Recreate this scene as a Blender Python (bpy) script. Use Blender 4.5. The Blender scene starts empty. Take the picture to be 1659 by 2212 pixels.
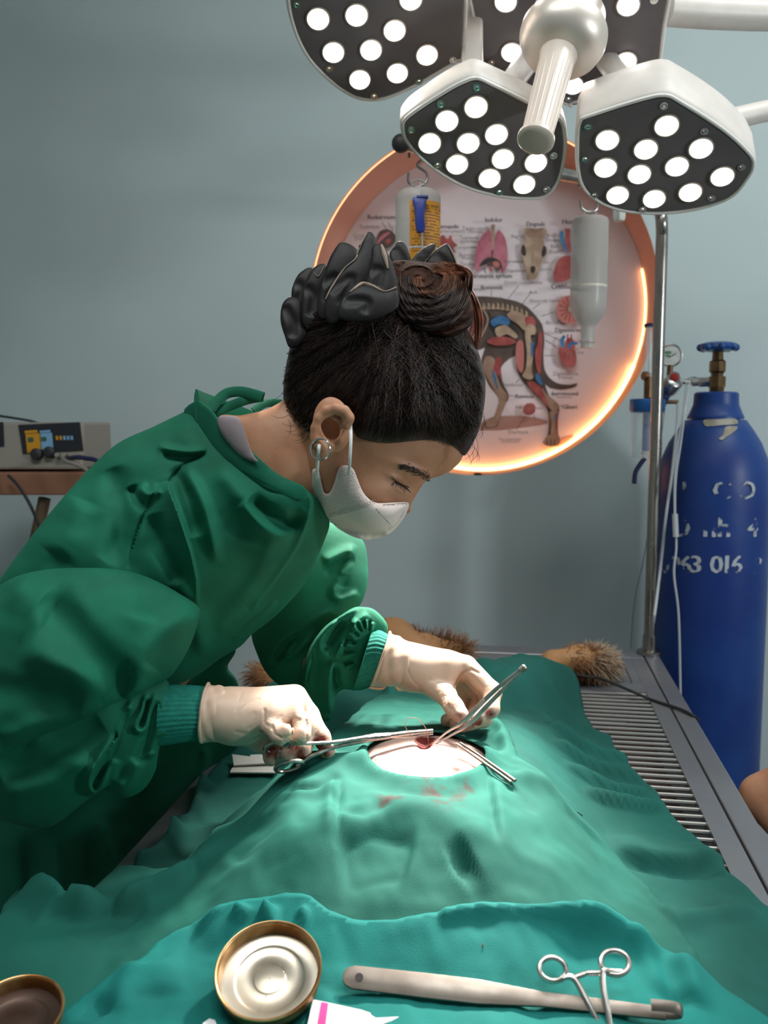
import bpy, bmesh, math, random
import numpy as np
from mathutils import Vector, Matrix

random.seed(7)
rng = np.random.default_rng(7)
scene = bpy.context.scene
COL = scene.collection

# ---------------------------------------------------------------- camera
FPX, CX, CY = 1900.0, 829.5, 1106.0
YAW, PITCH = math.radians(8.8), math.radians(-5.8)
CAM = np.array([0.0, 0.0, 1.35])
FW = np.array([-math.sin(YAW) * math.cos(PITCH), math.cos(YAW) * math.cos(PITCH), math.sin(PITCH)])
RT = np.array([math.cos(YAW), math.sin(YAW), 0.0])
UP = np.cross(RT, FW)


def P(px, py, d):
    """scene point seen at a photo pixel, d metres in front of the lens"""
    px, py, d = np.asarray(px, float), np.asarray(py, float), np.asarray(d, float)
    return CAM + d[..., None] * (FW + ((px - CX) / FPX)[..., None] * RT - ((py - CY) / FPX)[..., None] * UP)


def on_plane(px, py, pt, n):
    px, py = np.asarray(px, float), np.asarray(py, float)
    r = FW + ((px - CX) / FPX)[..., None] * RT - ((py - CY) / FPX)[..., None] * UP
    t = np.dot(np.asarray(pt) - CAM, n) / (r @ np.asarray(n, float))
    return CAM + t[..., None] * r


def hit(px, py, z):
    return on_plane(px, py, (0, 0, z), (0, 0, 1))


def to_px(p):
    p = np.asarray(p, float) - CAM
    d = p @ FW
    return np.stack([CX + FPX * (p @ RT) / d, CY - FPX * (p @ UP) / d, d], -1)

# ---------------------------------------------------------------- camera object, world, light, exposure
cam_data = bpy.data.cameras.new('camera')
cam_data.sensor_fit = 'VERTICAL'
cam_data.sensor_height = 36.0
cam_data.lens = FPX / 2212.0 * 36.0
cam_data.clip_start = 0.02
cam = bpy.data.objects.new('camera', cam_data)
COL.objects.link(cam)
cam.matrix_world = Matrix(((RT[0], UP[0], -FW[0], CAM[0]), (RT[1], UP[1], -FW[1], CAM[1]), (RT[2], UP[2], -FW[2], CAM[2]), (0, 0, 0, 1)))
cam_data.dof.use_dof = True
cam_data.dof.focus_distance = 1.0
cam_data.dof.aperture_fstop = 7.0
scene.camera = cam

world = bpy.data.worlds.new('world')
scene.world = world
world.use_nodes = True
world.node_tree.nodes['Background'].inputs[0].default_value = (0.75, 0.85, 1.0, 1)
world.node_tree.nodes['Background'].inputs[1].default_value = 0.05
scene.view_settings.view_transform = 'Standard'
scene.view_settings.look = 'None'
scene.view_settings.exposure = 0.0
scene.view_settings.gamma = 1.0
scene.view_settings.use_curve_mapping = False
scene.cycles.max_bounces = 8
scene.cycles.transparent_max_bounces = 16
scene.cycles.caustics_reflective = False
scene.cycles.caustics_refractive = False
scene.cycles.sample_clamp_indirect = 4.0


def area_light(name, loc, aim, sx, sy, power, color=(1, 1, 1)):
    l = bpy.data.lights.new(name, 'AREA')
    l.shape = 'RECTANGLE'; l.size = sx; l.size_y = sy
    l.energy = power; l.color = color
    o = bpy.data.objects.new(name, l)
    COL.objects.link(o)
    o.location = loc
    o.rotation_euler = (Vector(aim) - Vector(loc)).to_track_quat('-Z', 'Y').to_euler()
    return o


# daylight through the window in the wall on the right, behind the camera
area_light('window_daylight', (1.86, 0.57, 1.66), (-0.6, 2.2, 1.6), 0.22, 0.16, 16, (0.9, 0.96, 1.0))
# ceiling fitting, then an added fill light for the wall
area_light('ceiling_and_fill_light', (-0.2, 0.35, 2.92), (-0.2, 0.6, 0), 1.2, 0.4, 21, (0.95, 1.0, 1.0))
area_light('ceiling_and_fill_light', (1.0, 1.2, 2.92), (0.7, 1.6, 0), 0.9, 0.4, 15, (0.95, 1.0, 1.0))  # added fill at ceiling height, brightens the lower right wall

# ---------------------------------------------------------------- materials
def mat(name, color, rough=0.5, metal=0.0, color2=None, nscale=20, ndet=4, nmin=0.4, nmax=0.6, bump=0.0, bscale=200,
        sheen=0.0, emit=None, estr=0.0, trans=0.0, ior=1.45, alpha=1.0, sss=0.0, spec=None, coat=0.0, aniso=None, rough2=None):
    m = bpy.data.materials.new(name)
    m.use_nodes = True
    nt = m.node_tree
    b = nt.nodes['Principled BSDF']
    b.inputs['Base Color'].default_value = (*color, 1)
    b.inputs['Roughness'].default_value = rough
    b.inputs['Metallic'].default_value = metal
    b.inputs['IOR'].default_value = ior
    if spec is not None: b.inputs['Specular IOR Level'].default_value = spec
    if sheen:
        b.inputs['Sheen Weight'].default_value = sheen
        b.inputs['Sheen Tint'].default_value = (*color, 1)
        b.inputs['Sheen Roughness'].default_value = 0.4
    if trans: b.inputs['Transmission Weight'].default_value = trans
    if alpha < 1: b.inputs['Alpha'].default_value = alpha
    if coat: b.inputs['Coat Weight'].default_value = coat
    if sss:
        b.inputs['Subsurface Weight'].default_value = sss
        b.inputs['Subsurface Radius'].default_value = (0.01, 0.004, 0.002)
        b.inputs['Subsurface Scale'].default_value = 0.6
    if emit is not None:
        b.inputs['Emission Color'].default_value = (*emit, 1)
        b.inputs['Emission Strength'].default_value = estr
    if color2 is not None or bump or rough2 is not None:
        tc = nt.nodes.new('ShaderNodeTexCoord')
    if color2 is not None or rough2 is not None:
        n = nt.nodes.new('ShaderNodeTexNoise')
        n.inputs['Scale'].default_value = nscale
        n.inputs['Detail'].default_value = ndet
        nt.links.new(tc.outputs['Object'], n.inputs['Vector'])
        mr = nt.nodes.new('ShaderNodeMapRange')
        mr.inputs[1].default_value = nmin; mr.inputs[2].default_value = nmax
        nt.links.new(n.outputs[0], mr.inputs[0])
        if color2 is not None:
            mx = nt.nodes.new('ShaderNodeMix'); mx.data_type = 'RGBA'; mx.name = 'colmix'
            mx.inputs[6].default_value = (*color, 1)
            mx.inputs[7].default_value = (*color2, 1)
            nt.links.new(mr.outputs[0], mx.inputs[0])
            nt.links.new(mx.outputs[2], b.inputs['Base Color'])
        if rough2 is not None:
            m2 = nt.nodes.new('ShaderNodeMapRange')
            m2.inputs[3].default_value = rough; m2.inputs[4].default_value = rough2
            nt.links.new(mr.outputs[0], m2.inputs[0])
            nt.links.new(m2.outputs[0], b.inputs['Roughness'])
    if bump:
        n2 = nt.nodes.new('ShaderNodeTexNoise')
        n2.inputs['Scale'].default_value = bscale
        n2.inputs['Detail'].default_value = 3
        nt.links.new(tc.outputs['Object'], n2.inputs['Vector'])
        bp = nt.nodes.new('ShaderNodeBump')
        bp.inputs['Strength'].default_value = bump
        bp.inputs['Distance'].default_value = 0.002
        nt.links.new(n2.outputs[0], bp.inputs['Height'])
        nt.links.new(bp.outputs[0], b.inputs['Normal'])
    return m


def add_stain(m, attr, color, noise=60.0, rough=None):
    """lay a stain of its own colour over a material where the mesh attribute marks it"""
    nt = m.node_tree
    b = nt.nodes['Principled BSDF']
    a = nt.nodes.new('ShaderNodeAttribute'); a.attribute_name = attr
    tc = nt.nodes.new('ShaderNodeTexCoord')
    n = nt.nodes.new('ShaderNodeTexNoise'); n.inputs['Scale'].default_value = noise; n.inputs['Detail'].default_value = 5
    nt.links.new(tc.outputs['Object'], n.inputs['Vector'])
    ad = nt.nodes.new('ShaderNodeMath'); ad.operation = 'ADD'
    nt.links.new(a.outputs['Fac'], ad.inputs[0]); nt.links.new(n.outputs[0], ad.inputs[1])
    mr = nt.nodes.new('ShaderNodeMapRange'); mr.inputs[1].default_value = 0.82; mr.inputs[2].default_value = 1.15
    nt.links.new(ad.outputs[0], mr.inputs[0])
    mx = nt.nodes.new('ShaderNodeMix'); mx.data_type = 'RGBA'
    old = b.inputs['Base Color'].links[0].from_socket if b.inputs['Base Color'].links else None
    if old: nt.links.new(old, mx.inputs[6])
    else: mx.inputs[6].default_value = b.inputs['Base Color'].default_value
    mx.inputs[7].default_value = (*color, 1)
    nt.links.new(mr.outputs[0], mx.inputs[0])
    nt.links.new(mx.outputs[2], b.inputs['Base Color'])


# ---------------------------------------------------------------- objects
def link_mesh(name, verts, faces, mats, parent=None, smooth=True, midx=None, sharp=None):
    me = bpy.data.meshes.new(name)
    verts = np.asarray(verts, float)
    o = bpy.data.objects.new(name, me)
    COL.objects.link(o)
    if parent is None:
        base = np.array([(verts[:, 0].min() + verts[:, 0].max()) / 2, (verts[:, 1].min() + verts[:, 1].max()) / 2, verts[:, 2].min()])
        verts = verts - base
        o.location = base
    else:
        o.parent = parent
        wl = WLOC[parent.name]
        verts = verts - wl
        base = wl
    WLOC[o.name] = base
    me.from_pydata(verts.tolist(), [], [list(map(int, f)) for f in faces])
    for m in (mats if isinstance(mats, (list, tuple)) else [mats]): me.materials.append(m)
    if midx is not None: me.polygons.foreach_set('material_index', np.asarray(midx, np.int32))
    me.polygons.foreach_set('use_smooth', np.full(len(me.polygons), bool(smooth)))
    me.update()
    if smooth and sharp:
        me.set_sharp_from_angle(angle=math.radians(sharp))
    return o


WLOC = {}


def empty(name, loc):
    o = bpy.data.objects.new(name, None)
    o.empty_display_size = 0.05
    COL.objects.link(o)
    o.location = loc
    WLOC[o.name] = np.asarray(loc, float)
    return o


def tag(o, label=None, cat=None, group=None, kind=None):
    if label: o['label'] = label
    if cat: o['category'] = cat
    if group: o['group'] = group
    if kind: o['kind'] = kind
    return o


def thing(name, loc, label, cat, group=None):
    return tag(empty(name, loc), label, cat, group)


def unit(v):
    v = np.asarray(v, float)
    return v / max(np.linalg.norm(v), 1e-12)


def frame_of(n, ref=None):
    n = unit(n)
    a = np.asarray(ref if ref is not None else ((0, 0, 1) if abs(n[2]) < 0.9 else (1, 0, 0)), float)
    x = unit(np.cross(a, n)); y = np.cross(n, x)
    return x, y, n


def catmull(pts, n=6, closed=False):
    p = np.asarray(pts, float)
    m = len(p)
    out = []
    for i in range(m if closed else m - 1):
        if closed: a, b, c, d = p[(i - 1) % m], p[i], p[(i + 1) % m], p[(i + 2) % m]
        else: a, b, c, d = p[max(i - 1, 0)], p[i], p[i + 1], p[min(i + 2, m - 1)]
        for k in range(n):
            t = k / n
            out.append(0.5 * (2 * b + (c - a) * t + (2 * a - 5 * b + 4 * c - d) * t * t + (3 * b - a - 3 * c + d) * t ** 3))
    if not closed: out.append(p[-1])
    return np.array(out)


class MB:
    """collects shapes that become ONE mesh object"""
    def __init__(self): self.v, self.f, self.m, self.k = [], [], [], 0

    def add(self, verts, faces, mi=None):
        b = len(self.v)
        self.v.extend([tuple(map(float, q)) for q in verts])
        self.f.extend([[i + b for i in f] for f in faces])
        self.m.extend([self.k if mi is None else mi] * len(faces))
        return self

    def box(self, c, s, ax=None, mi=None):
        c = np.asarray(c, float); h = np.asarray(s, float) / 2
        x, y, z = ax if ax is not None else (np.array([1., 0, 0]), np.array([0, 1., 0]), np.array([0, 0, 1.]))
        v = [c + sx * h[0] * x + sy * h[1] * y + sz * h[2] * z for sx in (-1, 1) for sy in (-1, 1) for sz in (-1, 1)]
        return self.add(v, [(0, 1, 3, 2), (4, 6, 7, 5), (0, 4, 5, 1), (2, 3, 7, 6), (0, 2, 6, 4), (1, 5, 7, 3)], mi)

    def lathe(self, o, axis, prof, n=32, cap=True, mi=None, ref=None):
        """prof: list of (distance along axis, radius)"""
        x, y, z = frame_of(axis, ref); o = np.asarray(o, float)
        v, f = [], []
        for (t, r) in prof:
            for k in range(n):
                a = 2 * math.pi * k / n
                v.append(o + z * t + (x * math.cos(a) + y * math.sin(a)) * r)
        for i in range(len(prof) - 1):
            for k in range(n):
                k2 = (k + 1) % n
                f.append((i * n + k, i * n + k2, (i + 1) * n + k2, (i + 1) * n + k))
        if cap:
            f.append(tuple(range(n))[::-1]); f.append(tuple((len(prof) - 1) * n + k for k in range(n)))
        return self.add(v, f, mi)

    def cyl(self, a, b, r, r2=None, n=20, mi=None, cap=True):
        a, b = np.asarray(a, float), np.asarray(b, float)
        L = np.linalg.norm(b - a)
        return self.lathe(a, b - a, [(0, r), (L, r if r2 is None else r2)], n, cap, mi)

    def tube(self, pts, r, n=10, closed=False, flat=None, mi=None, ref=None):
        """r: number or one per point; flat=(w,h) sweeps an oval/strip section"""
        p = np.asarray(pts, float); m = len(p)
        rr = np.full(m, r) if np.isscalar(r) else np.asarray(r, float)
        t = np.gradient(p, axis=0) if not closed else np.roll(p, -1, 0) - np.roll(p, 1, 0)
        t = t / np.maximum(np.linalg.norm(t, axis=1, keepdims=True), 1e-12)
        nx = unit(np.cross(t[0], ref if ref is not None else ((0, 0, 1) if abs(t[0][2]) < 0.9 else (1, 0, 0))))
        v, f = [], []
        for i in range(m):
            if ref is not None:
                c = np.cross(t[i], ref); nx = unit(c) if np.linalg.norm(c) > 1e-3 else nx
            nx = unit(nx - t[i] * np.dot(nx, t[i]))
            ny = np.cross(t[i], nx)
            for k in range(n):
                a = 2 * math.pi * k / n
                if flat: v.append(p[i] + nx * math.cos(a) * flat[0] * rr[i] + ny * math.sin(a) * flat[1] * rr[i])
                else: v.append(p[i] + (nx * math.cos(a) + ny * math.sin(a)) * rr[i])
        for i in range(m if closed else m - 1):
            j = (i + 1) % m
            for k in range(n):
                k2 = (k + 1) % n
                f.append((i * n + k, i * n + k2, j * n + k2, j * n + k))
        if not closed:
            f.append(tuple(range(n))[::-1]); f.append(tuple((m - 1) * n + k for k in range(n)))
        return self.add(v, f, mi)

    def prism(self, poly, vec, mi=None, bevel=0.0):
        """planar outline swept along vec; bevel shrinks the two end caps a little"""
        p = np.asarray(poly, float); vec = np.asarray(vec, float); n = len(p)
        c = p.mean(0); u = unit(vec); L = np.linalg.norm(vec)
        rings = [p, p + vec]
        if bevel:
            q = p.copy()
            e1 = p - np.roll(p, 1, 0); e2 = np.roll(p, -1, 0) - p
            nn = []
            for i in range(n):
                a = np.cross(unit(e1[i]), u) + np.cross(unit(e2[i]), u)
                a = unit(a)
                if np.dot(a, p[i] - c) < 0: a = -a
                nn.append(a)
            nn = np.array(nn)
            rings = [p - nn * bevel, p - nn * bevel * .3 + u * bevel * .3, p + u * bevel, p + u * (L - bevel), p - nn * bevel * .3 + u * (L - bevel * .3), p - nn * bevel + vec]
        v = np.concatenate(rings); f = []
        for i in range(len(rings) - 1):
            for k in range(n):
                k2 = (k + 1) % n
                f.append((i * n + k, i * n + k2, (i + 1) * n + k2, (i + 1) * n + k))
        f.append(tuple(range(n))[::-1]); f.append(tuple((len(rings) - 1) * n + k for k in range(n)))
        return self.add(v, f, mi)

    def sphere(self, c, r, n=16, mi=None, sc=(1, 1, 1), axis=(0, 0, 1)):
        prof = [(-math.cos(math.pi * i / n) * r * sc[2], max(math.sin(math.pi * i / n) * r * sc[0], 1e-5)) for i in range(n + 1)]
        return self.lathe(c, axis, prof, n * 2, True, mi)

    def torus(self, c, axis, R, r, n=40, k=10, mi=None):
        x, y, z = frame_of(axis); c = np.asarray(c, float)
        return self.tube([c + (x * math.cos(2 * math.pi * i / n) + y * math.sin(2 * math.pi * i / n)) * R for i in range(n)], r, k, True, mi=mi)

    def flat(self, pts, mi=None):
        return self.add(pts, [tuple(range(len(pts)))], mi)

    def build(self, name, mats, parent=None, smooth=True, sharp=35, label=None, bevel=0.0):
        o = link_mesh(name, self.v, self.f, mats, parent, smooth, self.m if isinstance(mats, (list, tuple)) else None, sharp)
        bm = bmesh.new(); bm.from_mesh(o.data)
        bmesh.ops.recalc_face_normals(bm, faces=bm.faces)
        bm.to_mesh(o.data); bm.free()
        if smooth and sharp: o.data.set_sharp_from_angle(angle=math.radians(sharp))
        if bevel:
            md = o.modifiers.new('bevel', 'BEVEL'); md.width = bevel; md.segments = 2; md.limit_method = 'ANGLE'
        if label: o['label'] = label
        return o


def text_shape(s, size, font_scale=1.0):
    """triangulated letters in the xy plane, centred on x, baseline at 0"""
    cu = bpy.data.curves.new('letters', 'FONT')
    cu.body = s; cu.size = size; cu.align_x = 'CENTER'; cu.resolution_u = 2
    ob = bpy.data.objects.new('letters', cu)
    COL.objects.link(ob)
    dg = bpy.context.evaluated_depsgraph_get()
    me = bpy.data.meshes.new_from_object(ob.evaluated_get(dg))
    v = np.array([q.co[:] for q in me.vertices]) if len(me.vertices) else np.zeros((0, 3))
    f = [tuple(p.vertices) for p in me.polygons]
    bpy.data.objects.remove(ob); bpy.data.meshes.remove(me); bpy.data.curves.remove(cu)
    return v, f


# ---------------------------------------------------------------- implicit surfaces
def surface_nets(vals, org, st):
    """vals<0 inside. returns vertices (grid coordinates) and quads"""
    nx, ny, nz = vals.shape
    ins = vals < 0
    cnt = np.zeros((nx - 1, ny - 1, nz - 1), np.int8)
    for a in (0, 1):
        for b in (0, 1):
            for c in (0, 1):
                cnt += ins[a:nx - 1 + a, b:ny - 1 + b, c:nz - 1 + c]
    act = np.argwhere((cnt > 0) & (cnt < 8))
    idx = np.full(cnt.shape, -1, np.int32)
    idx[act[:, 0], act[:, 1], act[:, 2]] = np.arange(len(act))
    acc = np.zeros((len(act), 3)); num = np.zeros(len(act))
    cor = [(0, 0, 0), (1, 0, 0), (0, 1, 0), (1, 1, 0), (0, 0, 1), (1, 0, 1), (0, 1, 1), (1, 1, 1)]
    cv = [vals[act[:, 0] + a, act[:, 1] + b, act[:, 2] + c] for a, b, c in cor]
    for i in range(8):
        for j in range(i + 1, 8):
            if sum(abs(cor[i][k] - cor[j][k]) for k in range(3)) != 1: continue
            m = (cv[i] < 0) != (cv[j] < 0)
            t = np.where(m, cv[i] / np.where(m, cv[i] - cv[j], 1), 0)
            for k in range(3):
                acc[:, k] += np.where(m, cor[i][k] + t * (cor[j][k] - cor[i][k]), 0)
            num += m
    verts = act + acc / num[:, None]
    quads = []
    for ax in range(3):
        o1, o2 = [(1, 2), (2, 0), (0, 1)][ax]
        sl0 = [slice(None)] * 3; sl1 = [slice(None)] * 3
        sl0[ax] = slice(0, -1); sl1[ax] = slice(1, None)
        A, B = ins[tuple(sl0)], ins[tuple(sl1)]
        e = np.argwhere(A != B)
        e = e[(e[:, o1] > 0) & (e[:, o2] > 0) & (e[:, o1] < vals.shape[o1] - 1) & (e[:, o2] < vals.shape[o2] - 1)]
        if not len(e): continue
        d1 = np.zeros(3, int); d1[o1] = 1
        d2 = np.zeros(3, int); d2[o2] = 1
        q = [idx[tuple((e - a * d1 - b * d2).T)] for a, b in ((0, 0), (1, 0), (1, 1), (0, 1))]
        q = np.stack(q, 1)
        flip = ~A[e[:, 0], e[:, 1], e[:, 2]]
        q[flip] = q[flip][:, ::-1]
        quads.append(q)
    return verts * st + org, np.concatenate(quads)


def smooth_verts(v, q, it=2, lam=0.5, mu=-0.52):
    e = np.concatenate([q[:, [0, 1]], q[:, [1, 2]], q[:, [2, 3]], q[:, [3, 0]]])
    e = np.concatenate([e, e[:, ::-1]])
    n = np.bincount(e[:, 0], minlength=len(v)).astype(float); n[n == 0] = 1
    for i in range(it):
        for l in (lam, mu):
            s = np.stack([np.bincount(e[:, 0], weights=v[e[:, 1], k], minlength=len(v)) for k in range(3)], 1)
            v = v + l * (s / n[:, None] - v)
    return v


def smin(a, b, k):
    h = np.clip(0.5 + 0.5 * (b - a) / k, 0, 1)
    return b + (a - b) * h - k * h * (1 - h)


def smax(a, b, k): return -smin(-a, -b, k)


def capsule(p, a, b, ra, rb):
    a = np.asarray(a, np.float32); ba = np.asarray(b, np.float32) - a
    t = np.clip(((p - a) @ ba) / max(float(ba @ ba), 1e-9), 0, 1)
    return np.linalg.norm(p - a - t[..., None] * ba, axis=-1) - (ra + (rb - ra) * t)


def ellipsoid(p, c, r, ax=None):
    q = p - np.asarray(c, np.float32)
    if ax is not None: q = q @ np.asarray(ax, np.float32).T
    r = np.asarray(r, np.float32)
    k0 = np.linalg.norm(q / r, axis=-1); k1 = np.linalg.norm(q / (r * r), axis=-1)
    return k0 * (k0 - 1) / np.maximum(k1, 1e-6)


def chain(p, pts, k=0.006):
    """pts: list of (xyz, radius) -> smoothly joined tapering limb"""
    d = None
    for (a, ra), (b, rb) in zip(pts[:-1], pts[1:]):
        c = capsule(p, a, b, ra, rb)
        d = c if d is None else smin(d, c, k)
    return d


def solid(fn, lo, hi, st, it=2):
    """mesh of fn<0 on a world grid, only near the surface"""
    lo, hi = np.asarray(lo, float), np.asarray(hi, float)
    B = 8
    nb = np.ceil((hi - lo) / (st * B)).astype(int)
    n = nb * B + 1
    ctr = np.stack(np.meshgrid(*[np.arange(k) for k in nb], indexing='ij'), -1).reshape(-1, 3)
    cp = (lo + (ctr * B + B / 2) * st).astype(np.float32)
    cd = np.concatenate([fn(c) for c in np.array_split(cp, max(1, len(cp) // 200000 + 1))])
    vals = np.repeat(np.repeat(np.repeat(np.sign(cd).reshape(nb), B, 0), B, 1), B, 2).astype(np.float32)
    vals = np.pad(vals, ((0, 1),) * 3, mode='edge')
    keep = ctr[np.abs(cd) < B * st * 0.87 * 1.6 + 0.004]
    off = np.stack(np.meshgrid(*[np.arange(B + 1)] * 3, indexing='ij'), -1).reshape(-1, 3)
    for part in np.array_split(keep, max(1, len(keep) // 400 + 1)):
        if not len(part): continue
        g = (part[:, None] * B + off[None]).reshape(-1, 3)
        vals[g[:, 0], g[:, 1], g[:, 2]] = fn((lo + g * st).astype(np.float32))
    v, q = surface_nets(vals, lo, st)
    return smooth_verts(v, q, it), q


def poly_sd(px, py, poly):
    """signed distance in pixels, positive inside"""
    sh = px.shape
    p = np.stack([px.ravel(), py.ravel()], 1)
    a = np.asarray(poly, float); b = np.roll(a, -1, 0)
    d = np.full(len(p), 1e9); ins = np.zeros(len(p), bool)
    for (x1, y1), (x2, y2) in zip(a, b):
        ex, ey = x2 - x1, y2 - y1
        t = np.clip(((p[:, 0] - x1) * ex + (p[:, 1] - y1) * ey) / max(ex * ex + ey * ey, 1e-9), 0, 1)
        d = np.minimum(d, (p[:, 0] - x1 - t * ex) ** 2 + (p[:, 1] - y1 - t * ey) ** 2)
        c = (y1 > p[:, 1]) != (y2 > p[:, 1])
        if ey != 0: ins ^= c & (p[:, 0] < ex * (p[:, 1] - y1) / ey + x1)
    d = np.sqrt(d)
    return np.where(ins, d, -d).reshape(sh)


def line_dist(px, py, pts):
    """distance to a polyline and position (0..1) along it"""
    a = np.asarray(pts, float)
    d = np.full(px.shape, 1e9); u = np.zeros(px.shape); sg = np.ones(px.shape)
    L = np.concatenate([[0], np.cumsum(np.linalg.norm(np.diff(a, axis=0), axis=1))]); L = L / L[-1]
    for i in range(len(a) - 1):
        ex, ey = a[i + 1] - a[i]
        t = np.clip(((px - a[i][0]) * ex + (py - a[i][1]) * ey) / max(ex * ex + ey * ey, 1e-9), 0, 1)
        qx, qy = px - a[i][0] - t * ex, py - a[i][1] - t * ey
        dd = np.hypot(qx, qy)
        m = dd < d
        d = np.where(m, dd, d); u = np.where(m, L[i] + t * (L[i + 1] - L[i]), u)
        sg = np.where(m, np.sign(ex * qy - ey * qx), sg)
    return d, u, sg


def tps(ctrl):
    """thin plate spline depth through (px,py,depth) points"""
    c = np.asarray(ctrl, float); n = len(c)
    X = c[:, :2] / 500.0
    def U(r2): return np.where(r2 > 0, 0.5 * r2 * np.log(np.maximum(r2, 1e-12)), 0)
    if n < 4:
        A = np.concatenate([X, np.ones((n, 1))], 1)
        w = np.linalg.lstsq(A, c[:, 2], rcond=None)[0]
        return lambda x, y: x / 500.0 * w[0] + y / 500.0 * w[1] + w[2]
    K = U(((X[:, None] - X[None]) ** 2).sum(-1)) + 1e-3 * np.eye(n)
    Q = np.concatenate([np.ones((n, 1)), X], 1)
    M = np.block([[K, Q], [Q.T, np.zeros((3, 3))]])
    w = np.linalg.solve(M, np.concatenate([c[:, 2], np.zeros(3)]))
    def f(x, y):
        x, y = np.asarray(x) / 500.0, np.asarray(y) / 500.0
        o = w[n] + w[n + 1] * x + w[n + 2] * y
        for i in range(n): o = o + w[i] * U((x - X[i, 0]) ** 2 + (y - X[i, 1]) ** 2)
        return o
    return f


def fold_field(px, py, folds):
    """folds: (polyline, height in m, width in px[, kind]); kind r=round, v=sharp, s=step (raised on the right-hand side), w=ridge fading to one side"""
    tot = np.zeros(px.shape)
    for fo in folds:
        pts, amp, wd = fo[:3]; kind = fo[3] if len(fo) > 3 else 'r'
        pts = catmull(pts, 5) if len(pts) > 2 else np.asarray(pts, float)
        d, u, sg = line_dist(px, py, pts)
        end = np.clip(np.minimum(u, 1 - u) * 5, 0, 1) if 's' not in kind else np.clip(np.minimum(u, 1 - u) * 12, 0, 1)
        end = end * (2 - end)
        if kind == 'r': g = np.exp(-(d / wd) ** 2)
        elif kind == 'v': g = np.exp(-d / wd)
        elif kind == 's':
            t_ = np.clip((sg * d + 2.5) / 5.0, 0, 1)
            g = np.exp(-np.maximum(sg * d, 0) / wd) * t_ * t_ * (3 - 2 * t_)
        elif kind == 'w': g = np.where(sg > 0, np.exp(-(d / (wd * 2.2)) ** 2), np.exp(-(d / (wd * .5)) ** 2))
        tot = tot + amp * g * end
    return tot


def inflate(poly, ctrl, ts=1.0, step=4, dstep=0.003, folds=(), tmax=None, it=2, curve=True, back=1.0, extra=None, cut=None):
    """a solid with the given outline: round section, tapering to the outline; ctrl places its middle surface in depth.
    returns scene-space vertices and quads"""
    pl = catmull(poly, 6, True) if curve else np.asarray(poly, float)
    x0, y0 = pl.min(0) - 4 * step; x1, y1 = pl.max(0) + 4 * step
    us = np.arange(x0, x1 + step, step); vs = np.arange(y0, y1 + step, step)
    px, py = np.meshgrid(us, vs, indexing='ij')
    s = poly_sd(px, py, pl)
    ins = s > 0
    # poisson inflation, coarse to fine
    h = np.where(ins, s * 0.5 * max(s.max(), 1), 0)
    for k in range(700):
        n = 0.25 * (np.roll(h, 1, 0) + np.roll(h, -1, 0) + np.roll(h, 1, 1) + np.roll(h, -1, 1) + step * step)
        h = np.where(ins, n, 0)
    r = np.where(s > 1.6 * step, h / np.maximum(s, 1e-6), np.nan)
    for k in range(14):
        bad = np.isnan(r)
        if not bad.any(): break
        st_ = np.stack([np.roll(r, 1, 0), np.roll(r, -1, 0), np.roll(r, 1, 1), np.roll(r, -1, 1)])
        w = (~np.isnan(st_)).sum(0); m = np.where(w > 0, np.nansum(st_, 0) / np.maximum(w, 1), np.nan)
        r = np.where(bad, m, r)
    r = np.where(np.isnan(r), np.nanmean(r), r)
    H = 2 * np.where(s > 1.6 * step, h, r * s)
    wc = tps(ctrl)(px, py)
    T2 = H * (ts * wc / FPX) ** 2
    if tmax: T2 = np.where(T2 > 0, 1 / (1 / np.maximum(T2, 1e-12) + 1 / tmax ** 2), T2)
    T = np.sqrt(np.maximum(T2, 0))
    fo = fold_field(px, py, folds) if folds else np.zeros(px.shape)
    if extra is not None: fo = fo + extra(px, py)
    mx = (T + np.abs(fo)).max() + 3 * dstep
    qs = np.arange(-mx, max(T.max() * back, 0.0) + 4 * dstep, dstep)
    q = qs[None, None, :]
    fr = q < 0
    Tn = np.maximum(T, 0.004)[..., None]
    qq = np.where(fr, q + fo[..., None] * np.clip(-q / Tn, 0, 1), q / back)
    vals = (qq ** 2 - T2[..., None]) / (2 * np.maximum(T, 0.01))[..., None]
    if cut is not None:
        cs = poly_sd(px, py, catmull(cut, 4, True)) * (wc / FPX)
        vals = np.maximum(vals, -cs[..., None])
    v, f = surface_nets(vals.astype(np.float32), np.zeros(3), np.ones(3))
    v = smooth_verts(v * [step / FPX, step / FPX, dstep], f, it) / [step / FPX, step / FPX, dstep]
    X = x0 + v[:, 0] * step; Y = y0 + v[:, 1] * step
    D = tps(ctrl)(X, Y) - mx + v[:, 2] * dstep
    return P(X, Y, D), f


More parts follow.
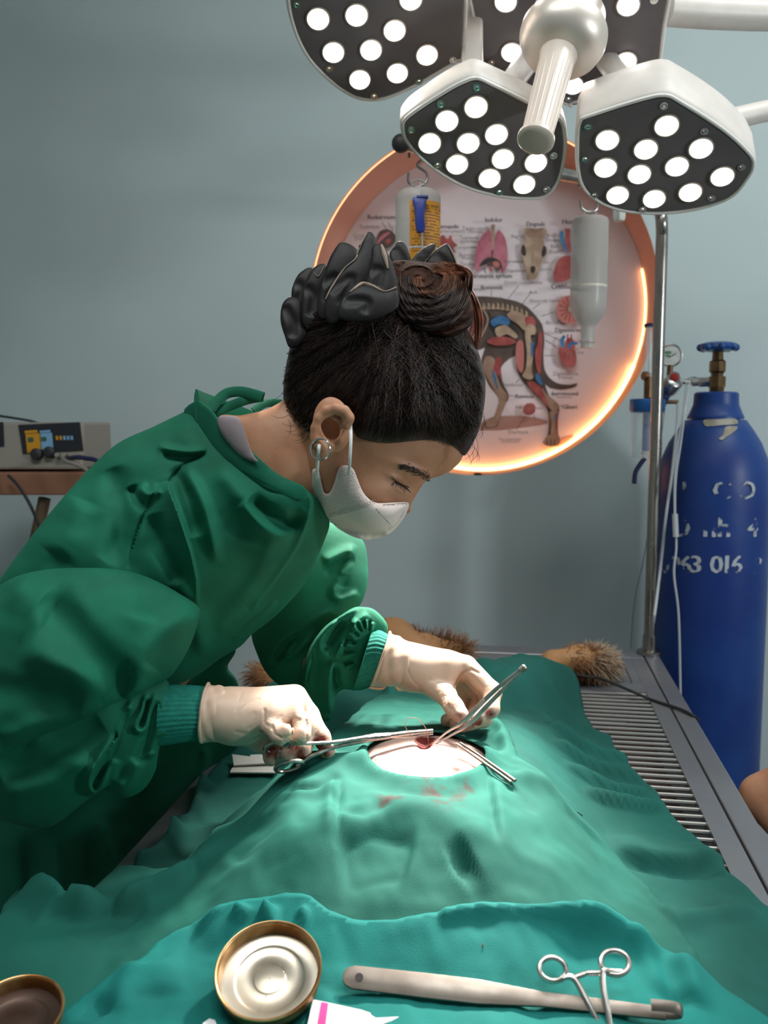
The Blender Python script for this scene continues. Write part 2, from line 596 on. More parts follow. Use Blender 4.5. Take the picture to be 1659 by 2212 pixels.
def cloth(name, outline, hfun, step, m, label=None, cat=None, hole=None, thick=0.0014, parent=None, attr=None, z0=0.85):
    """a sheet lying over things: outline in the floor plan, hfun its height above the table"""
    pl = np.asarray(outline, float)
    us = np.arange(pl[:, 0].min() - step, pl[:, 0].max() + 2 * step, step); vs = np.arange(pl[:, 1].min() - step, pl[:, 1].max() + 2 * step, step)
    X, Y = np.meshgrid(us, vs, indexing='ij')
    def sd(x, y):
        s = poly_sd(x, y, pl)
        return s if hole is None else np.minimum(s, -poly_sd(x, y, hole))
    s = sd(X, Y)
    cellin = (s[:-1, :-1] + s[1:, :-1] + s[:-1, 1:] + s[1:, 1:]) / 4 > 0
    used = np.zeros(X.shape, bool)
    for a in (0, 1):
        for b in (0, 1): used[a:X.shape[0] - 1 + a, b:X.shape[1] - 1 + b] |= cellin
    full = np.zeros(X.shape, int)
    for a in (0, 1):
        for b in (0, 1): full[a:X.shape[0] - 1 + a, b:X.shape[1] - 1 + b] += cellin
    edge = used & (full < 4)
    for _ in range(3):
        e = step * .3
        sx = (sd(X[edge] + e, Y[edge]) - sd(X[edge] - e, Y[edge])) / (2 * e); sy = (sd(X[edge], Y[edge] + e) - sd(X[edge], Y[edge] - e)) / (2 * e)
        q = sd(X[edge], Y[edge]); n2 = np.maximum(sx * sx + sy * sy, .3)
        X[edge] -= np.clip(q * sx / n2, -step * .6, step * .6); Y[edge] -= np.clip(q * sy / n2, -step * .6, step * .6)
    idx = np.full(X.shape, -1); idx[used] = np.arange(used.sum())
    V = np.stack([X[used], Y[used], z0 + hfun(X[used], Y[used])], 1)
    ci = np.argwhere(cellin)
    Fq = np.stack([idx[ci[:, 0], ci[:, 1]], idx[ci[:, 0] + 1, ci[:, 1]], idx[ci[:, 0] + 1, ci[:, 1] + 1], idx[ci[:, 0], ci[:, 1] + 1]], 1)
    o = link_mesh(name, V, Fq, m, parent)
    md = o.modifiers.new('thickness', 'SOLIDIFY'); md.thickness = thick; md.offset = -1
    if label: tag(o, label, cat)
    return o, V


def ridges(items):
    """items: (xy polyline, height, width[, kind]) summed into a height function"""
    def f(x, y):
        t = np.zeros(np.shape(x))
        for it in items:
            pts, a, w = it[:3]; kind = it[3] if len(it) > 3 else 'r'
            pts = catmull(pts, 5) if len(pts) > 2 else np.asarray(pts, float)
            d, u, sg = line_dist(x, y, pts)
            end = np.clip(np.minimum(u, 1 - u) * 4, 0, 1); end = end * (2 - end)
            if kind == 'r': g = np.exp(-(d / w) ** 2) * end
            elif kind == 'c': g = np.exp(-(d / w) ** 2)
            elif kind == 'v': g = np.exp(-d / w) * end
            elif kind == 'S': g = np.where(sg > 0, np.exp(-(d / (w * 3)) ** 2), np.exp(-(d / (w * .6)) ** 2)) * end
            t = t + a * g
        return t
    return f


def join(*parts):
    V, Fq, b = [], [], 0
    for v, f in parts:
        V.append(v); Fq.extend([[i + b for i in q] for q in np.asarray(f).tolist()]); b += len(v)
    return np.concatenate(V), Fq

# ---------------------------------------------------------------- the room
WALL_Y, NICHE_Y, NR, NCX, NCZ = 2.35, 2.58, 0.4535, -0.113, 1.664
X0, X1, Y0, Y1, CH = -2.2, 1.9, -1.6, WALL_Y, 3.0
m_wall = mat('wall_paint', (0.50, 0.575, 0.575), 0.75, color2=(0.46, 0.535, 0.54), nscale=1.5, bump=0.05, bscale=60)
m_ceil = mat('ceiling_paint', (0.7, 0.72, 0.72), 0.8, bump=0.05, bscale=50)
m_floor = mat('floor_tile', (0.3, 0.29, 0.27), 0.4, color2=(0.22, 0.21, 0.2), nscale=6)
m_niche = mat('niche_paint', (0.60, 0.36, 0.28), 0.6, bump=0.03, bscale=80)
m_white_trim = mat('trim_white', (0.7, 0.7, 0.68), 0.5)


def structure(o, label):
    return tag(o, label, None, None, 'structure')


N = 96
mb = MB()
ring, outer = [], []
for k in range(N):
    a = 2 * math.pi * k / N
    c, s_ = math.cos(a), math.sin(a)
    ring.append((NCX + NR * c, WALL_Y, NCZ + NR * s_))
    t = min((X1 - NCX) / c if c > 1e-9 else 1e9, (X0 - NCX) / c if c < -1e-9 else 1e9, (CH - NCZ) / s_ if s_ > 1e-9 else 1e9, (0 - NCZ) / s_ if s_ < -1e-9 else 1e9)
    outer.append([NCX + t * c, WALL_Y, NCZ + t * s_])
for cx_, cz_ in ((X0, 0), (X1, 0), (X0, CH), (X1, CH)):
    k = min(range(N), key=lambda i: (outer[i][0] - cx_) ** 2 + (outer[i][2] - cz_) ** 2)
    outer[k] = [cx_, WALL_Y, cz_]
mb.add(ring + outer, [(k, (k + 1) % N, N + (k + 1) % N, N + k) for k in range(N)])
structure(mb.build('wall_back', m_wall, smooth=False), 'pale blue-grey painted back wall with a round recess')
mb = MB()
mb.lathe((NCX, WALL_Y, NCZ), (0, 1, 0), [(0, NR), (0.0, NR - 0.0), (NICHE_Y - WALL_Y, NR)], 96, False)
structure(mb.build('trim_1', m_niche, smooth=True, sharp=None), 'peach painted inner rim of the round wall recess')

m_led_warm = mat('warm_strip', (1, 0.6, 0.3), 0.5, emit=(1.0, 0.42, 0.12), estr=26)
m_led_dim = mat('warm_strip_dim', (1, 0.6, 0.3), 0.5, emit=(1.0, 0.42, 0.2), estr=2.5)


def ring_strip(name, a0, a1, y, m, r, label):
    pts = []
    for i in range(61):
        a = math.radians(a0 + (a1 - a0) * i / 60)
        pts.append((NCX + (NR - r - 0.001) * math.cos(a), y, NCZ + (NR - r - 0.001) * math.sin(a)))
    o = MB().tube(pts, r, 8).build(name, m)
    return tag(o, label, 'light strip', None)


m_led_mid = mat('warm_strip_mid', (1, 0.6, 0.3), 0.5, emit=(1.0, 0.42, 0.15), estr=7)
ring_strip('light_strip', -20, 14, NICHE_Y - 0.014, m_led_mid, 0.0024, 'faint warm light strip on the right rim of the round recess')
ring_strip('light_strip', -150, -20, NICHE_Y - 0.014, m_led_warm, 0.0028, 'glowing warm light strip along the lower rim of the round recess')
ring_strip('light_strip', 30, 205, WALL_Y + 0.008, m_led_dim, 0.0015, 'dim warm light strip along the upper rim of the round recess')

for nm, v, lab in (
    ('floor', [(X0, Y0, 0), (X1, Y0, 0), (X1, Y1, 0), (X0, Y1, 0)], 'grey tiled floor'),
    ('ceiling', [(X0, Y0, CH), (X0, Y1, CH), (X1, Y1, CH), (X1, Y0, CH)], 'white ceiling'),
    ('wall_left', [(X0, Y0, 0), (X0, Y1, 0), (X0, Y1, CH), (X0, Y0, CH)], 'pale blue-grey left wall'),
    ('wall_front', [(X0, Y0, 0), (X0, Y0, CH), (X1, Y0, CH), (X1, Y0, 0)], 'wall behind the camera')):
    structure(MB().flat(v).build(nm, {'floor': m_floor, 'ceiling': m_ceil}.get(nm, m_wall), smooth=False), lab)
# right wall with its window
wy0, wy1, wz0, wz1 = 0.1, 1.05, 1.1, 2.2
mb = MB()
for (a, b, c, d) in ((Y0, wy0, 0, CH), (wy1, Y1, 0, CH), (wy0, wy1, 0, wz0), (wy0, wy1, wz1, CH)):
    mb.flat([(X1, a, c), (X1, b, c), (X1, b, d), (X1, a, d)])
structure(mb.build('wall_right', m_wall, smooth=False), 'pale blue-grey right wall with a window')
mb = MB()
for (a, b, c, d) in ((wy0, wy0 + .05, wz0, wz1), (wy1 - .05, wy1, wz0, wz1), (wy0, wy1, wz0, wz0 + .05), (wy0, wy1, wz1 - .05, wz1), ((wy0 + wy1) / 2 - .02, (wy0 + wy1) / 2 + .02, wz0, wz1)):
    mb.box((X1 + .02, (a + b) / 2, (c + d) / 2), (.06, b - a, d - c))
structure(mb.build('window_1', m_white_trim, smooth=False), 'white window frame in the right wall')

# ---------------------------------------------------------------- surgical lamp
m_shell = mat('lamp_shell', (0.64, 0.59, 0.54), 0.42, color2=(0.60, 0.555, 0.51), nscale=30)
m_face = mat('lamp_face', (0.125, 0.112, 0.118), 0.38, color2=(0.14, 0.127, 0.13), nscale=15)
m_rim = mat('lamp_rim', (0.72, 0.70, 0.66), 0.3)
m_chrome = mat('chrome', (0.72, 0.72, 0.70), 0.12, 1.0)
m_satin = mat('satin_metal', (0.72, 0.64, 0.57), 0.42, 0.6)
m_led_w = mat('led_white', (1, 1, 1), 0.4, emit=(1.0, 0.97, 0.95), estr=14)
m_led_y = mat('led_warm', (1, 0.9, 0.8), 0.4, emit=(1.0, 0.88, 0.74), estr=14)
m_led_ring = mat('led_ring', (0.55, 0.47, 0.40), 0.25, 0.3)
m_grip = mat('grip_plastic', (0.72, 0.62, 0.54), 0.32, coat=0.3)

lamp = thing('surgical_lamp', P(1215, 80, 1.42), 'large white surgical lamp with petal heads of lit round bulbs above the surgeon', 'surgical lamp')


def cvec(r, u, f): return unit(r * RT + u * UP + f * FW)


def lamp_head(name, outline, centre_px, depth, e, length, leds, screws, hub=False, back=0.82, label=None):
    """outline in photo pixels lies on the plane of the head's face; e points from the face into the housing"""
    c = P(*centre_px, depth)
    pl = on_plane(*np.array(catmull(outline, 5, True)).T, c, e)
    n = len(pl); cc = pl.mean(0)
    prof = [(0.0, 1.0, 0.001), (0.002, 1.0, 0.004), (0.008, 1.0, 0.006), (length * .6, 0.99, .006), (length * .85, .95, .006), (length * .96, .88, .006), (length, back * .9, .006)]
    V, Fc = [], []
    for t, k, o in prof:
        d = pl - cc; d = d / np.linalg.norm(d, axis=1, keepdims=True)
        V.append(cc + (pl - cc) * k + d * o + e * t)
    for i in range(len(prof) - 1):
        for j in range(n):
            Fc.append((i * n + j, i * n + (j + 1) % n, (i + 1) * n + (j + 1) % n, (i + 1) * n + j))
    V = np.concatenate(V); Fc.append(tuple((len(prof) - 1) * n + j for j in range(n))); Fc.append(tuple(range(n))[::-1])
    mb = MB(); mb.add(V, Fc)
    h = mb.build(name, m_shell, lamp, sharp=50, label=label)
    mb = MB(); d = pl - cc; d = d / np.linalg.norm(d, axis=1, keepdims=True)
    mb.prism(pl - d * 0.003 - e * 0.0025, e * 0.003); mb.build('face_plate', m_face, h, sharp=40, label='dark grey face plate')
    mb = MB(); mb.tube(pl + d * .0015 - e * 0.001, 0.0028, 8, True); mb.build('face_rim', m_rim, h)
    for (x, y, w) in leds:
        q = on_plane(x, y, c, e) - e * 0.0035
        MB().lathe(q, -e, [(0, 0.0192), (0.001, 0.0192), (0.0015, 0.0175)], 28).build('bulb_ring', m_led_ring, h)
        MB().lathe(q - e * 0.0012, -e, [(0, 0.0168), (0.001, 0.0160), (0.002, 0.011), (0.0024, 0.003)], 28).build('bulb', m_led_w if w else m_led_y, h, label='glowing round white bulb' if w else 'glowing round warm bulb')
    for (x, y) in screws:
        q = on_plane(x, y, c, e) - e * 0.0025
        MB().lathe(q, -e, [(0, 0.0062), (0.001, 0.0062), (0.0012, 0.0042), (0.0008, .003), (0.0022, 0.0022)], 16).build('screw', m_chrome, h)
    return h, c


HEADS = []
eA = cvec(-0.05, 0.86, 0.50); eB = cvec(0.15, 0.89, 0.43); eC = cvec(0.0, 0.83, 0.56); eD = cvec(0.14, 0.85, 0.51)
HEADS.append(lamp_head('lamp_head',
    [(640, -150), (760, -230), (900, -240), (985, -160), (1003, -30), (998, 115), (985, 130), (880, 190), (808, 213), (745, 195), (670, 125), (632, 40), (624, -50)],
    (820, 50), 1.40, eA, 0.055,
    [(687, 38, 0), (770, 30, 1), (887, -5, 0), (852, 63, 0), (720, 110, 0), (801, 105, 1), (922, 116, 0), (777, 169, 0), (858, 155, 1), (800, -45, 1), (700, -40, 0), (930, -80, 0), (840, -120, 0), (740, -110, 0)],
    [(641, 8), (711, 146), (808, 206), (905, 174), (978, 128)], label='upper left lamp head cut off by the top of the picture'))
HEADS.append(lamp_head('lamp_head',
    [(1012, -60), (1030, -190), (1130, -260), (1340, -260), (1440, -180), (1448, -50), (1432, 60), (1418, 180), (1405, 190), (1240, 218), (1225, 222), (1060, 150), (1044, 135), (1024, 30)],
    (1235, 60), 1.43, eB, 0.06,
    [(1093, 0, 1), (1357, 8, 1), (1106, 110, 1), (1352, 130, 1), (1238, 181, 1), (1090, -110, 1), (1360, -110, 1), (1230, -190, 1)],
    [(1062, 133), (1400, 160), (1228, 212), (1413, -2)], label='middle lamp head that carries the handle'))
HEADS.append(lamp_head('lamp_head',
    [(1030, 170), (1060, 182), (1140, 222), (1205, 255), (1217, 290), (1217, 330), (1205, 385), (1178, 420), (1140, 426), (1075, 420), (1000, 398), (930, 355), (884, 308), (872, 275), (885, 250), (960, 200), (1005, 176)],
    (1045, 310), 1.38, eC, 0.062,
    [(1028, 228, 0), (965, 258, 1), (1072, 287, 0), (928, 306, 0), (1011, 306, 1), (1086, 340, 1), (987, 352, 0), (1157, 348, 1), (1057, 382, 0), (1132, 395, 0)],
    [(1030, 187), (952, 223), (888, 278), (945, 354), (1079, 412), (1180, 407), (1195, 334), (1160, 250)], label='lower middle lamp head'))
HEADS.append(lamp_head('lamp_head',
    [(1437, 207), (1470, 222), (1560, 280), (1615, 330), (1625, 355), (1612, 385), (1575, 425), (1500, 450), (1410, 458), (1330, 448), (1272, 415), (1252, 370), (1250, 300), (1255, 262), (1275, 250), (1390, 214)],
    (1435, 340), 1.36, eD, 0.105,
    [(1440, 268, 0), (1312, 299, 0), (1395, 319, 0), (1514, 317, 1), (1308, 359, 1), (1381, 373, 1), (1462, 356, 1), (1560, 378, 0), (1334, 418, 0), (1413, 426, 0), (1491, 412, 0)],
    [(1434, 226), (1270, 271), (1264, 341), (1284, 419), (1388, 450), (1537, 425), (1602, 358), (1522, 281)], label='lower right lamp head'))

# hub dome and grip of the middle head
eH = cvec(0.26, 0.89, 0.37)
hc = P(1214, 90, 1.33)
g = MB().lathe(hc - eH * 0.030, eH, [(0, 0.030), (0.004, 0.045), (0.012, 0.056), (0.022, 0.062), (0.034, 0.066), (0.046, 0.066), (0.05, 0.063), (0.052, 0.058), (0.085, 0.056), (0.088, 0.0)], 48).build('handle_hub', m_satin, lamp, label='domed brushed metal hub')
MB().lathe(hc - eH * 0.034, eH, [(0, 0.024), (0.004, 0.026), (0.006, 0.028)], 32).build('hub_collar', m_grip, g)
grip = MB()
tip = hc - eH * 0.205
grip.lathe(tip, eH, [(0.006, 0.0225), (0.02, 0.0215), (0.09, 0.0235), (0.165, 0.0265), (0.175, 0.0285)], 40)
for k in range(18):
    a = 2 * math.pi * k / 18
    x, y, z = frame_of(eH)
    dr = x * math.cos(a) + y * math.sin(a)
    grip.tube([tip + eH * 0.012 + dr * 0.0215, tip + eH * 0.09 + dr * 0.0235, tip + eH * 0.15 + dr * 0.0255], [0.0012, 0.0016, 0.0008], 6)
grip.build('handle_grip', m_grip, lamp, sharp=60, label='ribbed pale plastic grip')
MB().lathe(tip - eH * 0.002, eH, [(0, 0.018), (0.0015, 0.0245), (0.004, 0.0268), (0.009, 0.0268), (0.011, 0.0235)], 36).build('handle_cap', m_grip, lamp)

# brackets between heads, and the carrying arms
mb = MB()
hub_back = P(1225, 10, 1.55)
for (h, c), e in zip(HEADS, (eA, eB, eC, eD)):
    mb.cyl(c + e * 0.05, hub_back + 0.0 * e, 0.02, n=14)
mb.build('bracket', m_shell, lamp)
MB().box(P(1018, 60, 1.46), (0.035, 0.05, 0.16), (RT, FW, UP)).build('head_bracket', m_shell, lamp, smooth=False, bevel=0.006)
mb = MB()
for i in range(5):
    q = P(997, -30, 1.45)
    mb.torus(q + UP * (i * 0.008 - .0), UP, 0.011, 0.003, 20, 6)
mb.build('cable_gland', mat('gland', (0.18, 0.22, 0.35), 0.5), lamp, label='ribbed blue-grey cable gland')
arm = MB()
arm.tube(catmull([P(1440, 20, 1.45), P(1560, 28, 1.47), P(1720, 30, 1.5), P(1950, 10, 1.55)], 8), 0.0255, 20)
arm.build('support_arm', m_shell, lamp, label='thick white tube arm running out to the right')
arm = MB()
arm.tube(catmull([P(1560, 262, 1.43), P(1640, 243, 1.45), P(1760, 215, 1.5), P(1950, 120, 1.55)], 8), 0.017, 18)
arm.build('support_arm', m_shell, lamp, label='thin white tube arm behind the lower right head')
MB().cyl(P(1950, 120, 1.55), P(1950, 120, 1.55) * [1, 1, 0] + [0, 0, CH], 0.03).build('ceiling_stem', m_shell, lamp)

# the heads' own light
for (h, c), e, pw, TARGET in zip(HEADS, (eA, eB, eC, eD), (1.0, 1.0, 0.95, 1.1), (P(800, 1300, 1.05), P(930, 1620, .98), P(640, 1960, .82), P(1000, 1560, 1.02))):
    l = bpy.data.lights.new('lamp_beam', 'SPOT')
    l.energy = 118 * pw; l.color = (1.0, 0.93, 0.86)
    l.spot_size = math.radians({3: 46, 5: 28}.get(len(bpy.data.lights), 36)); l.spot_blend = 0.95
    l.shadow_soft_size = 0.06
    o = bpy.data.objects.new('lamp_beam', l)
    COL.objects.link(o); o.parent = h
    pos = c - e * 0.012
    o.location = Vector(pos - WLOC[h.name])
    o.rotation_euler = (Vector(TARGET) - Vector(pos)).to_track_quat('-Z', 'Y').to_euler()

# ---------------------------------------------------------------- anatomy poster in the recess
m_paper = mat('poster_paper', (0.76, 0.69, 0.715), 0.6)
m_p_brown = mat('print_brown', (0.075, 0.05, 0.04), 0.6, color2=(0.11, 0.075, 0.06), nscale=18)
m_p_dark = mat('print_dark', (0.03, 0.022, 0.02), 0.6)
m_p_red = mat('print_red', (0.30, 0.05, 0.045), 0.6, color2=(0.42, 0.10, 0.09), nscale=30)
m_p_red2 = mat('print_light_red', (0.50, 0.17, 0.14), 0.6)
m_p_pink = mat('print_pink', (0.42, 0.10, 0.15), 0.6, color2=(0.52, 0.18, 0.23), nscale=40)
m_p_bone = mat('print_bone', (0.50, 0.38, 0.27), 0.6, color2=(0.36, 0.25, 0.17), nscale=25)
m_p_bone2 = mat('print_tan', (0.30, 0.19, 0.13), 0.6, color2=(0.40, 0.28, 0.2), nscale=22)
m_p_blue = mat('print_blue', (0.03, 0.12, 0.30), 0.6, color2=(0.06, 0.22, 0.42), nscale=25)
m_p_ink = mat('print_ink', (0.10, 0.085, 0.09), 0.6)
m_p_shade = mat('print_ground', (0.40, 0.24, 0.20), 0.6)
PM = [m_paper, m_p_brown, m_p_dark, m_p_red, m_p_red2, m_p_pink, m_p_bone, m_p_bone2, m_p_blue, m_p_ink, m_p_shade]
PAPER, BROWN, DARK, RED, RED2, PINK, BONE, TAN, BLUE, INK, SHADE = range(11)

poster = thing('anatomy_poster', (NCX, NICHE_Y - 0.01, NCZ - NR), 'round white dog anatomy poster with organ drawings inside the lit wall recess', 'poster')
PY_ = NICHE_Y - 0.006
MB().lathe((NCX, PY_ + 0.006, NCZ), (0, -1, 0), [(0, NR - .0005), (0.006, NR - .0005)], 96).build('backing_board', m_paper, poster, sharp=30)
art = MB()
layer = [0.0006]


def on_poster(pts):
    p = np.asarray(pts, float)
    return on_plane(p[:, 0], p[:, 1], (0, PY_ - layer[0], 0), (0, 1, 0))


def draw(poly, mi, curve=True, lift=0.00025):
    """a printed shape, outline in photo pixels"""
    layer[0] += lift
    q = catmull(poly, 4, True) if curve else np.asarray(poly, float)
    from mathutils.geometry import tessellate_polygon
    tri = tessellate_polygon([[Vector((float(a), float(-b), 0)) for a, b in q]])
    art.add(on_poster(q), [tuple(t) for t in tri], mi)


def stroke(pts, w, mi, curve=True):
    q = catmull(pts, 4) if (curve and len(pts) > 2) else np.asarray(pts, float)
    w = np.full(len(q), w, float) if np.isscalar(w) else np.interp(np.linspace(0, 1, len(q)), np.linspace(0, 1, len(w)), w)
    t = np.gradient(q, axis=0); t /= np.maximum(np.linalg.norm(t, axis=1, keepdims=True), 1e-9)
    n = np.stack([-t[:, 1], t[:, 0]], 1)
    layer[0] += 0.00025
    a, b = on_poster(q + n * w[:, None] / 2), on_poster(q - n * w[:, None] / 2)
    m = len(q)
    art.add(np.concatenate([a, b]), [(i, i + 1, m + i + 1, m + i) for i in range(m - 1)], mi)


def write(s, px, py, hpx, bold=False):
    """caption centred on a photo pixel"""
    v, f = text_shape(s, 1.0)
    if not len(v): return
    layer[0] += 0.0002
    k = hpx / 0.72
    q = np.stack([px + v[:, 0] * k * 0.92, py - (v[:, 1] - 0.25) * k], 1)
    art.add(on_poster(q), f, INK)
    if bold: art.add(on_poster(q + [0.9, 0]), f, INK)


# ground shading and the dog
draw([(1030, 925), (1060, 902), (1120, 898), (1170, 905), (1180, 915), (1120, 925), (1060, 930)], SHADE)
draw([(1195, 958), (1215, 945), (1240, 940), (1225, 955), (1205, 965)], SHADE)
# far hind leg
draw([(1060, 735), (1045, 760), (1040, 790), (1055, 830), (1074, 855), (1078, 870), (1070, 895), (1055, 910), (1043, 918), (1050, 924), (1072, 922), (1078, 910), (1088, 880), (1098, 862), (1098, 850), (1086, 825), (1082, 795), (1100, 775), (1115, 765), (1110, 740)], BROWN)
draw([(1050, 770), (1044, 795), (1060, 830), (1076, 858), (1078, 868), (1093, 866), (1096, 852), (1082, 835), (1070, 800), (1068, 775)], TAN)
draw([(1072, 775), (1066, 800), (1082, 815), (1086, 830), (1082, 795), (1084, 775)], RED)
stroke([(1063, 798), (1068, 815), (1075, 840)], [3, 7, 2], BLUE)
draw([(1078, 870), (1068, 898), (1050, 915), (1046, 921), (1070, 921), (1080, 900), (1094, 866)], TAN)
# body with near leg and tail
draw([(960, 640), (1020, 640), (1060, 641), (1105, 648), (1135, 660), (1160, 685), (1172, 705), (1176, 735), (1174, 765), (1176, 795), (1186, 815), (1205, 828), (1230, 831), (1247, 828), (1240, 836), (1215, 841), (1190, 838), (1178, 830), (1188, 858), (1205, 872), (1208, 885), (1205, 910), (1206, 940), (1210, 955), (1200, 964), (1182, 963), (1173, 955), (1183, 940), (1186, 915), (1184, 890), (1175, 870), (1150, 845), (1130, 825), (1117, 800), (1113, 770), (1108, 755), (1090, 750), (1060, 745), (1030, 757), (960, 770)], BROWN)
# rib cage and inside
draw([(985, 668), (1040, 672), (1060, 680), (1052, 710), (1030, 735), (985, 750)], DARK)
for i in range(6):
    stroke([(990 + i * 10, 664), (1004 + i * 10, 690), (1000 + i * 8, 725), (985 + i * 6, 748)], [3, 4, 4, 2], TAN if i % 2 else RED)
draw([(1058, 690), (1066, 684), (1090, 682), (1102, 692), (1120, 720), (1112, 735), (1085, 720), (1060, 712)], DARK)
for i in range(12):
    x = 1024 + i * 10.2; y = 654 + (max(0, i - 4) ** 2) * 0.36
    stroke([(x, y), (x + 2, y + 8)], [3, 6], BONE, False)
    draw([(x - 3, y + 8), (x + 5, y + 9), (x + 5, y + 14), (x - 3, y + 14)], BONE, False)
draw([(1060, 695), (1070, 685), (1085, 682), (1100, 690), (1098, 702), (1080, 700), (1066, 706)], BLUE)
draw([(1070, 710), (1090, 702), (1105, 712), (1118, 724), (1114, 732), (1095, 722), (1076, 728)], BONE)
draw([(1052, 738), (1070, 728), (1100, 729), (1115, 738), (1100, 745), (1070, 746)], RED)
draw([(1096, 678), (1112, 672), (1135, 683), (1136, 700), (1138, 715), (1130, 712), (1118, 700), (1100, 688)], TAN)
draw([(1118, 694), (1132, 700), (1140, 716), (1134, 712)], BONE)
draw([(1135, 685), (1150, 684), (1158, 700), (1150, 706), (1136, 700)], RED)
draw([(1138, 704), (1148, 700), (1157, 708), (1156, 722), (1146, 726), (1152, 760), (1148, 800), (1152, 815), (1142, 820), (1128, 812), (1136, 795), (1138, 760), (1134, 720)], BONE)
draw([(1116, 742), (1128, 736), (1132, 760), (1130, 800), (1122, 802), (1114, 780)], RED2)
draw([(1164, 720), (1172, 722), (1170, 770), (1166, 810), (1158, 790), (1156, 760), (1162, 740)], RED)
draw([(1158, 806), (1168, 815), (1172, 830), (1166, 830), (1158, 820)], BLUE)
stroke([(1150, 740), (1149, 770)], [7, 4], BLUE)
draw([(1140, 824), (1155, 826), (1170, 840), (1182, 870), (1184, 880), (1165, 858), (1145, 838)], RED)
draw([(1170, 838), (1180, 850), (1203, 870), (1206, 884), (1190, 885), (1182, 868)], TAN)
draw([(1188, 890), (1205, 888), (1204, 915), (1203, 940), (1190, 938), (1190, 915)], TAN)
stroke([(1196, 892), (1195, 915), (1194, 935)], [5, 4, 3], BONE); stroke([(1203, 892), (1202, 930)], [4, 3], RED)
stroke([(1200, 895), (1200, 910)], [4, 3], BLUE)
draw([(1184, 940), (1206, 940), (1209, 955), (1200, 963), (1182, 962), (1174, 955)], TAN)
for i in range(3): stroke([(1183 + i * 8, 948), (1181 + i * 8, 961)], [1.5, 2], BROWN)
# head in the far corner of the poster (mostly hidden)
draw([(812, 520), (820, 500), (838, 495), (852, 505), (855, 520), (840, 535), (815, 535)], BROWN)
stroke([(813, 528), (826, 512), (842, 502)], [3, 8, 4], PINK)
draw([(832, 520), (841, 515), (845, 522), (838, 527)], RED)
# lungs
draw([(1058, 496), (1040, 510), (1030, 535), (1025, 565), (1027, 583), (1032, 586), (1042, 572), (1060, 555), (1062, 520)], PINK)
draw([(1076, 497), (1090, 512), (1096, 540), (1096, 570), (1088, 588), (1084, 589), (1078, 575), (1066, 557), (1068, 520)], PINK)
stroke([(1065, 485), (1065, 515), (1064, 540)], [9, 6, 3], BONE)
draw([(1036, 574), (1046, 560), (1062, 556), (1080, 564), (1086, 585), (1076, 572), (1062, 566), (1048, 572)], DARK)
draw([(1064, 568), (1074, 564), (1080, 572), (1072, 578)], RED2)
draw([(1055, 580), (1060, 577), (1065, 582), (1060, 588)], RED)
# skull
draw([(1132, 496), (1142, 492), (1158, 494), (1175, 492), (1182, 500), (1174, 515), (1176, 530), (1182, 535), (1180, 552), (1172, 560), (1166, 580), (1160, 600), (1150, 604), (1140, 600), (1136, 580), (1130, 560), (1125, 545), (1128, 528), (1136, 520)], BONE)
draw([(1134, 500), (1150, 496), (1155, 500), (1165, 496), (1180, 501), (1170, 513), (1142, 513)], TAN)
draw([(1128, 530), (1134, 532), (1136, 550), (1130, 552), (1126, 543)], DARK); draw([(1176, 530), (1180, 545), (1172, 556), (1170, 545)], DARK)
draw([(1146, 578), (1152, 574), (1157, 580), (1153, 590), (1147, 588)], DARK)
stroke([(1151, 520), (1151, 570)], [1, 2], TAN)
for i in range(4): stroke([(1142 + i * 5, 590), (1142 + i * 5, 602)], [1.5, 1], TAN)
# heart by the drip bottle
draw([(1196, 590), (1204, 565), (1222, 552), (1245, 560), (1252, 585), (1235, 600), (1210, 610), (1198, 605)], RED)
stroke([(1213, 500), (1216, 520), (1228, 545)], [9, 10, 7], BLUE); stroke([(1226, 494), (1226, 520), (1232, 545)], [10, 11, 8], RED)
draw([(1202, 672), (1208, 648), (1228, 638), (1245, 642), (1256, 670), (1250, 692), (1230, 700), (1210, 692)], RED2)
for i in range(9):
    a = math.radians(70 + i * 26); stroke([(1232, 668), (1232 + 24 * math.cos(a), 668 + 27 * math.sin(a))], [1.0, 4], RED, False)
draw([(1228, 663), (1235, 663), (1236, 672), (1229, 673)], BONE)
# lower heart
draw([(1206, 760), (1212, 748), (1230, 746), (1243, 760), (1244, 785), (1234, 794), (1215, 785)], RED)
stroke([(1216, 750), (1214, 735), (1220, 725)], [7, 8, 6], BLUE); stroke([(1224, 752), (1228, 735), (1236, 738), (1240, 752)], [8, 10, 9, 6], RED)
stroke([(1226, 752), (1235, 742), (1248, 742)], [6, 7, 5], BLUE)
for x in (1226, 1234): stroke([(x, 733), (x, 722)], [4, 3], RED, False)
stroke([(1226, 760), (1224, 778)], [1.5, .5], BONE); stroke([(1234, 760), (1233, 775)], [1.5, .5], BONE)
# cell
draw([(1130, 884), (1136, 873), (1150, 871), (1157, 880), (1154, 892), (1142, 897), (1132, 893)], RED)
for i in range(8):
    a = i * .785; stroke([(1143, 884), (1143 + 11 * math.cos(a), 884 + 11 * math.sin(a))], [1, 2.5], RED2, False)
# splash organ left of the lungs
draw([(948, 515), (958, 508), (966, 516), (974, 508), (978, 520), (988, 530), (980, 536), (984, 545), (968, 542), (955, 550), (950, 535)], RED)
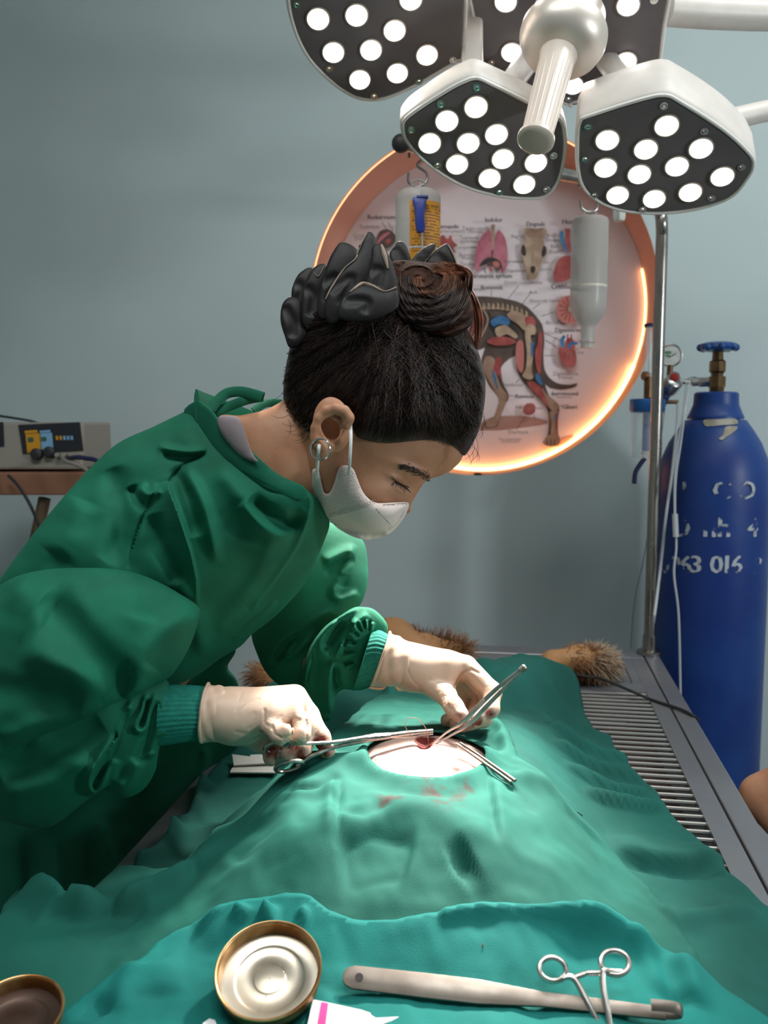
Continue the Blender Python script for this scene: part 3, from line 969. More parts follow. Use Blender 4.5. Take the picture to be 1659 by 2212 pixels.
# leader lines
for a, b in (((1050, 668), (1081, 643)), ((1127, 658), (1148, 630)), ((1150, 668), (1167, 655)), ((1170, 683), (1196, 674)), ((1177, 720), (1211, 736)), ((1178, 735), (1202, 750)), ((1176, 768), (1200, 768)),
             ((1098, 645), (1120, 617)), ((1061, 640), (1062, 627)), ((1100, 854), (1118, 856)), ((1190, 851), (1198, 852)), ((1210, 877), (1216, 877)), ((1115, 827), (1122, 818)), ((1136, 898), (1115, 928)), ((1152, 896), (1158, 908)),
             ((1048, 513), (1040, 518)), ((1018, 535), (1028, 535)), ((1018, 560), (1027, 562)), ((1110, 565), (1130, 568)), ((1112, 512), (1124, 520)), ((1210, 521), (1196, 520)), ((1200, 545), (1218, 540)), ((825, 480), (838, 500)), ((838, 480), (850, 500)), ((1205, 695), (1212, 688)), ((1045, 580), (1050, 592))):
    stroke([a, b], 1.4, INK, False)
# captions
for s, x, y, h, b in (('Indolor', 1066, 476, 10, 1), ('Dogsulc', 1157, 485, 10, 1), ('Heart', 1230, 480, 11, 1), ('Reduirmum syst', 835, 470, 10, 1), ('serespulis', 968, 490, 9, 1), ('Barras-ameors', 974, 500, 8, 0),
                      ('Targo-opasom', 1032, 494, 9, 0), ('Thoraeis', 1026, 501, 8, 0), ('Teerturiat', 1014, 514, 8, 0), ('pertiones', 1014, 522, 8, 0), ('Dorsumlvra', 1006, 535, 8, 0), ('Burotny', 1010, 551, 9, 0), ('Imurir', 1010, 558, 8, 0), ('Tsuuitus', 1010, 571, 8, 0),
                      ('Ducuiruturos syrtum', 1051, 597, 10, 1), ('Butrcd', 1118, 511, 8, 0), ('Eumomnis', 1110, 565, 8, 0), ('Dispulicoss', 1114, 585, 8, 0), ('oes', 1180, 567, 7, 0), ('Upeiris', 1178, 582, 8, 0),
                      ('Bloorin', 1196, 509, 8, 0), ('Bleutm', 1194, 519, 8, 0), ('Beri', 1198, 533, 8, 0), ('Duus', 1196, 545, 8, 0), ('Critblars', 1215, 620, 11, 1), ('d Jresurum', 1024, 625, 8, 0), ('Romtends', 1062, 622, 9, 1), ('Gruuts-suonummbe', 1130, 611, 8, 0), ('Aoh', 1152, 632, 8, 0),
                      ('Abvuruda bsuot', 1176, 650, 8, 0), ('Bertut', 1193, 698, 8, 0), ('Dgeneerive', 1228, 714, 10, 1), ('ooe', 1254, 762, 7, 0), ('Digmneions', 1222, 808, 9, 0), ('Disnuss', 1222, 816, 8, 0), ('Damhicon', 1107, 832, 9, 0), ('Remnois', 1133, 857, 9, 1), ('Surromsuval', 1220, 851, 9, 1), ('rerssurour', 1219, 858, 6, 0),
                      ('Glisert', 1231, 880, 9, 1), ('buts', 1121, 880, 7, 0), ('ows', 1165, 882, 7, 0), ('Diuriture', 1119, 934, 9, 0), ('bvs osuuomrus', 1102, 949, 6, 0), ('sutoiumosrit', 1102, 954, 6, 0), ('Tusltrimvt', 798, 491, 8, 0), ('Crusguur', 782, 509, 8, 0), ('Dissuri', 780, 516, 8, 0)):
    write(s, x, y, h, b)
art.build('print', PM, poster, smooth=False)

# ---------------------------------------------------------------- blue gas cylinder
m_blue = mat('blue_enamel', (0.011, 0.048, 0.20), 0.42, color2=(0.008, 0.03, 0.16), nscale=5, bump=0.15, bscale=40, spec=0.4)
m_blue2 = mat('blue_valve', (0.008, 0.07, 0.26), 0.3, color2=(0.006, 0.04, 0.18), nscale=14)
m_brass = mat('old_brass', (0.20, 0.12, 0.055), 0.4, 0.9, color2=(0.11, 0.065, 0.035), nscale=40)
m_steel = mat('steel', (0.55, 0.54, 0.52), 0.25, 1.0, rough2=0.4, nscale=30)
m_dsteel = mat('dark_steel', (0.25, 0.245, 0.24), 0.3, 1.0)
m_white_paint = mat('stencil_paint', (0.38, 0.42, 0.46), 0.7)
nt = m_white_paint.node_tree; b_ = nt.nodes['Principled BSDF']
tc_ = nt.nodes.new('ShaderNodeTexCoord'); n_ = nt.nodes.new('ShaderNodeTexNoise'); n_.inputs['Scale'].default_value = 38; n_.inputs['Detail'].default_value = 6
r_ = nt.nodes.new('ShaderNodeMapRange'); r_.inputs[1].default_value = 0.45; r_.inputs[2].default_value = 0.53
nt.links.new(tc_.outputs['Object'], n_.inputs['Vector']); nt.links.new(n_.outputs[0], r_.inputs[0]); nt.links.new(r_.outputs[0], b_.inputs['Alpha'])

GS = 1.1


class MBG(MB):
    def lathe(self, o, axis, prof, *a, **k): return MB.lathe(self, o, axis, [(t * GS, r * GS) for t, r in prof], *a, **k)
    def cyl(self, a, b, r, r2=None, n=20, mi=None, cap=True):
        a, b = np.asarray(a, float), np.asarray(b, float)
        L = np.linalg.norm(b - a)
        return MB.lathe(self, a, b - a, [(0, r * GS), (L, (r if r2 is None else r2) * GS)], n, cap, mi)
    def tube(self, pts, r, *a, **k): return MB.tube(self, pts, np.asarray(r) * GS if not np.isscalar(r) else r * GS, *a, **k)
    def box(self, c, s, *a, **k): return MB.box(self, c, np.asarray(s) * GS, *a, **k)
    def sphere(self, c, r, *a, **k): return MB.sphere(self, c, r, *a, **k)


def zg(z): return 1.35 + (z - 1.35) * GS if z > 1.0 else z


GC = P(1538, 1100, 1.97); GX, GY = GC[0], GC[1]
GR = 0.1105 * GS
gas = thing('gas_cylinder', (GX, GY, 0), 'tall blue gas cylinder with worn white stencilled letters standing beside the steel table', 'gas cylinder')
body = MB().lathe((GX, GY, 0), (0, 0, 1), [(zg(z_), r_) for z_, r_ in [(0, .098), (0.02, GR), (0.6, GR), (1.20, GR), (1.245, GR * .975), (1.28, GR * .91), (1.31, GR * .80), (1.335, GR * .66), (1.355, GR * .53), (1.362, 0.00000)]], 72).build('body', m_blue, gas, sharp=60)
MB().lathe((GX, GY, 0), (0, 0, 1), [(zg(z_), r_) for z_, r_ in [(1.357, 0.05940), (1.362, 0.05995), (1.366, 0.05720), (1.385, 0.04840), (1.39, 0.04785), (1.408, 0.04675), (1.411, 0.04180), (1.412, 0.01650)]], 48, False).build('neck_ring', m_blue, gas, sharp=40)
MB().lathe((GX, GY, 0), (0, 0, 1), [(zg(z_), r_) for z_, r_ in [(1.405, 0.01485), (1.42, 0.01705), (1.421, 0.01705), (1.421, 0.01925), (1.442, 0.01925), (1.442, 0.01375), (1.448, 0.01375), (1.452, 0.01815), (1.472, 0.01815), (1.475, 0.01265), (1.497, 0.01155)]], 6).build('valve_body', m_brass, gas, smooth=False, label='brown brass valve')
hw = MBG(); hz = zg(1.502)
hw.lathe((GX, GY, hz), (0, 0, 1), [(-.012, .012), (-.008, .0345), (-.003, .037), (.004, .0355), (.0075, .026), (.009, .012), (.0095, .0)], 40)
for k in range(8):
    a = k * math.pi / 4; hw.sphere((GX + .0374 * math.cos(a), GY + .0374 * math.sin(a), hz - .003), .0077, 8)
hw.build('hand_wheel', m_blue2, gas, label='lobed blue hand wheel')
# stencilled letters wrapped on the shell
facing = math.atan2(-GY, -GX)


def stencil(s, px, py, hpx, parent=gas, name='lettering', m=m_white_paint):
    h = hpx / FPX * 1.85
    v, f = text_shape(s, h / 0.72)
    if not len(v): return
    bmx = bmesh.new()
    vs = [bmx.verts.new(q) for q in v]
    for t in f: bmx.faces.new([vs[i] for i in t])
    bmesh.ops.subdivide_edges(bmx, edges=[e for e in bmx.edges if e.calc_length() > .006], cuts=2)
    bmesh.ops.triangulate(bmx, faces=bmx.faces)
    # where the pixel's ray meets the shell
    r = P(px, py, 1.0) - CAM
    A = r[0] ** 2 + r[1] ** 2; B_ = -2 * (r[0] * GX + r[1] * GY); C_ = GX ** 2 + GY ** 2 - GR ** 2
    t = (-B_ - math.sqrt(max(B_ * B_ - 4 * A * C_, 0))) / (2 * A)
    q = CAM + r * t
    a0 = math.atan2(q[1] - GY, q[0] - GX)
    bmx.verts.index_update()
    wob = [(0, 0), (.0016, .0008), (-.0014, .0004)]
    V = [(GX + (GR + .0007) * math.cos(a0 + p.co.x / GR), GY + (GR + .0007) * math.sin(a0 + p.co.x / GR), q[2] + p.co.y) for p in bmx.verts]
    art_ = MB()
    for k_, (ox, oz) in enumerate(wob):
        art_.add([(GX + (GR + .0007 + .00015 * k_) * math.cos(a0 + (p.co.x + ox) / GR), GY + (GR + .0007 + .00015 * k_) * math.sin(a0 + (p.co.x + ox) / GR), q[2] + p.co.y + oz) for p in bmx.verts], [[p.index for p in t_.verts] for t_ in bmx.faces])
    bmx.free()
    return art_.build(name, m, parent, smooth=False, label='worn white stencilled letters')


for row, cx_, cy_, hp_, adv in (('I  C O', 1545, 1078, 40, 27), ('D nh 4', 1548, 1160, 44, 31), ('0963 016 P', 1536, 1238, 40, 22)):
    for i, ch in enumerate(row):
        if ch != ' ': stencil(ch, cx_ + (i - (len(row) - 1) / 2) * adv, cy_, hp_, name='stencilled_letter')
m_tape = mat('old_tape', (0.36, 0.34, 0.29), 0.7, color2=(0.25, 0.22, 0.16), nscale=30)


def shell_patch(pts, m, name, lab, zr=None):
    """a scrap of tape lying on the cylinder's shoulder"""
    def rad(z): return np.interp(z, [zg(q) for q in (1.20, 1.245, 1.28, 1.31, 1.335, 1.355)], [GR, GR * .975, GR * .91, GR * .80, GR * .66, GR * .53])
    out = []
    for x, y in pts:
        t = 1.5
        for _ in range(60):
            q = CAM + (P(x, y, 1.0) - CAM) * t
            dd = math.hypot(q[0] - GX, q[1] - GY) - rad(q[2])
            t += max(dd, -0.01) * .7
        out.append(q + 0.0015 * unit([q[0] - GX, q[1] - GY, 0.4 * GR]))
    mb = MB(); c = np.mean(out, 0); n = len(out); rings = []
    for k in (1.0, .66, .33, .001):
        for q in out:
            p = c + (q - c) * k; rr = rad(p[2]) + .0025; v_ = unit([p[0] - GX, p[1] - GY, 0])
            rings.append(np.array([GX + v_[0] * rr, GY + v_[1] * rr, p[2]]))
    mb.add(rings, [(j * n + i, j * n + (i + 1) % n, (j + 1) * n + (i + 1) % n, (j + 1) * n + i) for j in range(3) for i in range(n)])
    return mb.build(name, m, gas, label=lab)


shell_patch(catmull([(1521, 908), (1550, 906), (1585, 905), (1592, 911), (1590, 917), (1560, 919), (1528, 922), (1522, 918)], 2, True), m_tape, 'tape_scrap', 'grey strip of old tape')
shell_patch(catmull([(1565, 925), (1575, 921), (1592, 922), (1588, 930), (1578, 938), (1568, 945), (1560, 951), (1552, 948), (1562, 940)], 2, True), m_tape, 'tape_scrap', 'torn curl of old tape')

# ---------------------------------------------------------------- regulator with gauge and humidifier
m_clear = mat('clear_plastic', (0.95, 0.97, 0.97), 0.08, trans=0.0, alpha=0.22, spec=0.6)
m_gauge = mat('gauge_face', (0.62, 0.63, 0.60), 0.5, color2=(0.5, 0.52, 0.48), nscale=60)
m_redcap = mat('red_cap', (0.35, 0.03, 0.03), 0.4)
m_hum_blue = mat('humidifier_blue', (0.012, 0.10, 0.33), 0.35)
m_dkblue = mat('dark_blue_rubber', (0.012, 0.014, 0.07), 0.5)
m_green_print = mat('gauge_green', (0.10, 0.22, 0.12), 0.5)
reg = thing('oxygen_regulator', P(1400, 1040, 1.97), 'oxygen regulator with round gauge and blue-topped humidifier bottle at the blue cylinder valve', 'regulator')
RD = 1.97
inlet = np.array([GX, GY, zg(1.4315)])
jn = P(1462, 823, RD)
MBG().cyl(inlet - np.array([.012, 0, 0]), P(1512, 826, RD - .01), .0105, n=6).cyl(P(1516, 824, RD - .01), P(1496, 826, RD), .0085, n=16).cyl(P(1500, 826, RD), jn, .0055, n=14).build('inlet_pipe', m_steel, reg, sharp=40)
MBG().lathe(P(1445, 838, RD), P(1466, 812, RD - .03) - P(1445, 838, RD), [(-.018, .008), (-.012, .015), (.0, .019), (.022, .018), (.026, .013)], 28).build('regulator_body', m_steel, reg, sharp=40)
gN = unit(CAM - P(1448, 768, RD) + np.array([0.2, 0, 0.05]))
gg = P(1448, 768, RD)
ga = MBG().lathe(gg - gN * (.012 * GS), gN, [(0, .018), (.002, .0222), (.014, .0235), (.0185, .0235), (.019, .0215), (.016, .0205)], 40, True).build('gauge', m_steel, reg, sharp=40)
MBG().lathe(gg + gN * (.0045 * GS), gN, [(0, .0203), (.0006, .0203)], 36).build('gauge_dial', m_gauge, ga)
x_, y_, z_ = frame_of(gN)
q_ = gg + gN * (.0056 * GS)
MBG().box(q_ - x_ * (.005 * GS) + y_ * (.006 * GS), (.012, .006, .0004), (x_, y_, z_)).box(q_ - x_ * .006 - y_ * .0005, (.008, .004, .0004), (x_, y_, z_)).build('dial_print', m_green_print, ga, smooth=False)
MBG().box(q_ + gN * (.0006 * GS) + x_ * .004, (.016, .0012, .0004), (unit(x_ + y_ * .6), unit(y_ - x_ * .6), z_)).build('needle', m_p_dark, ga, smooth=False)
MBG().cyl(gg - UP * (.02 * GS), P(1446, 812, RD), .006, n=12).build('gauge_stem', m_brass, reg)
cN = unit(CAM - P(1456, 815, RD) + np.array([0, 0, -.1]))
MBG().lathe(P(1457, 815, RD - .028), cN, [(-.012, .0105), (.0, .0115), (.002, .0105)], 24).build('outlet_cap', m_steel, reg, sharp=40)
MBG().lathe(P(1457, 815, RD - .030), cN, [(0, .0088), (.002, .0085), (.003, .006)], 24).build('red_button', m_redcap, reg)
MBG().lathe(P(1440, 850, RD), P(1432, 862, RD - .01) - P(1440, 850, RD), [(0, .007), (.004, .0095), (.02, .009), (.023, .005)], 18).build('adjusting_knob', m_dkblue, reg)
MBG().cyl(P(1445, 838, RD), P(1400, 822, RD), .006, n=12).build('outlet_pipe', m_steel, reg)
fm = P(1402, 800, RD)
MBG().cyl(P(1402, 815, RD), P(1404, 708, RD), .0105, n=24).build('flow_tube', m_clear, reg, label='clear flow meter tube')
MBG().cyl(P(1402, 812, RD), P(1404, 712, RD), .0025, n=12).build('flow_rod', m_white_paint if False else m_gauge, reg)
MBG().cyl(P(1404, 706, RD), P(1404, 700, RD), .0118, n=24).build('flow_cap', m_dkblue, reg)
MBG().cyl(P(1390, 812, RD - .004), P(1400, 812, RD), .009, n=16).cyl(P(1401, 815, RD), P(1400, 860, RD), .009, n=16).build('flow_valve', m_brass, reg, sharp=40)
hb = P(1399, 862, RD)
MBG().lathe(hb, (0, 0, -1), [(-.001, .012), (.0, .034), (.003, .0355), (.022, .0355), (.026, .034), (.028, .02)], 40).build('humidifier_lid', m_hum_blue, reg, sharp=40, label='blue screw lid')
MBG().lathe(hb, (0, 0, -1), [(.026, .0325), (.06, .0325), (.110, .0315), (.121, .029), (.123, .0)], 40, False).build('humidifier_jar', m_clear, reg, label='clear humidifier jar')
MBG().lathe(hb, (0, 0, -1), [(.02, .0085), (.105, .0085), (.106, .0)], 20).build('dip_tube', m_hum_blue, reg)
MBG().lathe(hb, (0, 0, -1), [(.106, .010), (.114, .010)], 20).build('diffuser', m_gauge, reg)
MBG().cyl(hb + RT * (.03 * GS) - UP * (.006 * GS), hb + RT * (.062 * GS) - UP * (.006 * GS), .004, n=12).build('hose_barb', m_brass, reg)
MBG().tube(catmull([P(1393, 990, RD), P(1385, 1000, RD), P(1373, 1020, RD), P(1370, 1045, RD)], 6), .0048, 10).build('rubber_hose', m_dkblue, reg)
m_tubing = mat('clear_tubing', (0.55, 0.58, 0.60), 0.2, alpha=0.6)
m_cable = mat('black_cable', (0.02, 0.02, 0.022), 0.5)
t_ = MBG().tube(catmull([P(1464, 872, 1.955), P(1462, 920, 1.87), P(1452, 1020, 1.848), P(1438, 1120, 1.838), P(1425, 1240, 1.87), P(1412, 1340, 1.8), P(1400, 1400, 2.0), P(1402, 1406, 1.97)], 8), .0028, 8).build('oxygen_tube', m_tubing)
tag(t_, 'long clear tube hanging down in front of the blue cylinder', 'tube')
t_ = MBG()
t_.tube(catmull([P(1490, 826, 1.935), P(1482, 870, 1.858), P(1470, 960, 1.832), P(1460, 1030, 1.828), P(1458, 1100, 1.828), P(1461, 1180, 1.828), P(1456, 1240, 1.828), P(1466, 1330, 1.828), P(1470, 1500, 1.828)], 8), .0022, 8)
t_.tube(catmull([P(1483, 826, 1.935), P(1474, 900, 1.858), P(1464, 960, 1.832), P(1457, 1040, 1.828), P(1457, 1110, 1.828)], 8), .0018, 8)
t_.cyl(P(1458, 1110, 1.828), P(1460, 1160, 1.828), .0055, n=14)
tag(t_.build('drip_line', m_tubing), 'clear double drip line with a small chamber looped over the regulator pipe', 'tube')
t_ = MBG().tube(catmull([P(1522, 822, 1.968), P(1495, 815, 1.968), P(1470, 830, 1.975), P(1440, 870, 2.0), P(1430, 930, 2.0), P(1410, 1060, 2.2), P(1392, 1200, 2.25), P(1372, 1290, 2.28), P(1362, 1400, 2.3)], 8), .0011, 6).build('thin_cable', m_dsteel)
tag(t_, 'thin grey wire from the regulator running down the wall', 'wire')

# ---------------------------------------------------------------- drip stand
m_stand = mat('stand_steel', (0.34, 0.31, 0.285), 0.22, 1.0, rough2=0.35, nscale=12)
PXY = hit(1402, 1412, 0.85)
ZT = P(1428, 478, 1.965)[2]
stand = thing('drip_stand', (PXY[0], PXY[1], 0.85), 'polished steel drip stand pole with a long hook bar at the table corner', 'drip stand')
left_end = P(866, 310, 1.56)
c1 = np.array([PXY[0], PXY[1], ZT])
right_bar = P(1392, 412, 1.90)
path = [np.array([PXY[0], PXY[1], 0.852])] + [np.array([PXY[0], PXY[1], z]) for z in np.linspace(1.0, ZT - .06, 8)]
path += list(catmull([c1 - [0, 0, .06], c1 - [.004, .002, .02], P(1412, 425, 1.93), right_bar, P(1340, 402, 1.86)], 6))
path += [P(1235, 381, 1.80), P(1100, 355, 1.72), P(950, 326, 1.62), left_end]
MB().tube(path, .0125, 20).build('pole', m_stand, stand)
MB().lathe(np.array([PXY[0], PXY[1], .851]), (0, 0, 1), [(0, .026), (.006, .026), (.008, .015), (.04, .0145)], 28).build('pole_socket', m_stand, stand, sharp=40)
MB().sphere(left_end, .0165, 10).build('end_cap', mat('black_rubber', (0.03, .032, .035), .5), stand, label='black end knob')


def s_hook(name, top, bot, r, h_dir, label):
    """top and bottom of the wire hook"""
    top, bot = np.asarray(top), np.asarray(bot)
    L = np.linalg.norm(bot - top); u = unit(bot - top); s = h_dir
    R = L * .22
    pts = [top + u * R * 1.5 - s * R, top + u * R * .55 - s * R * .95, top + u * 0, top + u * R * .5 + s * R * .95, top + u * R * 1.5 + s * R * .4, (top + bot) / 2 - s * R * .1, bot - u * R * 1.5 - s * 0 + s * R * .9, bot - u * R * .5 + s * R * .9, bot, bot - u * R * .5 - s * R * .95, bot - u * R * 1.5 - s * R]
    o = MB().tube(catmull(pts, 6), r, 10).build(name, m_dsteel)
    return tag(o, label, 'hook')


s_hook('steel_hook', P(905, 312, 1.60), P(902, 404, 1.60), .0024, RT, 'steel S hook holding the drip bottle with the orange label')
s_hook('steel_hook', P(1266, 378, 1.815), P(1275, 459, 1.815), .0022, RT, 'steel S hook holding the half full drip bottle')
MB_c = MB().lathe(P(1338, 440, 1.86), (0, 0, -1), [(-.03, .016), (0, .0155), (.03, .0145), (.036, .0125)], 6)
tag(MB_c.build('stand_clamp', m_gauge, stand), None)

# ---------------------------------------------------------------- drip bottles
m_bottle = mat('milky_bottle', (0.56, 0.55, 0.52), 0.3, alpha=0.6, spec=0.4)
m_water = mat('clear_fluid', (0.85, 0.85, 0.86), 0.06, alpha=0.25, spec=0.7)
m_orange = mat('orange_label', (0.62, 0.26, 0.02), 0.5, color2=(0.70, 0.33, 0.04), nscale=10)
m_clamp = mat('blue_clamp', (0.02, 0.04, 0.26), 0.4)
D1 = 1.60
b1 = P(903, 412, D1)
sc1 = D1 / FPX
bot1 = thing('drip_bottle', b1 - [0, 0, 0.2], 'hanging milky drip bottle with orange label and blue clip', 'drip bottle')
R1 = 49 * sc1
MB().lathe(b1, (0, 0, -1), [(-.004, R1 * .3), (.0, R1 * .72), (.004, R1 * .88), (.012, R1 * .99), (.02, R1), (.150, R1), (.165, R1 * .94), (.178, R1 * .75), (.186, .014), (.205, .0125), (.206, 0)], 56, False).build('bottle', m_bottle, bot1)
MB().tube(catmull([b1 + RT * .010 + [0, 0, 0], b1 + RT * .012 + [0, 0, .014], b1 + [0, 0, .019], b1 - RT * .012 + [0, 0, .014], b1 - RT * .010], 5), .0022, 8).build('hanging_loop', m_bottle, bot1)
lb = MB(); av = math.atan2(-b1[1], -b1[0])
a_l, a_r = av - 0.36, av + 1.35
zz0, zz1 = b1[2] - .026, b1[2] - .145
for i in range(24):
    a, c = a_l + (a_r - a_l) * i / 24, a_l + (a_r - a_l) * (i + 1) / 24
    lb.add([(b1[0] + (R1 + .0006) * math.cos(t), b1[1] + (R1 + .0006) * math.sin(t), z) for t, z in ((a, zz0), (c, zz0), (c, zz1), (a, zz1))], [(0, 1, 2, 3)])
lab_o = lb.build('label', m_orange, bot1, label='orange printed label')
lt = MB(); r2 = random.Random(3)
for row in range(17):
    z = zz0 - .008 - row * .0053
    t = a_l + .12
    while t < a_r - .15:
        w = r2.uniform(.03, .10)
        if r2.random() < .78 and z > zz1 + .03: lt.add([(b1[0] + (R1 + .0011) * math.cos(q), b1[1] + (R1 + .0011) * math.sin(q), zq) for q, zq in ((t, z), (t + w, z), (t + w, z - .0018), (t, z - .0018))], [(0, 1, 2, 3)])
        t += w + .025
lt.build('label_print', m_p_brown, lab_o, smooth=False)
wz = P(905, 541, D1)[2]
lt = MB()
for i in range(14):
    a, c = a_l + (a_r - a_l) * i / 14, a_l + (a_r - a_l) * (i + 1) / 14
    lt.add([(b1[0] + (R1 + .0011) * math.cos(t), b1[1] + (R1 + .0011) * math.sin(t), z) for t, z in ((a, wz + .002), (c, wz + .002), (c, wz - .0015), (a, wz - .0015))], [(0, 1, 2, 3)])
lt.build('label_stripe', m_gauge, lab_o, smooth=False)
cp = P(906, 430, D1 - .046)
mbc = MB(); xx, yy, zz = RT, UP, -FW
mbc.prism([cp + xx * a * sc1 + yy * b * sc1 for a, b in catmull([(-14, 0), (13, 0), (12, -20), (10, -40), (12, -62), (8, -71), (-2, -73), (-7, -66), (-9, -50), (-10, -25)], 3, True)], zz * .009, bevel=.002)
mbc.box(cp + xx * 6 * sc1 + yy * 1.5 * sc1 + zz * .005, (24 * sc1, 3.5 * sc1, .012), (xx, yy, zz))
cl = mbc.build('roller_clip', m_clamp, bot1, sharp=50, label='blue plastic clip')
MB().tube(catmull([b1 - FW * .01 + UP * .012 + RT * .004, P(907, 415, D1 - .05), P(906, 440, D1 - .052), P(911, 500, D1 - .05), P(912, 570, D1 - .048), P(905, 640, D1 - .04), P(900, 760, D1 - .02)], 6), .0016, 8).build('tube', m_tubing, bot1)

D2 = 1.815
b2 = P(1275, 470, D2); sc2 = D2 / FPX; R2 = 39.5 * sc2
bot2 = thing('drip_bottle', b2 - [0, 0, .27], 'upside-down hanging drip bottle half full of clear fluid without a label', 'drip bottle')
MB().lathe(b2, (0, 0, -1), [(0, R2 * .3), (.0, R2 * .8), (.004, R2 * .95), (.010, R2), (.03, R2 * .985), (.035, R2 * 1.0), (.165, R2), (.185, R2 * .96), (.200, R2 * .83), (.212, R2 * .62), (.220, R2 * .42), (.226, .0145), (.248, .0135), (.249, .0165), (.254, .0165), (.256, .014), (.266, .0135), (.266, 0)], 56, False).build('bottle', m_bottle, bot2)
MB().tube(catmull([b2 + RT * .011, b2 + RT * .012 + [0, 0, .010], b2 + [0, 0, .014], b2 - RT * .012 + [0, 0, .010], b2 - RT * .011], 5), .0012, 8).build('hanging_loop', m_bottle, bot2)
MB().lathe(b2, (0, 0, -1), [(.138, R2 * 1.004), (.1405, R2 * 1.02), (.143, R2 * 1.004)], 48, False).build('fluid_line', mat('fluid_line', (0.75, .68, .6), .2), bot2)
ln = MB()
ln.tube(catmull([P(1273, 735, D2), P(1276, 780, D2), P(1300, 850, 1.86), P(1330, 960, 1.95)], 6), .0014, 6)

# ---------------------------------------------------------------- side table with the electrosurgery unit
m_wood = mat('peach_laminate', (0.28, 0.13, 0.075), 0.5, color2=(0.23, 0.105, 0.06), nscale=6)
m_wood_leg = mat('wood_leg', (0.13, 0.085, 0.045), 0.6, color2=(0.09, 0.06, 0.035), nscale=12)
m_case = mat('beige_case', (0.27, 0.245, 0.21), 0.45)
m_panel = mat('dark_panel', (0.018, 0.018, 0.022), 0.35)
SD = 1.95
zt = P(100, 1020, SD)[2]
tb_l, tb_r = P(-190, 1035, SD), P(230, 1010, SD)
ux = unit((tb_r - tb_l) * [1, 1, 0]); uy = np.array([-ux[1], ux[0], 0])
w_ = np.linalg.norm(tb_r - tb_l)
ctr = (tb_l + tb_r) / 2
side = thing('side_table', (ctr[0], ctr[1] + .15, 0), 'small peach-topped wooden side table against the wall, at the left', 'table')
MB().box((ctr[0] + uy[0] * .16, ctr[1] + uy[1] * .16, zt - .026), (w_, .32, .05), (ux, uy, np.array([0, 0, 1.]))).build('table_top', m_wood, side, smooth=False, bevel=.003)
for sx in (-.42, .42):
    for sy in (.03, .29):
        q = ctr + ux * sx * w_ + uy * sy
        MB().box((q[0], q[1], (zt - .05) / 2), (.035, .035, zt - .05), (ux, uy, np.array([0, 0, 1.]))).build('leg', m_wood_leg, side, smooth=False, bevel=.003)
MB().cyl((ctr + ux * -.40 * w_ + uy * .03) * [1, 1, 0] + [0, 0, .25], (ctr + ux * .15 * w_ + uy * .03) * [1, 1, 0] + [0, 0, zt - .06], .014, n=8).build('brace', m_wood_leg, side)

ul = P(-60, 920, SD + .02); 
unit_o = thing('electrosurgery_unit', (ctr[0] - .1, ctr[1] + .15, zt), 'beige electrosurgery unit with dark front panel and two knobs on the side table', 'medical device')
zb = zt + .004
fl = P(-140, 1000, SD + .03); fl[2] = zb
frr = P(178, 990, SD + .03); frr[2] = zb
hx = unit(frr - fl); hy = np.array([-hx[1], hx[0], 0]); hz_ = np.array([0, 0, 1.])
W = np.linalg.norm(frr - fl); HH = P(90, 912, SD + .04)[2] - zb
lean = .018


def fpt(u, v, o=0.0): return fl + hx * u * W + hz_ * v * HH + hy * (lean * v) - unit(hy - hz_ * lean / HH) * o


case = MB()
case.add([fpt(0, 0), fpt(1, 0), fpt(1, 1), fpt(0, 1), fpt(0, 0) + hy * .22, fpt(1, 0) + hy * .22, fpt(1, 1) + hy * .2, fpt(0, 1) + hy * .2], [(0, 1, 2, 3), (5, 4, 7, 6), (0, 4, 5, 1), (3, 2, 6, 7), (0, 3, 7, 4), (1, 5, 6, 2)])
case.build('case', m_case, unit_o, smooth=False, bevel=.006)


def face_px(x, y): 
    return on_plane(x, y, fpt(0, .5), np.cross(hx, unit(hz_ * HH + hy * lean)))


nf = np.cross(hx, unit(hz_ * HH + hy * lean)); nf = nf if nf[1] < 0 else -nf


def face_quad(pts, m, name, o, lab=None, parent=None):
    q = [face_px(x, y) + nf * o for x, y in pts]
    return MB().prism(q, nf * .0008).build(name, m, parent or unit_o, smooth=False, label=lab)


face_quad([(40, 918), (173, 912), (181, 974), (50, 981)], m_panel, 'front_panel', .001)
face_quad([(-60, 912), (8, 912), (10, 965), (-60, 968)], m_panel, 'side_panel', .001)
m_oj = mat('panel_orange', (0.52, 0.24, 0.01), .5); m_lb = mat('panel_blue', (0.17, 0.34, 0.52), .5); m_gn = mat('panel_green', (.03, .10, .05), .5)
oj = face_quad([(56, 938), (86, 936), (90, 976), (60, 979)], m_oj, 'orange_field', .002); face_quad([(54, 931), (81, 929), (82, 935), (55, 937)], m_oj, 'orange_strip', .002)
face_quad([(88, 936), (113, 935), (116, 968), (91, 972)], m_lb, 'blue_field', .002); face_quad([(86, 931), (109, 929), (110, 934), (87, 935)], m_lb, 'blue_strip', .002)
face_quad([(61, 946), (73, 945), (74, 955), (62, 956)], m_gn, 'green_display', .003); face_quad([(90, 945), (101, 944), (102, 953), (91, 954)], m_gn, 'green_display', .003)
for i in range(5):
    face_quad([(121 + i * 8, 942), (126 + i * 8, 942), (127 + i * 8, 950), (122 + i * 8, 951)], m_oj if i < 2 else m_lb, 'button', .002)
for x, y in ((82, 982), (110, 978)):
    q = face_px(x, y)
    MB().lathe(q, nf, [(0, .013), (.014, .0125), (.016, .010), (.016, 0)], 24).build('knob', m_cable, unit_o, sharp=40, label='black control knob')
for x in (130, 145, 160):
    q = face_px(x, 985)
    MB().lathe(q, nf, [(0, .006), (.022, .005)], 12).build('plug', m_case, unit_o)
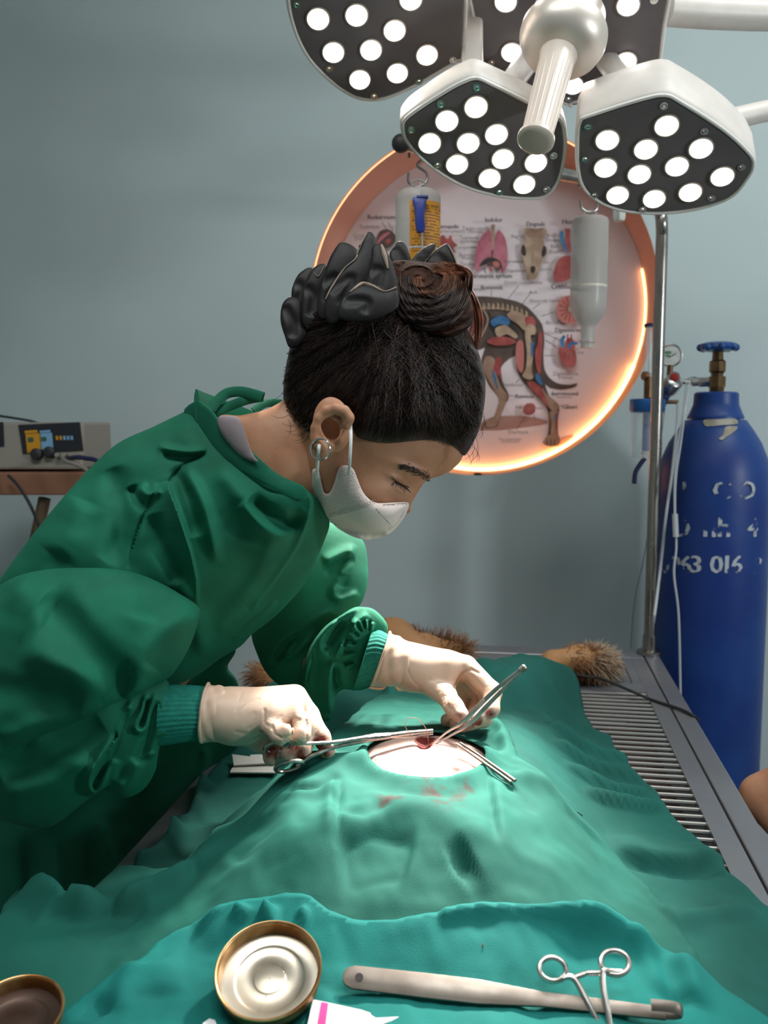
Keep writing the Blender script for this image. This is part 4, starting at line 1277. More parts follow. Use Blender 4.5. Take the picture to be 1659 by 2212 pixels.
tag(MB().tube(catmull([P(150, 990, 1.94), P(165, 988, 1.88), P(185, 990, 1.86), P(215, 1000, 1.84), P(260, 1060, 1.84)], 6), .005, 8).build('electrode_cable', m_dkblue), 'dark blue cable plugged into the electrosurgery unit', 'cable')
tag(MB().tube(catmull([P(132, 985, 1.94), P(142, 996, 1.89), P(165, 1004, 1.87), P(195, 1022, 1.86), P(250, 1085, 1.86)], 6), .004, 8).build('electrode_cable', m_case), 'pale cable plugged into the electrosurgery unit', 'cable')
tag(MB().tube(catmull([P(18, 1027, 1.93), P(40, 1050, 1.92), P(62, 1085, 1.92), P(78, 1120, 1.93), P(100, 1180, 1.95), P(130, 1300, 2.0)], 6), .0035, 8).build('power_cord', m_cable), 'black cord hanging off the side table', 'cable')
tag(MB().tube(catmull([P(-60, 890, 2.2), P(-10, 897, 2.2), P(60, 908, 2.18), P(85, 915, 2.12)], 6), .003, 8).build('wall_cable', m_cable), 'thin cable across the wall above the electrosurgery unit', 'cable')

# ---------------------------------------------------------------- steel operating table
TZ = 0.85
TX0, TX1, TY0, TY1 = -0.446, 0.302, 0.35, 1.957
GX0, GX1, GY0, GY1 = -0.40, 0.239, 0.45, 1.655
m_tsteel = mat('brushed_steel', (0.30, 0.30, 0.305), 0.36, 0.65, color2=(0.235, 0.235, 0.265), nscale=5, nmin=.42, nmax=.62, rough2=.45)
m_rod = mat('rod_steel', (0.62, 0.58, 0.55), 0.3, 0.9)
m_tray = mat('tray_dark', (0.05, 0.03, 0.026), 0.5, color2=(0.085, 0.055, 0.045), nscale=40)
table = thing('operating_table', ((TX0 + TX1) / 2, (TY0 + TY1) / 2, 0), 'stainless steel veterinary operating table with a slotted grille top', 'table')


def bx(x0, x1, y0, y1, z0, z1): return MB().box(((x0 + x1) / 2, (y0 + y1) / 2, (z0 + z1) / 2), (x1 - x0, y1 - y0, z1 - z0))


gapw = 0.0035
for nm, a in (('side_rim', (0.271, TX1, TY0, TY1, TZ - .045, TZ)), ('side_rim', (TX0, TX0 + .031, TY0, TY1, TZ - .045, TZ)), ('end_rim', (TX0 + .031 + gapw, 0.271 - gapw, 1.90, TY1, TZ - .045, TZ + .0005)), ('end_rim', (TX0 + .031 + gapw, 0.271 - gapw, TY0, TY0 + .05, TZ - .045, TZ))):
    bx(*a).build(nm, m_tsteel, table, smooth=False, bevel=.002)
fr = MB()
for a in ((GX1, 0.271 - gapw, TY0 + .05, 1.90, TZ - .012, TZ - .0005), (TX0 + .031 + gapw, GX0, TY0 + .05, 1.90, TZ - .012, TZ - .0005), (GX0, GX1, GY1, 1.90, TZ - .012, TZ - .001)):
    fr.box(((a[0] + a[1]) / 2, (a[2] + a[3]) / 2, (a[4] + a[5]) / 2), (a[1] - a[0], a[3] - a[2], a[5] - a[4]))
fr.build('top_frame', m_tsteel, table, smooth=False)
rim = MB()
rim.tube([(0.22, 1.895, TZ), (0.22, 1.70, TZ)], .0012, 6); rim.tube([(-.2, 1.893, TZ), (0.22, 1.895, TZ)], .0012, 6); rim.tube([(-.2, 1.70, TZ), (.238, 1.70, TZ)], .001, 6)
rim.build('seam_line', m_dsteel, table)
y = GY0; pitch = 0.0215
while y < GY1:
    MB().cyl((GX0 + .001, y, TZ - .006), (GX1 + .004, y, TZ - .006), .0030, n=8).build('grille_rod', m_rod, table)
    y += pitch
bx(GX0 - .005, GX1 + .005, GY0 - .02, GY1 + .005, TZ - .075, TZ - .07).build('drip_tray', m_tray, table, smooth=False)
sk = MB()
for a in ((TX0 + .02, TX1 - .02, TY1 - .05, TY1 - .03, TZ - .14, TZ - .045), (TX0 + .02, TX0 + .04, TY0 + .03, TY1 - .03, TZ - .14, TZ - .045), (TX1 - .04, TX1 - .02, TY0 + .03, TY1 - .03, TZ - .14, TZ - .045), (TX0 + .02, TX1 - .02, TY0 + .03, TY0 + .05, TZ - .14, TZ - .045)):
    sk.box(((a[0] + a[1]) / 2, (a[2] + a[3]) / 2, (a[4] + a[5]) / 2), (a[1] - a[0], a[3] - a[2], a[5] - a[4]))
sk.build('apron', m_tsteel, table, smooth=False)
for sx in (TX0 + .05, TX1 - .05):
    for sy in (TY0 + .06, TY1 - .06):
        MB().cyl((sx, sy, 0), (sx, sy, TZ - .045), .02, n=16).build('leg', m_tsteel, table)

# ---------------------------------------------------------------- the surgeon
m_skin = mat('skin', (0.53, 0.26, 0.150), 0.5, color2=(0.47, 0.21, 0.115), nscale=30, bump=0.08, bscale=260, sss=0.12)
m_gown = mat('gown_cloth', (0.002, 0.150, 0.080), 0.8, color2=(0.0015, 0.120, 0.064), nscale=14, bump=0.10, bscale=900, sheen=0.08)
m_cuff = mat('cuff_knit', (0.006, 0.19, 0.14), 0.85, color2=(0.004, 0.15, 0.11), nscale=200, bump=0.2, bscale=700, sheen=0.3)
m_glove = mat('latex_glove', (0.70, 0.50, 0.38), 0.42, color2=(0.63, 0.43, 0.32), nscale=22, bump=0.12, bscale=70, sss=0.15)
m_hair = mat('dark_hair', (0.022, 0.012, 0.010), 0.42, color2=(0.035, 0.017, 0.012), nscale=60, spec=0.4)
m_hair_lit = mat('lit_hair', (0.16, 0.050, 0.024), 0.5, color2=(0.22, 0.08, 0.042), nscale=60, spec=0.12)  # reddish tone stands in for lamplight on top of the bun
m_satin_b = mat('black_satin', (0.016, 0.014, 0.014), 0.48, color2=(0.024, 0.02, 0.019), nscale=10, bump=0.15, bscale=45, spec=0.22)
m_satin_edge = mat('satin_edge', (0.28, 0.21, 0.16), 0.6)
m_mask = mat('mask_white', (0.86, 0.72, 0.66), 0.8, bump=0.15, bscale=800)
m_maskdot = mat('mask_emboss', (0.42, 0.38, 0.36), 0.8)
m_loop = mat('ear_loop', (0.75, 0.76, 0.74), 0.7)
m_tee = mat('grey_shirt', (0.30, 0.24, 0.25), 0.85, bump=0.1, bscale=500)
m_silver = mat('silver', (0.7, 0.69, 0.67), 0.15, 1.0)
m_brow = mat('brow_hair', (0.03, 0.016, 0.012), 0.6)

surgeon = thing('person', P(230, 2900, 1.16) * [1, 1, 0], 'person in a green surgical gown, white mask and gloves, bending over the table to stitch', 'person')

# ---- body: head, neck, trunk and limbs as one mesh
HEAD = [(640, 950), (628, 880), (632, 790), (660, 700), (730, 645), (820, 625), (910, 640), (985, 700), (1020, 780), (1025, 870), (1008, 945), (998, 990), (975, 1016), (951, 1028), (934, 1033), (919, 1040), (908, 1055), (896, 1075), (888, 1092), (888, 1104), (878, 1110), (868, 1116), (862, 1128), (858, 1140), (836, 1152), (800, 1154), (757, 1140), (715, 1115), (690, 1088), (660, 1040)]
HCTRL = [(600, 800, 0.985), (1030, 800, 1.0), (820, 620, 0.985), (900, 1080, 1.0), (700, 1080, 0.985)]


def face_detail(px, py):
    """cheek, brow, lids and jaw worked into the near side of the head"""
    f = np.zeros(px.shape)
    def b(x, y, rx, ry, a, rot=0.0):
        c, s_ = math.cos(rot), math.sin(rot)
        u = (px - x) * c + (py - y) * s_; v = -(px - x) * s_ + (py - y) * c
        return a * np.exp(-(u / rx) ** 2 - (v / ry) ** 2)
    f += b(868, 1042, 30, 17, -0.0085, .35)      # eye socket
    f += b(900, 1016, 46, 9, 0.0045, .35)        # brow ridge
    f += b(858, 1034, 20, 8, 0.006, .4)          # upper lid
    f += b(866, 1058, 18, 5, 0.003, .5)          # lower lid
    f += b(800, 1075, 40, 30, 0.006)             # cheekbone
    f += b(846, 1079, 16, 18, -0.003)            # beside the nose
    f += b(905, 1060, 14, 30, 0.003, .5)
    f += b(760, 1000, 30, 50, -0.002)
    return f


head = inflate(HEAD, HCTRL, ts=0.74, step=3, dstep=0.0025, extra=face_detail, tmax=0.16)
NECK = [(470, 905), (520, 897), (570, 886), (600, 872), (640, 850), (700, 880), (720, 960), (712, 1060), (690, 1090), (640, 1110), (560, 1090), (500, 1010)]
neck = inflate(NECK, [(480, 950, 0.985), (600, 900, .985), (700, 1000, 0.985), (600, 1080, .98)], ts=0.62, step=4, dstep=0.003)
shR, shL = P(270, 1130, 0.95), P(700, 1240, 1.14)
elR, wrR = P(100, 1570, 0.905), P(440, 1540, 0.955)
elL, wrL = P(640, 1420, 1.14), P(825, 1420, 1.075)
chest, waist, hips = P(450, 1150, 1.0), P(330, 1400, 1.07), P(225, 1740, 1.185)
hipL, hipR = hips + [0, 0.05, -.05], hips + [0, -0.04, -.05]
LEGX = hips[0] - .03
trunk_parts = [(P(530, 1070, .99), .028, chest, .050), (chest, .055, waist, .050), (waist, .05, hips, .07), (chest, .045, shR, .032), (chest, .045, shL, .030),
               (shR, .032, elR, .026), (elR, .026, wrR, .020), (shL, .030, elL, .026), (elL, .026, wrL, .020)]
for hp in (hipL, hipR):
    trunk_parts += [(hp, .066, np.array([LEGX, hp[1], .46]), .048), (np.array([LEGX, hp[1], .46]), .048, np.array([LEGX - .02, hp[1], .09]), .032), (np.array([LEGX - .02, hp[1], .05]), .035, np.array([LEGX + .13, hp[1] + .02, .03]), .026)]


def trunk_fn(p):
    d = None
    for a, ra, b, rb in trunk_parts:
        c = capsule(p, a, b, ra, rb)
        d = c if d is None else smin(d, c, 0.03)
    return d


tv = np.array([q for t in trunk_parts for q in (t[0], t[2])])
trunk = solid(trunk_fn, tv.min(0) - .15, tv.max(0) + .15, 0.010)
V, Fq = join(head, neck, trunk)
body = link_mesh('body', V, Fq, m_skin, surgeon)
TRUNK0 = len(head[0]) + len(neck[0])

# ---- ear
def E(x, y, d): return P(640 + x / 5.925, 860 + y / 5.925, d)


ED = 0.905


def ear_fn(p):
    ax = (unit(RT + UP * .1), FW, unit(UP - RT * .1))
    d = ellipsoid(p, E(460, 340, ED + .0105), (.0200, .0075, .0290), ax)
    d = smin(d, ellipsoid(p, E(325, 590, ED + .006), (.0095, .0050, .0150), (RT, FW, UP)), .006)
    ah = chain(p, [(E(590, 300, ED + .004), .0022), (E(480, 290, ED + .001), .0036), (E(390, 330, ED), .0042), (E(345, 410, ED), .0042), (E(350, 490, ED + .001), .0044), (E(390, 545, ED + .001), .0048)])
    d = smin(d, ah, .004)
    hx_ = chain(p, [(E(560, 360, ED + .005), .0028), (E(640, 330, ED + .001), .0042), (E(672, 250, ED - .001), .0046), (E(610, 165, ED - .003), .0048), (E(500, 132, ED - .004), .0048), (E(385, 165, ED - .003), .0046), (E(290, 265, ED - .002), .0044), (E(248, 390, ED - .001), .0042), (E(250, 500, ED), .0046), (E(285, 590, ED + .001), .0066), (E(345, 635, ED + .002), .0064), (E(395, 610, ED + .003), .005)])
    d = smin(d, hx_, .0025)
    d = smin(d, ellipsoid(p, E(540, 450, ED + .005), (.0060, .0070, .0110), ax), .004)
    bowl = ellipsoid(p, E(435, 400, ED + .001), (.0092, .0105, .0118), (unit(RT + UP * .5), FW, unit(UP - RT * .5)))
    d = smax(d, -bowl, .003)
    return smax(d, -capsule(p, E(430, 470, ED + .002), E(455, 545, ED + .002), .0045, .0025), .003)


ec = E(450, 370, ED)
v_, q_ = solid(ear_fn, ec - .06, ec + .06, 0.0010, 1)
link_mesh('ear', v_, q_, m_skin, surgeon)

# ---- hair
HAIR = [(600, 905), (600, 840), (600, 700), (700, 560), (900, 560), (1060, 640), (1070, 830), (1060, 900), (1034, 940), (1020, 968), (1003, 985), (985, 968), (955, 955), (920, 951), (880, 954), (840, 958), (795, 952), (768, 940), (757, 905), (745, 884), (715, 880), (692, 892), (684, 915), (676, 938), (655, 925), (636, 905)]
HULL = [(622, 905), (612, 860), (616, 800), (632, 730), (650, 690), (700, 640), (780, 600), (880, 600), (960, 640), (1015, 720), (1040, 780), (1049, 830), (1045, 885), (1034, 930), (1016, 968), (1000, 990), (960, 1026), (920, 1050), (890, 1095), (860, 1140), (800, 1156), (720, 1120), (660, 1040), (640, 950)]
HAIRC = [(620, 800, 0.985), (1040, 800, 1.0), (820, 610, 0.985), (900, 1080, 1.0), (700, 1080, 0.985)]
r3 = random.Random(5)


def strand_relief(px, py):
    """combed locks running up to the bun, thinning out at the hairline"""
    ang = np.arctan2(py - 640, px - 880)
    f = 0.0016 * np.sin(ang * 46 + 2.2 * np.sin(ang * 7) + px * .01) + 0.0009 * np.sin(ang * 97 + 1 + py * .012)
    f += 0.0022 * np.sin(ang * 17 + 1.3)
    s = poly_sd(px, py, catmull(HAIR, 4, True))
    k = np.clip(s / 40, 0, 1)
    return f * (.25 + .75 * k) - .0062 * (1 - k) ** 2


hb_ = inflate(HULL, HAIRC, ts=0.79, step=3, dstep=0.0025, extra=strand_relief, tmax=0.175, cut=HAIR)
hair = link_mesh('hair', hb_[0], hb_[1], m_hair, surgeon)


class Front:
    """depth of the near side of an inflated shape, looked up from its mesh"""
    def __init__(self, v, step=4):
        q = to_px(v); self.s = step
        self.x0, self.y0 = q[:, 0].min(), q[:, 1].min()
        i = ((q[:, 0] - self.x0) / step).astype(int); j = ((q[:, 1] - self.y0) / step).astype(int)
        g = np.full((i.max() + 1, j.max() + 1), np.inf)
        np.minimum.at(g, (i, j), q[:, 2])
        for _ in range(6):
            bad = np.isinf(g)
            if not bad.any(): break
            st = np.stack([np.roll(g, 1, 0), np.roll(g, -1, 0), np.roll(g, 1, 1), np.roll(g, -1, 1)])
            g = np.where(bad, st.min(0), g)
        self.g = g
    def __call__(self, x, y):
        i = np.clip(((np.asarray(x) - self.x0) / self.s).astype(int), 0, self.g.shape[0] - 1)
        j = np.clip(((np.asarray(y) - self.y0) / self.s).astype(int), 0, self.g.shape[1] - 1)
        return self.g[i, j]


HF = Front(hb_[0])


def strands(name, lines, m, parent, r=0.0004, label=None, sides=3):
    mb = MB()
    for ln_ in lines:
        k = len(ln_)
        rr = r * np.interp(np.linspace(0, 1, k), [0, .15, .7, 1], [.6, 1, .9, .25])
        mb.tube(ln_, rr, sides)
    return link_mesh(name, mb.v, mb.f, m, parent, True)


lines = []
for i in range(1700):
    # from the hairline up to the bun
    t = r3.random()
    edge = catmull([(655, 690), (622, 770), (614, 850), (628, 890), (650, 920), (672, 930), (690, 888), (745, 882), (768, 932), (840, 950), (920, 945), (985, 958), (1030, 925), (1042, 850), (1030, 770)], 8)
    k = t * (len(edge) - 1); a = edge[int(k)] + (edge[min(int(k) + 1, len(edge) - 1)] - edge[int(k)]) * (k % 1)
    b = np.array([r3.uniform(760, 1000), r3.uniform(620, 720)])
    s0 = r3.choice([r3.uniform(0, .5), r3.uniform(-.025, .06)]); s1 = s0 + r3.uniform(.25, .5)
    mid = (a + b) / 2 + np.array([40 * math.sin(t * 3.2 + .3), 10]) * (1 if t > .5 else -.7)
    pts = []
    for u in np.linspace(s0, s1, 9):
        q = a * (1 - u) ** 2 + 2 * u * (1 - u) * mid + b * u * u
        q = q + np.array([r3.gauss(0, .6), r3.gauss(0, .6)])
        pts.append((q[0], q[1]))
    x = np.array([p[0] for p in pts]); y = np.array([p[1] for p in pts])
    d = HF(x, y); d = np.where(np.isinf(d), 9, d)
    if (d > 5).sum() > 3 or (d > 5)[3:].any(): continue
    d = np.where(d > 5, d[d < 5].max() + .002, d)
    if d.max() - d.min() > .12: continue
    d = np.convolve(np.pad(d, 1, 'edge'), [.25, .5, .25], 'valid')
    lines.append(P(x, y, d - .0012 - abs(r3.gauss(0, .0006))))
strands('hair_strands', lines, m_hair, hair, 0.00045)
# loose hairs at the nape, temple and crown
lines = []
for i in range(70):
    x0_, y0_ = r3.choice([(625, 860), (640, 900), (660, 925), (1040, 900), (1030, 930), (1020, 960), (700, 930)])
    x0_ += r3.gauss(0, 10); y0_ += r3.gauss(0, 14)
    ang = r3.uniform(0.8, 2.6) if x0_ < 800 else r3.uniform(.2, 1.7)
    L = r3.uniform(15, 45)
    pts = [(x0_ + L * u * math.cos(ang + u * .8), y0_ + L * u * math.sin(ang + u * .8)) for u in np.linspace(0, 1, 7)]
    d0 = 0.93 if x0_ < 700 else 0.965
    lines.append([P(x, y, d0 - .01 * r3.random()) for x, y in pts])
strands('loose_hair', lines, m_hair, hair, 0.00025)

# bun: a rolled knot of hair, its lamp-lit top painted in as reddish strands
BUN = [(843, 570), (870, 562), (915, 566), (955, 572), (985, 592), (1005, 620), (1020, 655), (1022, 690), (1005, 715), (975, 728), (930, 720), (890, 700), (866, 665), (850, 620)]


def bun_relief(px, py):
    cx, cy = 905, 600
    r = np.hypot((px - cx) * .9, (py - cy) * 1.25); a = np.arctan2(py - cy, px - cx)
    return 0.003 * np.sin(r * .28 + a * 1.0) + 0.0016 * np.sin(r * .7 + a * 2) + 0.0009 * np.sin(a * 26 + r * .1)


bn = inflate(BUN, [(850, 640, .945), (1010, 650, .965), (930, 570, .985), (930, 720, .94)], ts=0.75, step=3, dstep=0.002, extra=bun_relief)
m_bun = mat('bun_hair', (0.045, 0.018, 0.011), 0.65, color2=(0.025, 0.012, 0.009), nscale=50, spec=0.1)
bun = link_mesh('hair_bun', bn[0], bn[1], m_bun, surgeon)
BF = Front(bn[0])
for nm, m, cnt, ylim in (('bun_strands', m_hair, 700, (590, 735)), ('bun_strands', m_hair_lit, 900, (555, 640))):
    lines = []
    for i in range(cnt):
        R = r3.uniform(.25, 1.0); a0 = r3.uniform(-.4, 3.3); da = r3.uniform(.5, 1.3)
        pts = []
        for u in np.linspace(0, 1, 10):
            a = a0 - da * u
            pts.append((930 + 92 * R * math.cos(a) + 4 * (1 - R), 598 + 118 * R * math.sin(a) * (1 if math.sin(a) > 0 else .30)))
        x = np.array([p[0] for p in pts]); y = np.array([p[1] for p in pts])
        if y.min() < ylim[0] or y.max() > ylim[1]: continue
        d = BF(x, y)
        if np.isinf(d).any() or d.max() - d.min() > .06: continue
        d = np.convolve(np.pad(d, 1, 'edge'), [.25, .5, .25], 'valid')
        lines.append(P(x, y, d - .001 - abs(r3.gauss(0, .0008))))
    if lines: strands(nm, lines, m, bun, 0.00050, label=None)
# the orange tail of hair behind the bun
lines = []
for i in range(240):
    u0 = r3.random()
    base = catmull([(985 + 8 * u0, 592), (1012 + 16 * u0, 640), (1024 + 18 * u0, 690), (1026 + 12 * u0, 730), (1024 + 4 * u0, 758)], 3)
    dd = 1.0 + r3.uniform(-.012, .02)
    lines.append([P(x + r3.gauss(0, .5), y + r3.gauss(0, .5), dd) for x, y in base])
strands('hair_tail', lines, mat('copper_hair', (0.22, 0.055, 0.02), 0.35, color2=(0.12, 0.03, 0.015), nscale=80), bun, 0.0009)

# ---- scrunchie: pleats of black satin with pale raw edges
def K(x, y): return (580 + x / 3.073, 480 + y / 3.073)


PLEATS = [
    ([(800, 220), (830, 165), (870, 122), (915, 152), (950, 262), (930, 320), (820, 320)], 1.03, .6),
    ([(925, 290), (1000, 190), (1090, 138), (1112, 165), (1060, 240), (980, 310)], 1.04, .5),
    ([(1030, 285), (1090, 200), (1187, 138), (1232, 200), (1257, 290), (1247, 355), (1180, 330), (1100, 310)], 1.045, .5),
    ([(150, 480), (172, 390), (215, 328), (290, 300), (300, 420), (250, 600), (170, 620)], .975, .5),
    ([(78, 650), (93, 540), (150, 495), (220, 530), (225, 680), (260, 740), (215, 815), (140, 835), (108, 760)], .955, .6),
    ([(213, 540), (235, 420), (290, 310), (372, 272), (390, 360), (350, 500), (340, 640), (270, 720), (220, 660)], .96, .5),
    ([(318, 580), (345, 420), (380, 300), (430, 190), (492, 128), (592, 182), (600, 280), (500, 420), (420, 600), (360, 650)], .95, .42),
    ([(368, 570), (388, 470), (450, 370), (530, 270), (598, 190), (650, 66), (702, 80), (722, 180), (720, 330), (650, 450), (540, 600), (430, 680), (380, 640)], .935, .42),
    ([(640, 420), (665, 330), (680, 240), (690, 160), (742, 142), (792, 200), (832, 300), (862, 430), (850, 520), (700, 540)], .925, .42),
    ([(455, 600), (478, 525), (538, 462), (620, 415), (700, 432), (780, 456), (852, 436), (864, 560), (750, 632), (610, 660), (490, 650)], .91, .42)]
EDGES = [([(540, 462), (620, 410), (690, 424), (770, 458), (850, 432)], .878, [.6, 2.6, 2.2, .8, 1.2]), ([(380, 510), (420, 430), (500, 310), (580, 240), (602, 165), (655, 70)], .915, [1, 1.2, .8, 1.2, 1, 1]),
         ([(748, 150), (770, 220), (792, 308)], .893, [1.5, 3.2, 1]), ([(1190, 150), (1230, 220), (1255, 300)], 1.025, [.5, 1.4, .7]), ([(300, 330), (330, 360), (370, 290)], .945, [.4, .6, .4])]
pp = []
for k, (pl, dd, ts) in enumerate(PLEATS):
    px_ = [K(*q) for q in pl]
    c_ = np.mean(px_, 0)
    lo = max(px_, key=lambda q: q[1])
    fl_ = [([c_ + (np.array(px_[i]) - c_) * .9, c_, np.array(lo) * .6 + c_ * .4], -.006, 9) for i in (1,)]
    pp.append(inflate(px_, [(c_[0] - 50, c_[1], dd), (c_[0] + 50, c_[1], dd + .004), (c_[0], c_[1] + 60, dd - .004)], ts=ts, step=2.5, dstep=.002, folds=fl_))
V, Fq = join(*pp)
scr = link_mesh('scrunchie', pp[-1][0], pp[-1][1], m_satin_b, surgeon)
for p_ in pp[:-1]: link_mesh('pleat', p_[0], p_[1], m_satin_b, scr)
SF = Front(V, 3)
for pts, dd, w in EDGES:
    mb = MB()
    q = catmull([K(*p) for p in pts], 6)
    ww = np.interp(np.linspace(0, 1, len(q)), np.linspace(0, 1, len(w)), w)
    d_ = np.array([SF(a, b) for a, b in q]); d_ = np.where(np.isinf(d_), dd, d_)
    d_ = np.convolve(np.pad(d_, 2, 'edge'), np.ones(5) / 5, 'valid')
    mb.tube(P(q[:, 0], q[:, 1], d_ - .001), ww * .0009, 8)
    mb.build('scrunchie_edge', m_satin_edge, scr, label='pale raw cloth edge')

# ---- eye: lashes, lid line, brow
FD = Front(head[0], 3)
lines = []
for i in range(30):
    u = i / 29
    x, y = 853 + 27 * u, 1040 + 15 * u - 3 * math.sin(u * 3.1)
    L = 7 + 5 * u
    d = float(FD(x, y)) - .001
    lines.append([P(x + L * t * .55 * (0.4 + u) + r3.gauss(0, .4), y + L * t * 1.0, d - .004 * t) for t in np.linspace(0, 1, 5)])
strands('eyelashes', lines, m_brow, body, .00024)
q = catmull([(846, 1031), (856, 1040), (868, 1047), (884, 1053)], 8)
d_ = np.array([float(FD(a, b)) for a, b in q])
MB().tube(P(q[:, 0], q[:, 1], d_ - .0002), np.interp(np.linspace(0, 1, len(q)), [0, .5, 1], [.0003, .0009, .0005]), 6).build('lash_line', m_brow, body)
lines = []
for i in range(260):
    u = r3.random()
    x, y = 868 + 62 * u + r3.gauss(0, 1.5), 1007 + 26 * u + r3.gauss(0, 2.6 + 3 * u) - 5 * math.sin(u * 3.1)
    L = r3.uniform(7, 13); a = .2 + r3.gauss(0, .25) - .5 * (1 - u)
    d = float(FD(x, y))
    if np.isinf(d): continue
    lines.append([P(x - L * t * math.cos(a), y - L * t * math.sin(a) * .6, d - .0006 - .0008 * t) for t in np.linspace(0, 1, 4)])
strands('eyebrow', lines, m_brow, body, .00032)

# ---- mask
def Mk(x, y): return (640 + x / 5.925, 860 + y / 5.925)


MASK = [Mk(*q) for q in [(200, 1030), (198, 940), (225, 905), (265, 905), (290, 930), (310, 1010), (330, 1110), (355, 1205), (390, 1225), (435, 1200), (480, 1100), (520, 960), (560, 880), (620, 855), (690, 870), (745, 930), (790, 1050), (850, 1190), (930, 1290), (1010, 1335), (1100, 1342), (1250, 1335), (1400, 1330), (1440, 1350), (1430, 1420), (1360, 1560), (1240, 1700), (1120, 1770), (980, 1808), (860, 1810), (740, 1780), (620, 1720), (500, 1640), (380, 1500), (300, 1400), (230, 1310), (202, 1250)]]


def mask_mesh():
    pl = catmull(MASK, 4, True)
    step = 2.5
    us = np.arange(pl[:, 0].min() - 6, pl[:, 0].max() + 8, step); vs = np.arange(pl[:, 1].min() - 6, pl[:, 1].max() + 8, step)
    px, py = np.meshgrid(us, vs, indexing='ij')
    s = poly_sd(px, py, pl)
    # follows cheek and jaw, tenting over nose and mouth
    base = np.array([float(FD(a, b)) for a, b in zip(px.ravel(), py.ravel())]).reshape(px.shape)
    base = np.where(np.isinf(base) | (base > 1.02), 1.0, base)
    for _ in range(14):
        base = (np.roll(base, 1, 0) + np.roll(base, -1, 0) + np.roll(base, 1, 1) + np.roll(base, -1, 1) + 4 * base) / 8
    far = np.clip((px - 690) / 180, 0, 1) * np.clip((py - 1020) / 120, 0, 1)
    hp = np.clip(1 - np.exp(-np.maximum(s, 0) / 9.0), 0, 1)
    wall_ = np.sqrt(np.clip(1 - ((px - 800) / 110) ** 2 * .8 - ((py - 1100) / 70) ** 2 * .8, 0, 1))
    off = .0035 + hp * (.003 + .018 * wall_ * far)
    D = base - off
    w = D
    D0 = w
    vals_f = []
    qs = np.arange(-.008, .0085, .0014)
    q = qs[None, None, :]
    sm = s * (0.95 / FPX)
    tk = .0013
    dd = np.maximum(np.abs(q) - tk, -sm[..., None])
    vv, ff = surface_nets(dd.astype(np.float32), np.zeros(3), np.ones(3))
    X = us[0] + vv[:, 0] * step; Y = vs[0] + vv[:, 1] * step
    i = np.clip(vv[:, 0], 0, len(us) - 1.001); j = np.clip(vv[:, 1], 0, len(vs) - 1.001)
    i0, j0 = i.astype(int), j.astype(int); fi, fj = i - i0, j - j0
    Dm = D0[i0, j0] * (1 - fi) * (1 - fj) + D0[i0 + 1, j0] * fi * (1 - fj) + D0[i0, j0 + 1] * (1 - fi) * fj + D0[i0 + 1, j0 + 1] * fi * fj
    V = P(X, Y, Dm + qs[0] + vv[:, 2] * .0014)
    return smooth_verts(V, ff, 2), ff, lambda x, y: D0[int(np.clip(round((x - us[0]) / step), 0, len(us) - 1)), int(np.clip(round((y - vs[0]) / step), 0, len(vs) - 1))] - tk


mv, mf, MD = mask_mesh()
mask = link_mesh('face_mask', mv, mf, m_mask, surgeon)
# embossed dots and welded seams
mb = MB()
def dash(x, y, dx, dy, w=1.0):
    a, b = np.array([x - dx / 2, y - dy / 2]), np.array([x + dx / 2, y + dy / 2])
    d = MD(x, y) - .0002
    pa, pb = P(a[0], a[1], d), P(b[0], b[1], d)
    mb.tube([pa, (pa + pb) / 2 - FW * .0001, pb], .00042 * w, 5)


for r_ in range(26):
    for c_ in range(26):
        x, y = 677 + c_ * 5.0 + (r_ % 2) * 2.5, 1010 + r_ * 4.6 - c_ * .9
        if poly_sd(np.array([[x]]), np.array([[y]]), MASK)[0, 0] > 5 and y < 1118 - (x - 700) * .22 and x < 810: dash(x, y, 2.0, -.4, .8)
for k in range(3):
    for i in range(22): dash(712 + i * 4.6, 1117 - i * 1.15 - k * 4 - i * i * .012, 2.6, -.5)
for i in range(26): dash(828 + i * 2.0, 1091 - i * .12, .8, -2.8, 1.0)
for i in range(18): dash(813 + i * 1.75, 1099 + i * 2.0, 1.8, -.9)
for i in range(46):
    u = i / 45
    q = catmull([(716, 1130), (745, 1149), (780, 1158), (810, 1157), (840, 1146), (862, 1127), (874, 1105)], 8)
    k = u * (len(q) - 1); a = q[int(k)]
    dash(a[0], a[1] - 1, 1.6, 0, .9); dash(a[0] - .4, a[1] - 5, 1.6, 0, .9)
mb.build('mask_emboss', m_maskdot, mask)
MB().tube(catmull([P(684, 1034, MD(684, 1034) - .001), P(685, 1020, .915), P(688, 975, .895), P(690, 960, .897)], 6), .0017, 8, flat=(1, .4)).build('ear_loop', m_loop, mask)
MB().tube(catmull([P(754, 1026, MD(754, 1026) - .001), P(755, 1005, .905), P(757, 970, .898), P(758, 940, .900), P(757, 915, .91)], 6), .0017, 8, flat=(1, .4)).build('ear_loop', m_loop, mask)
MB().torus(P(692, 970, .897), FW * .9 + RT * .35 + UP * .1, .0105, .00115, 36, 8).build('hoop_earring', m_silver, surgeon, label='small silver hoop earring')

# ---- gown
def rumple(px, py):
    """small slack in the cloth"""
    f = 0
    for i, (a, w, am) in enumerate(((.9, 150, .0016), (2.2, 110, .0011), (.3, 70, .0005), (1.5, 48, .00025))):
        u = px * math.cos(a) + py * math.sin(a); v = -px * math.sin(a) + py * math.cos(a)
        f = f + am * np.sin(u * 6.28 / w + 1.7 * np.sin(v * 6.28 / (w * 2.7) + i) + i * 2.1)
    return f


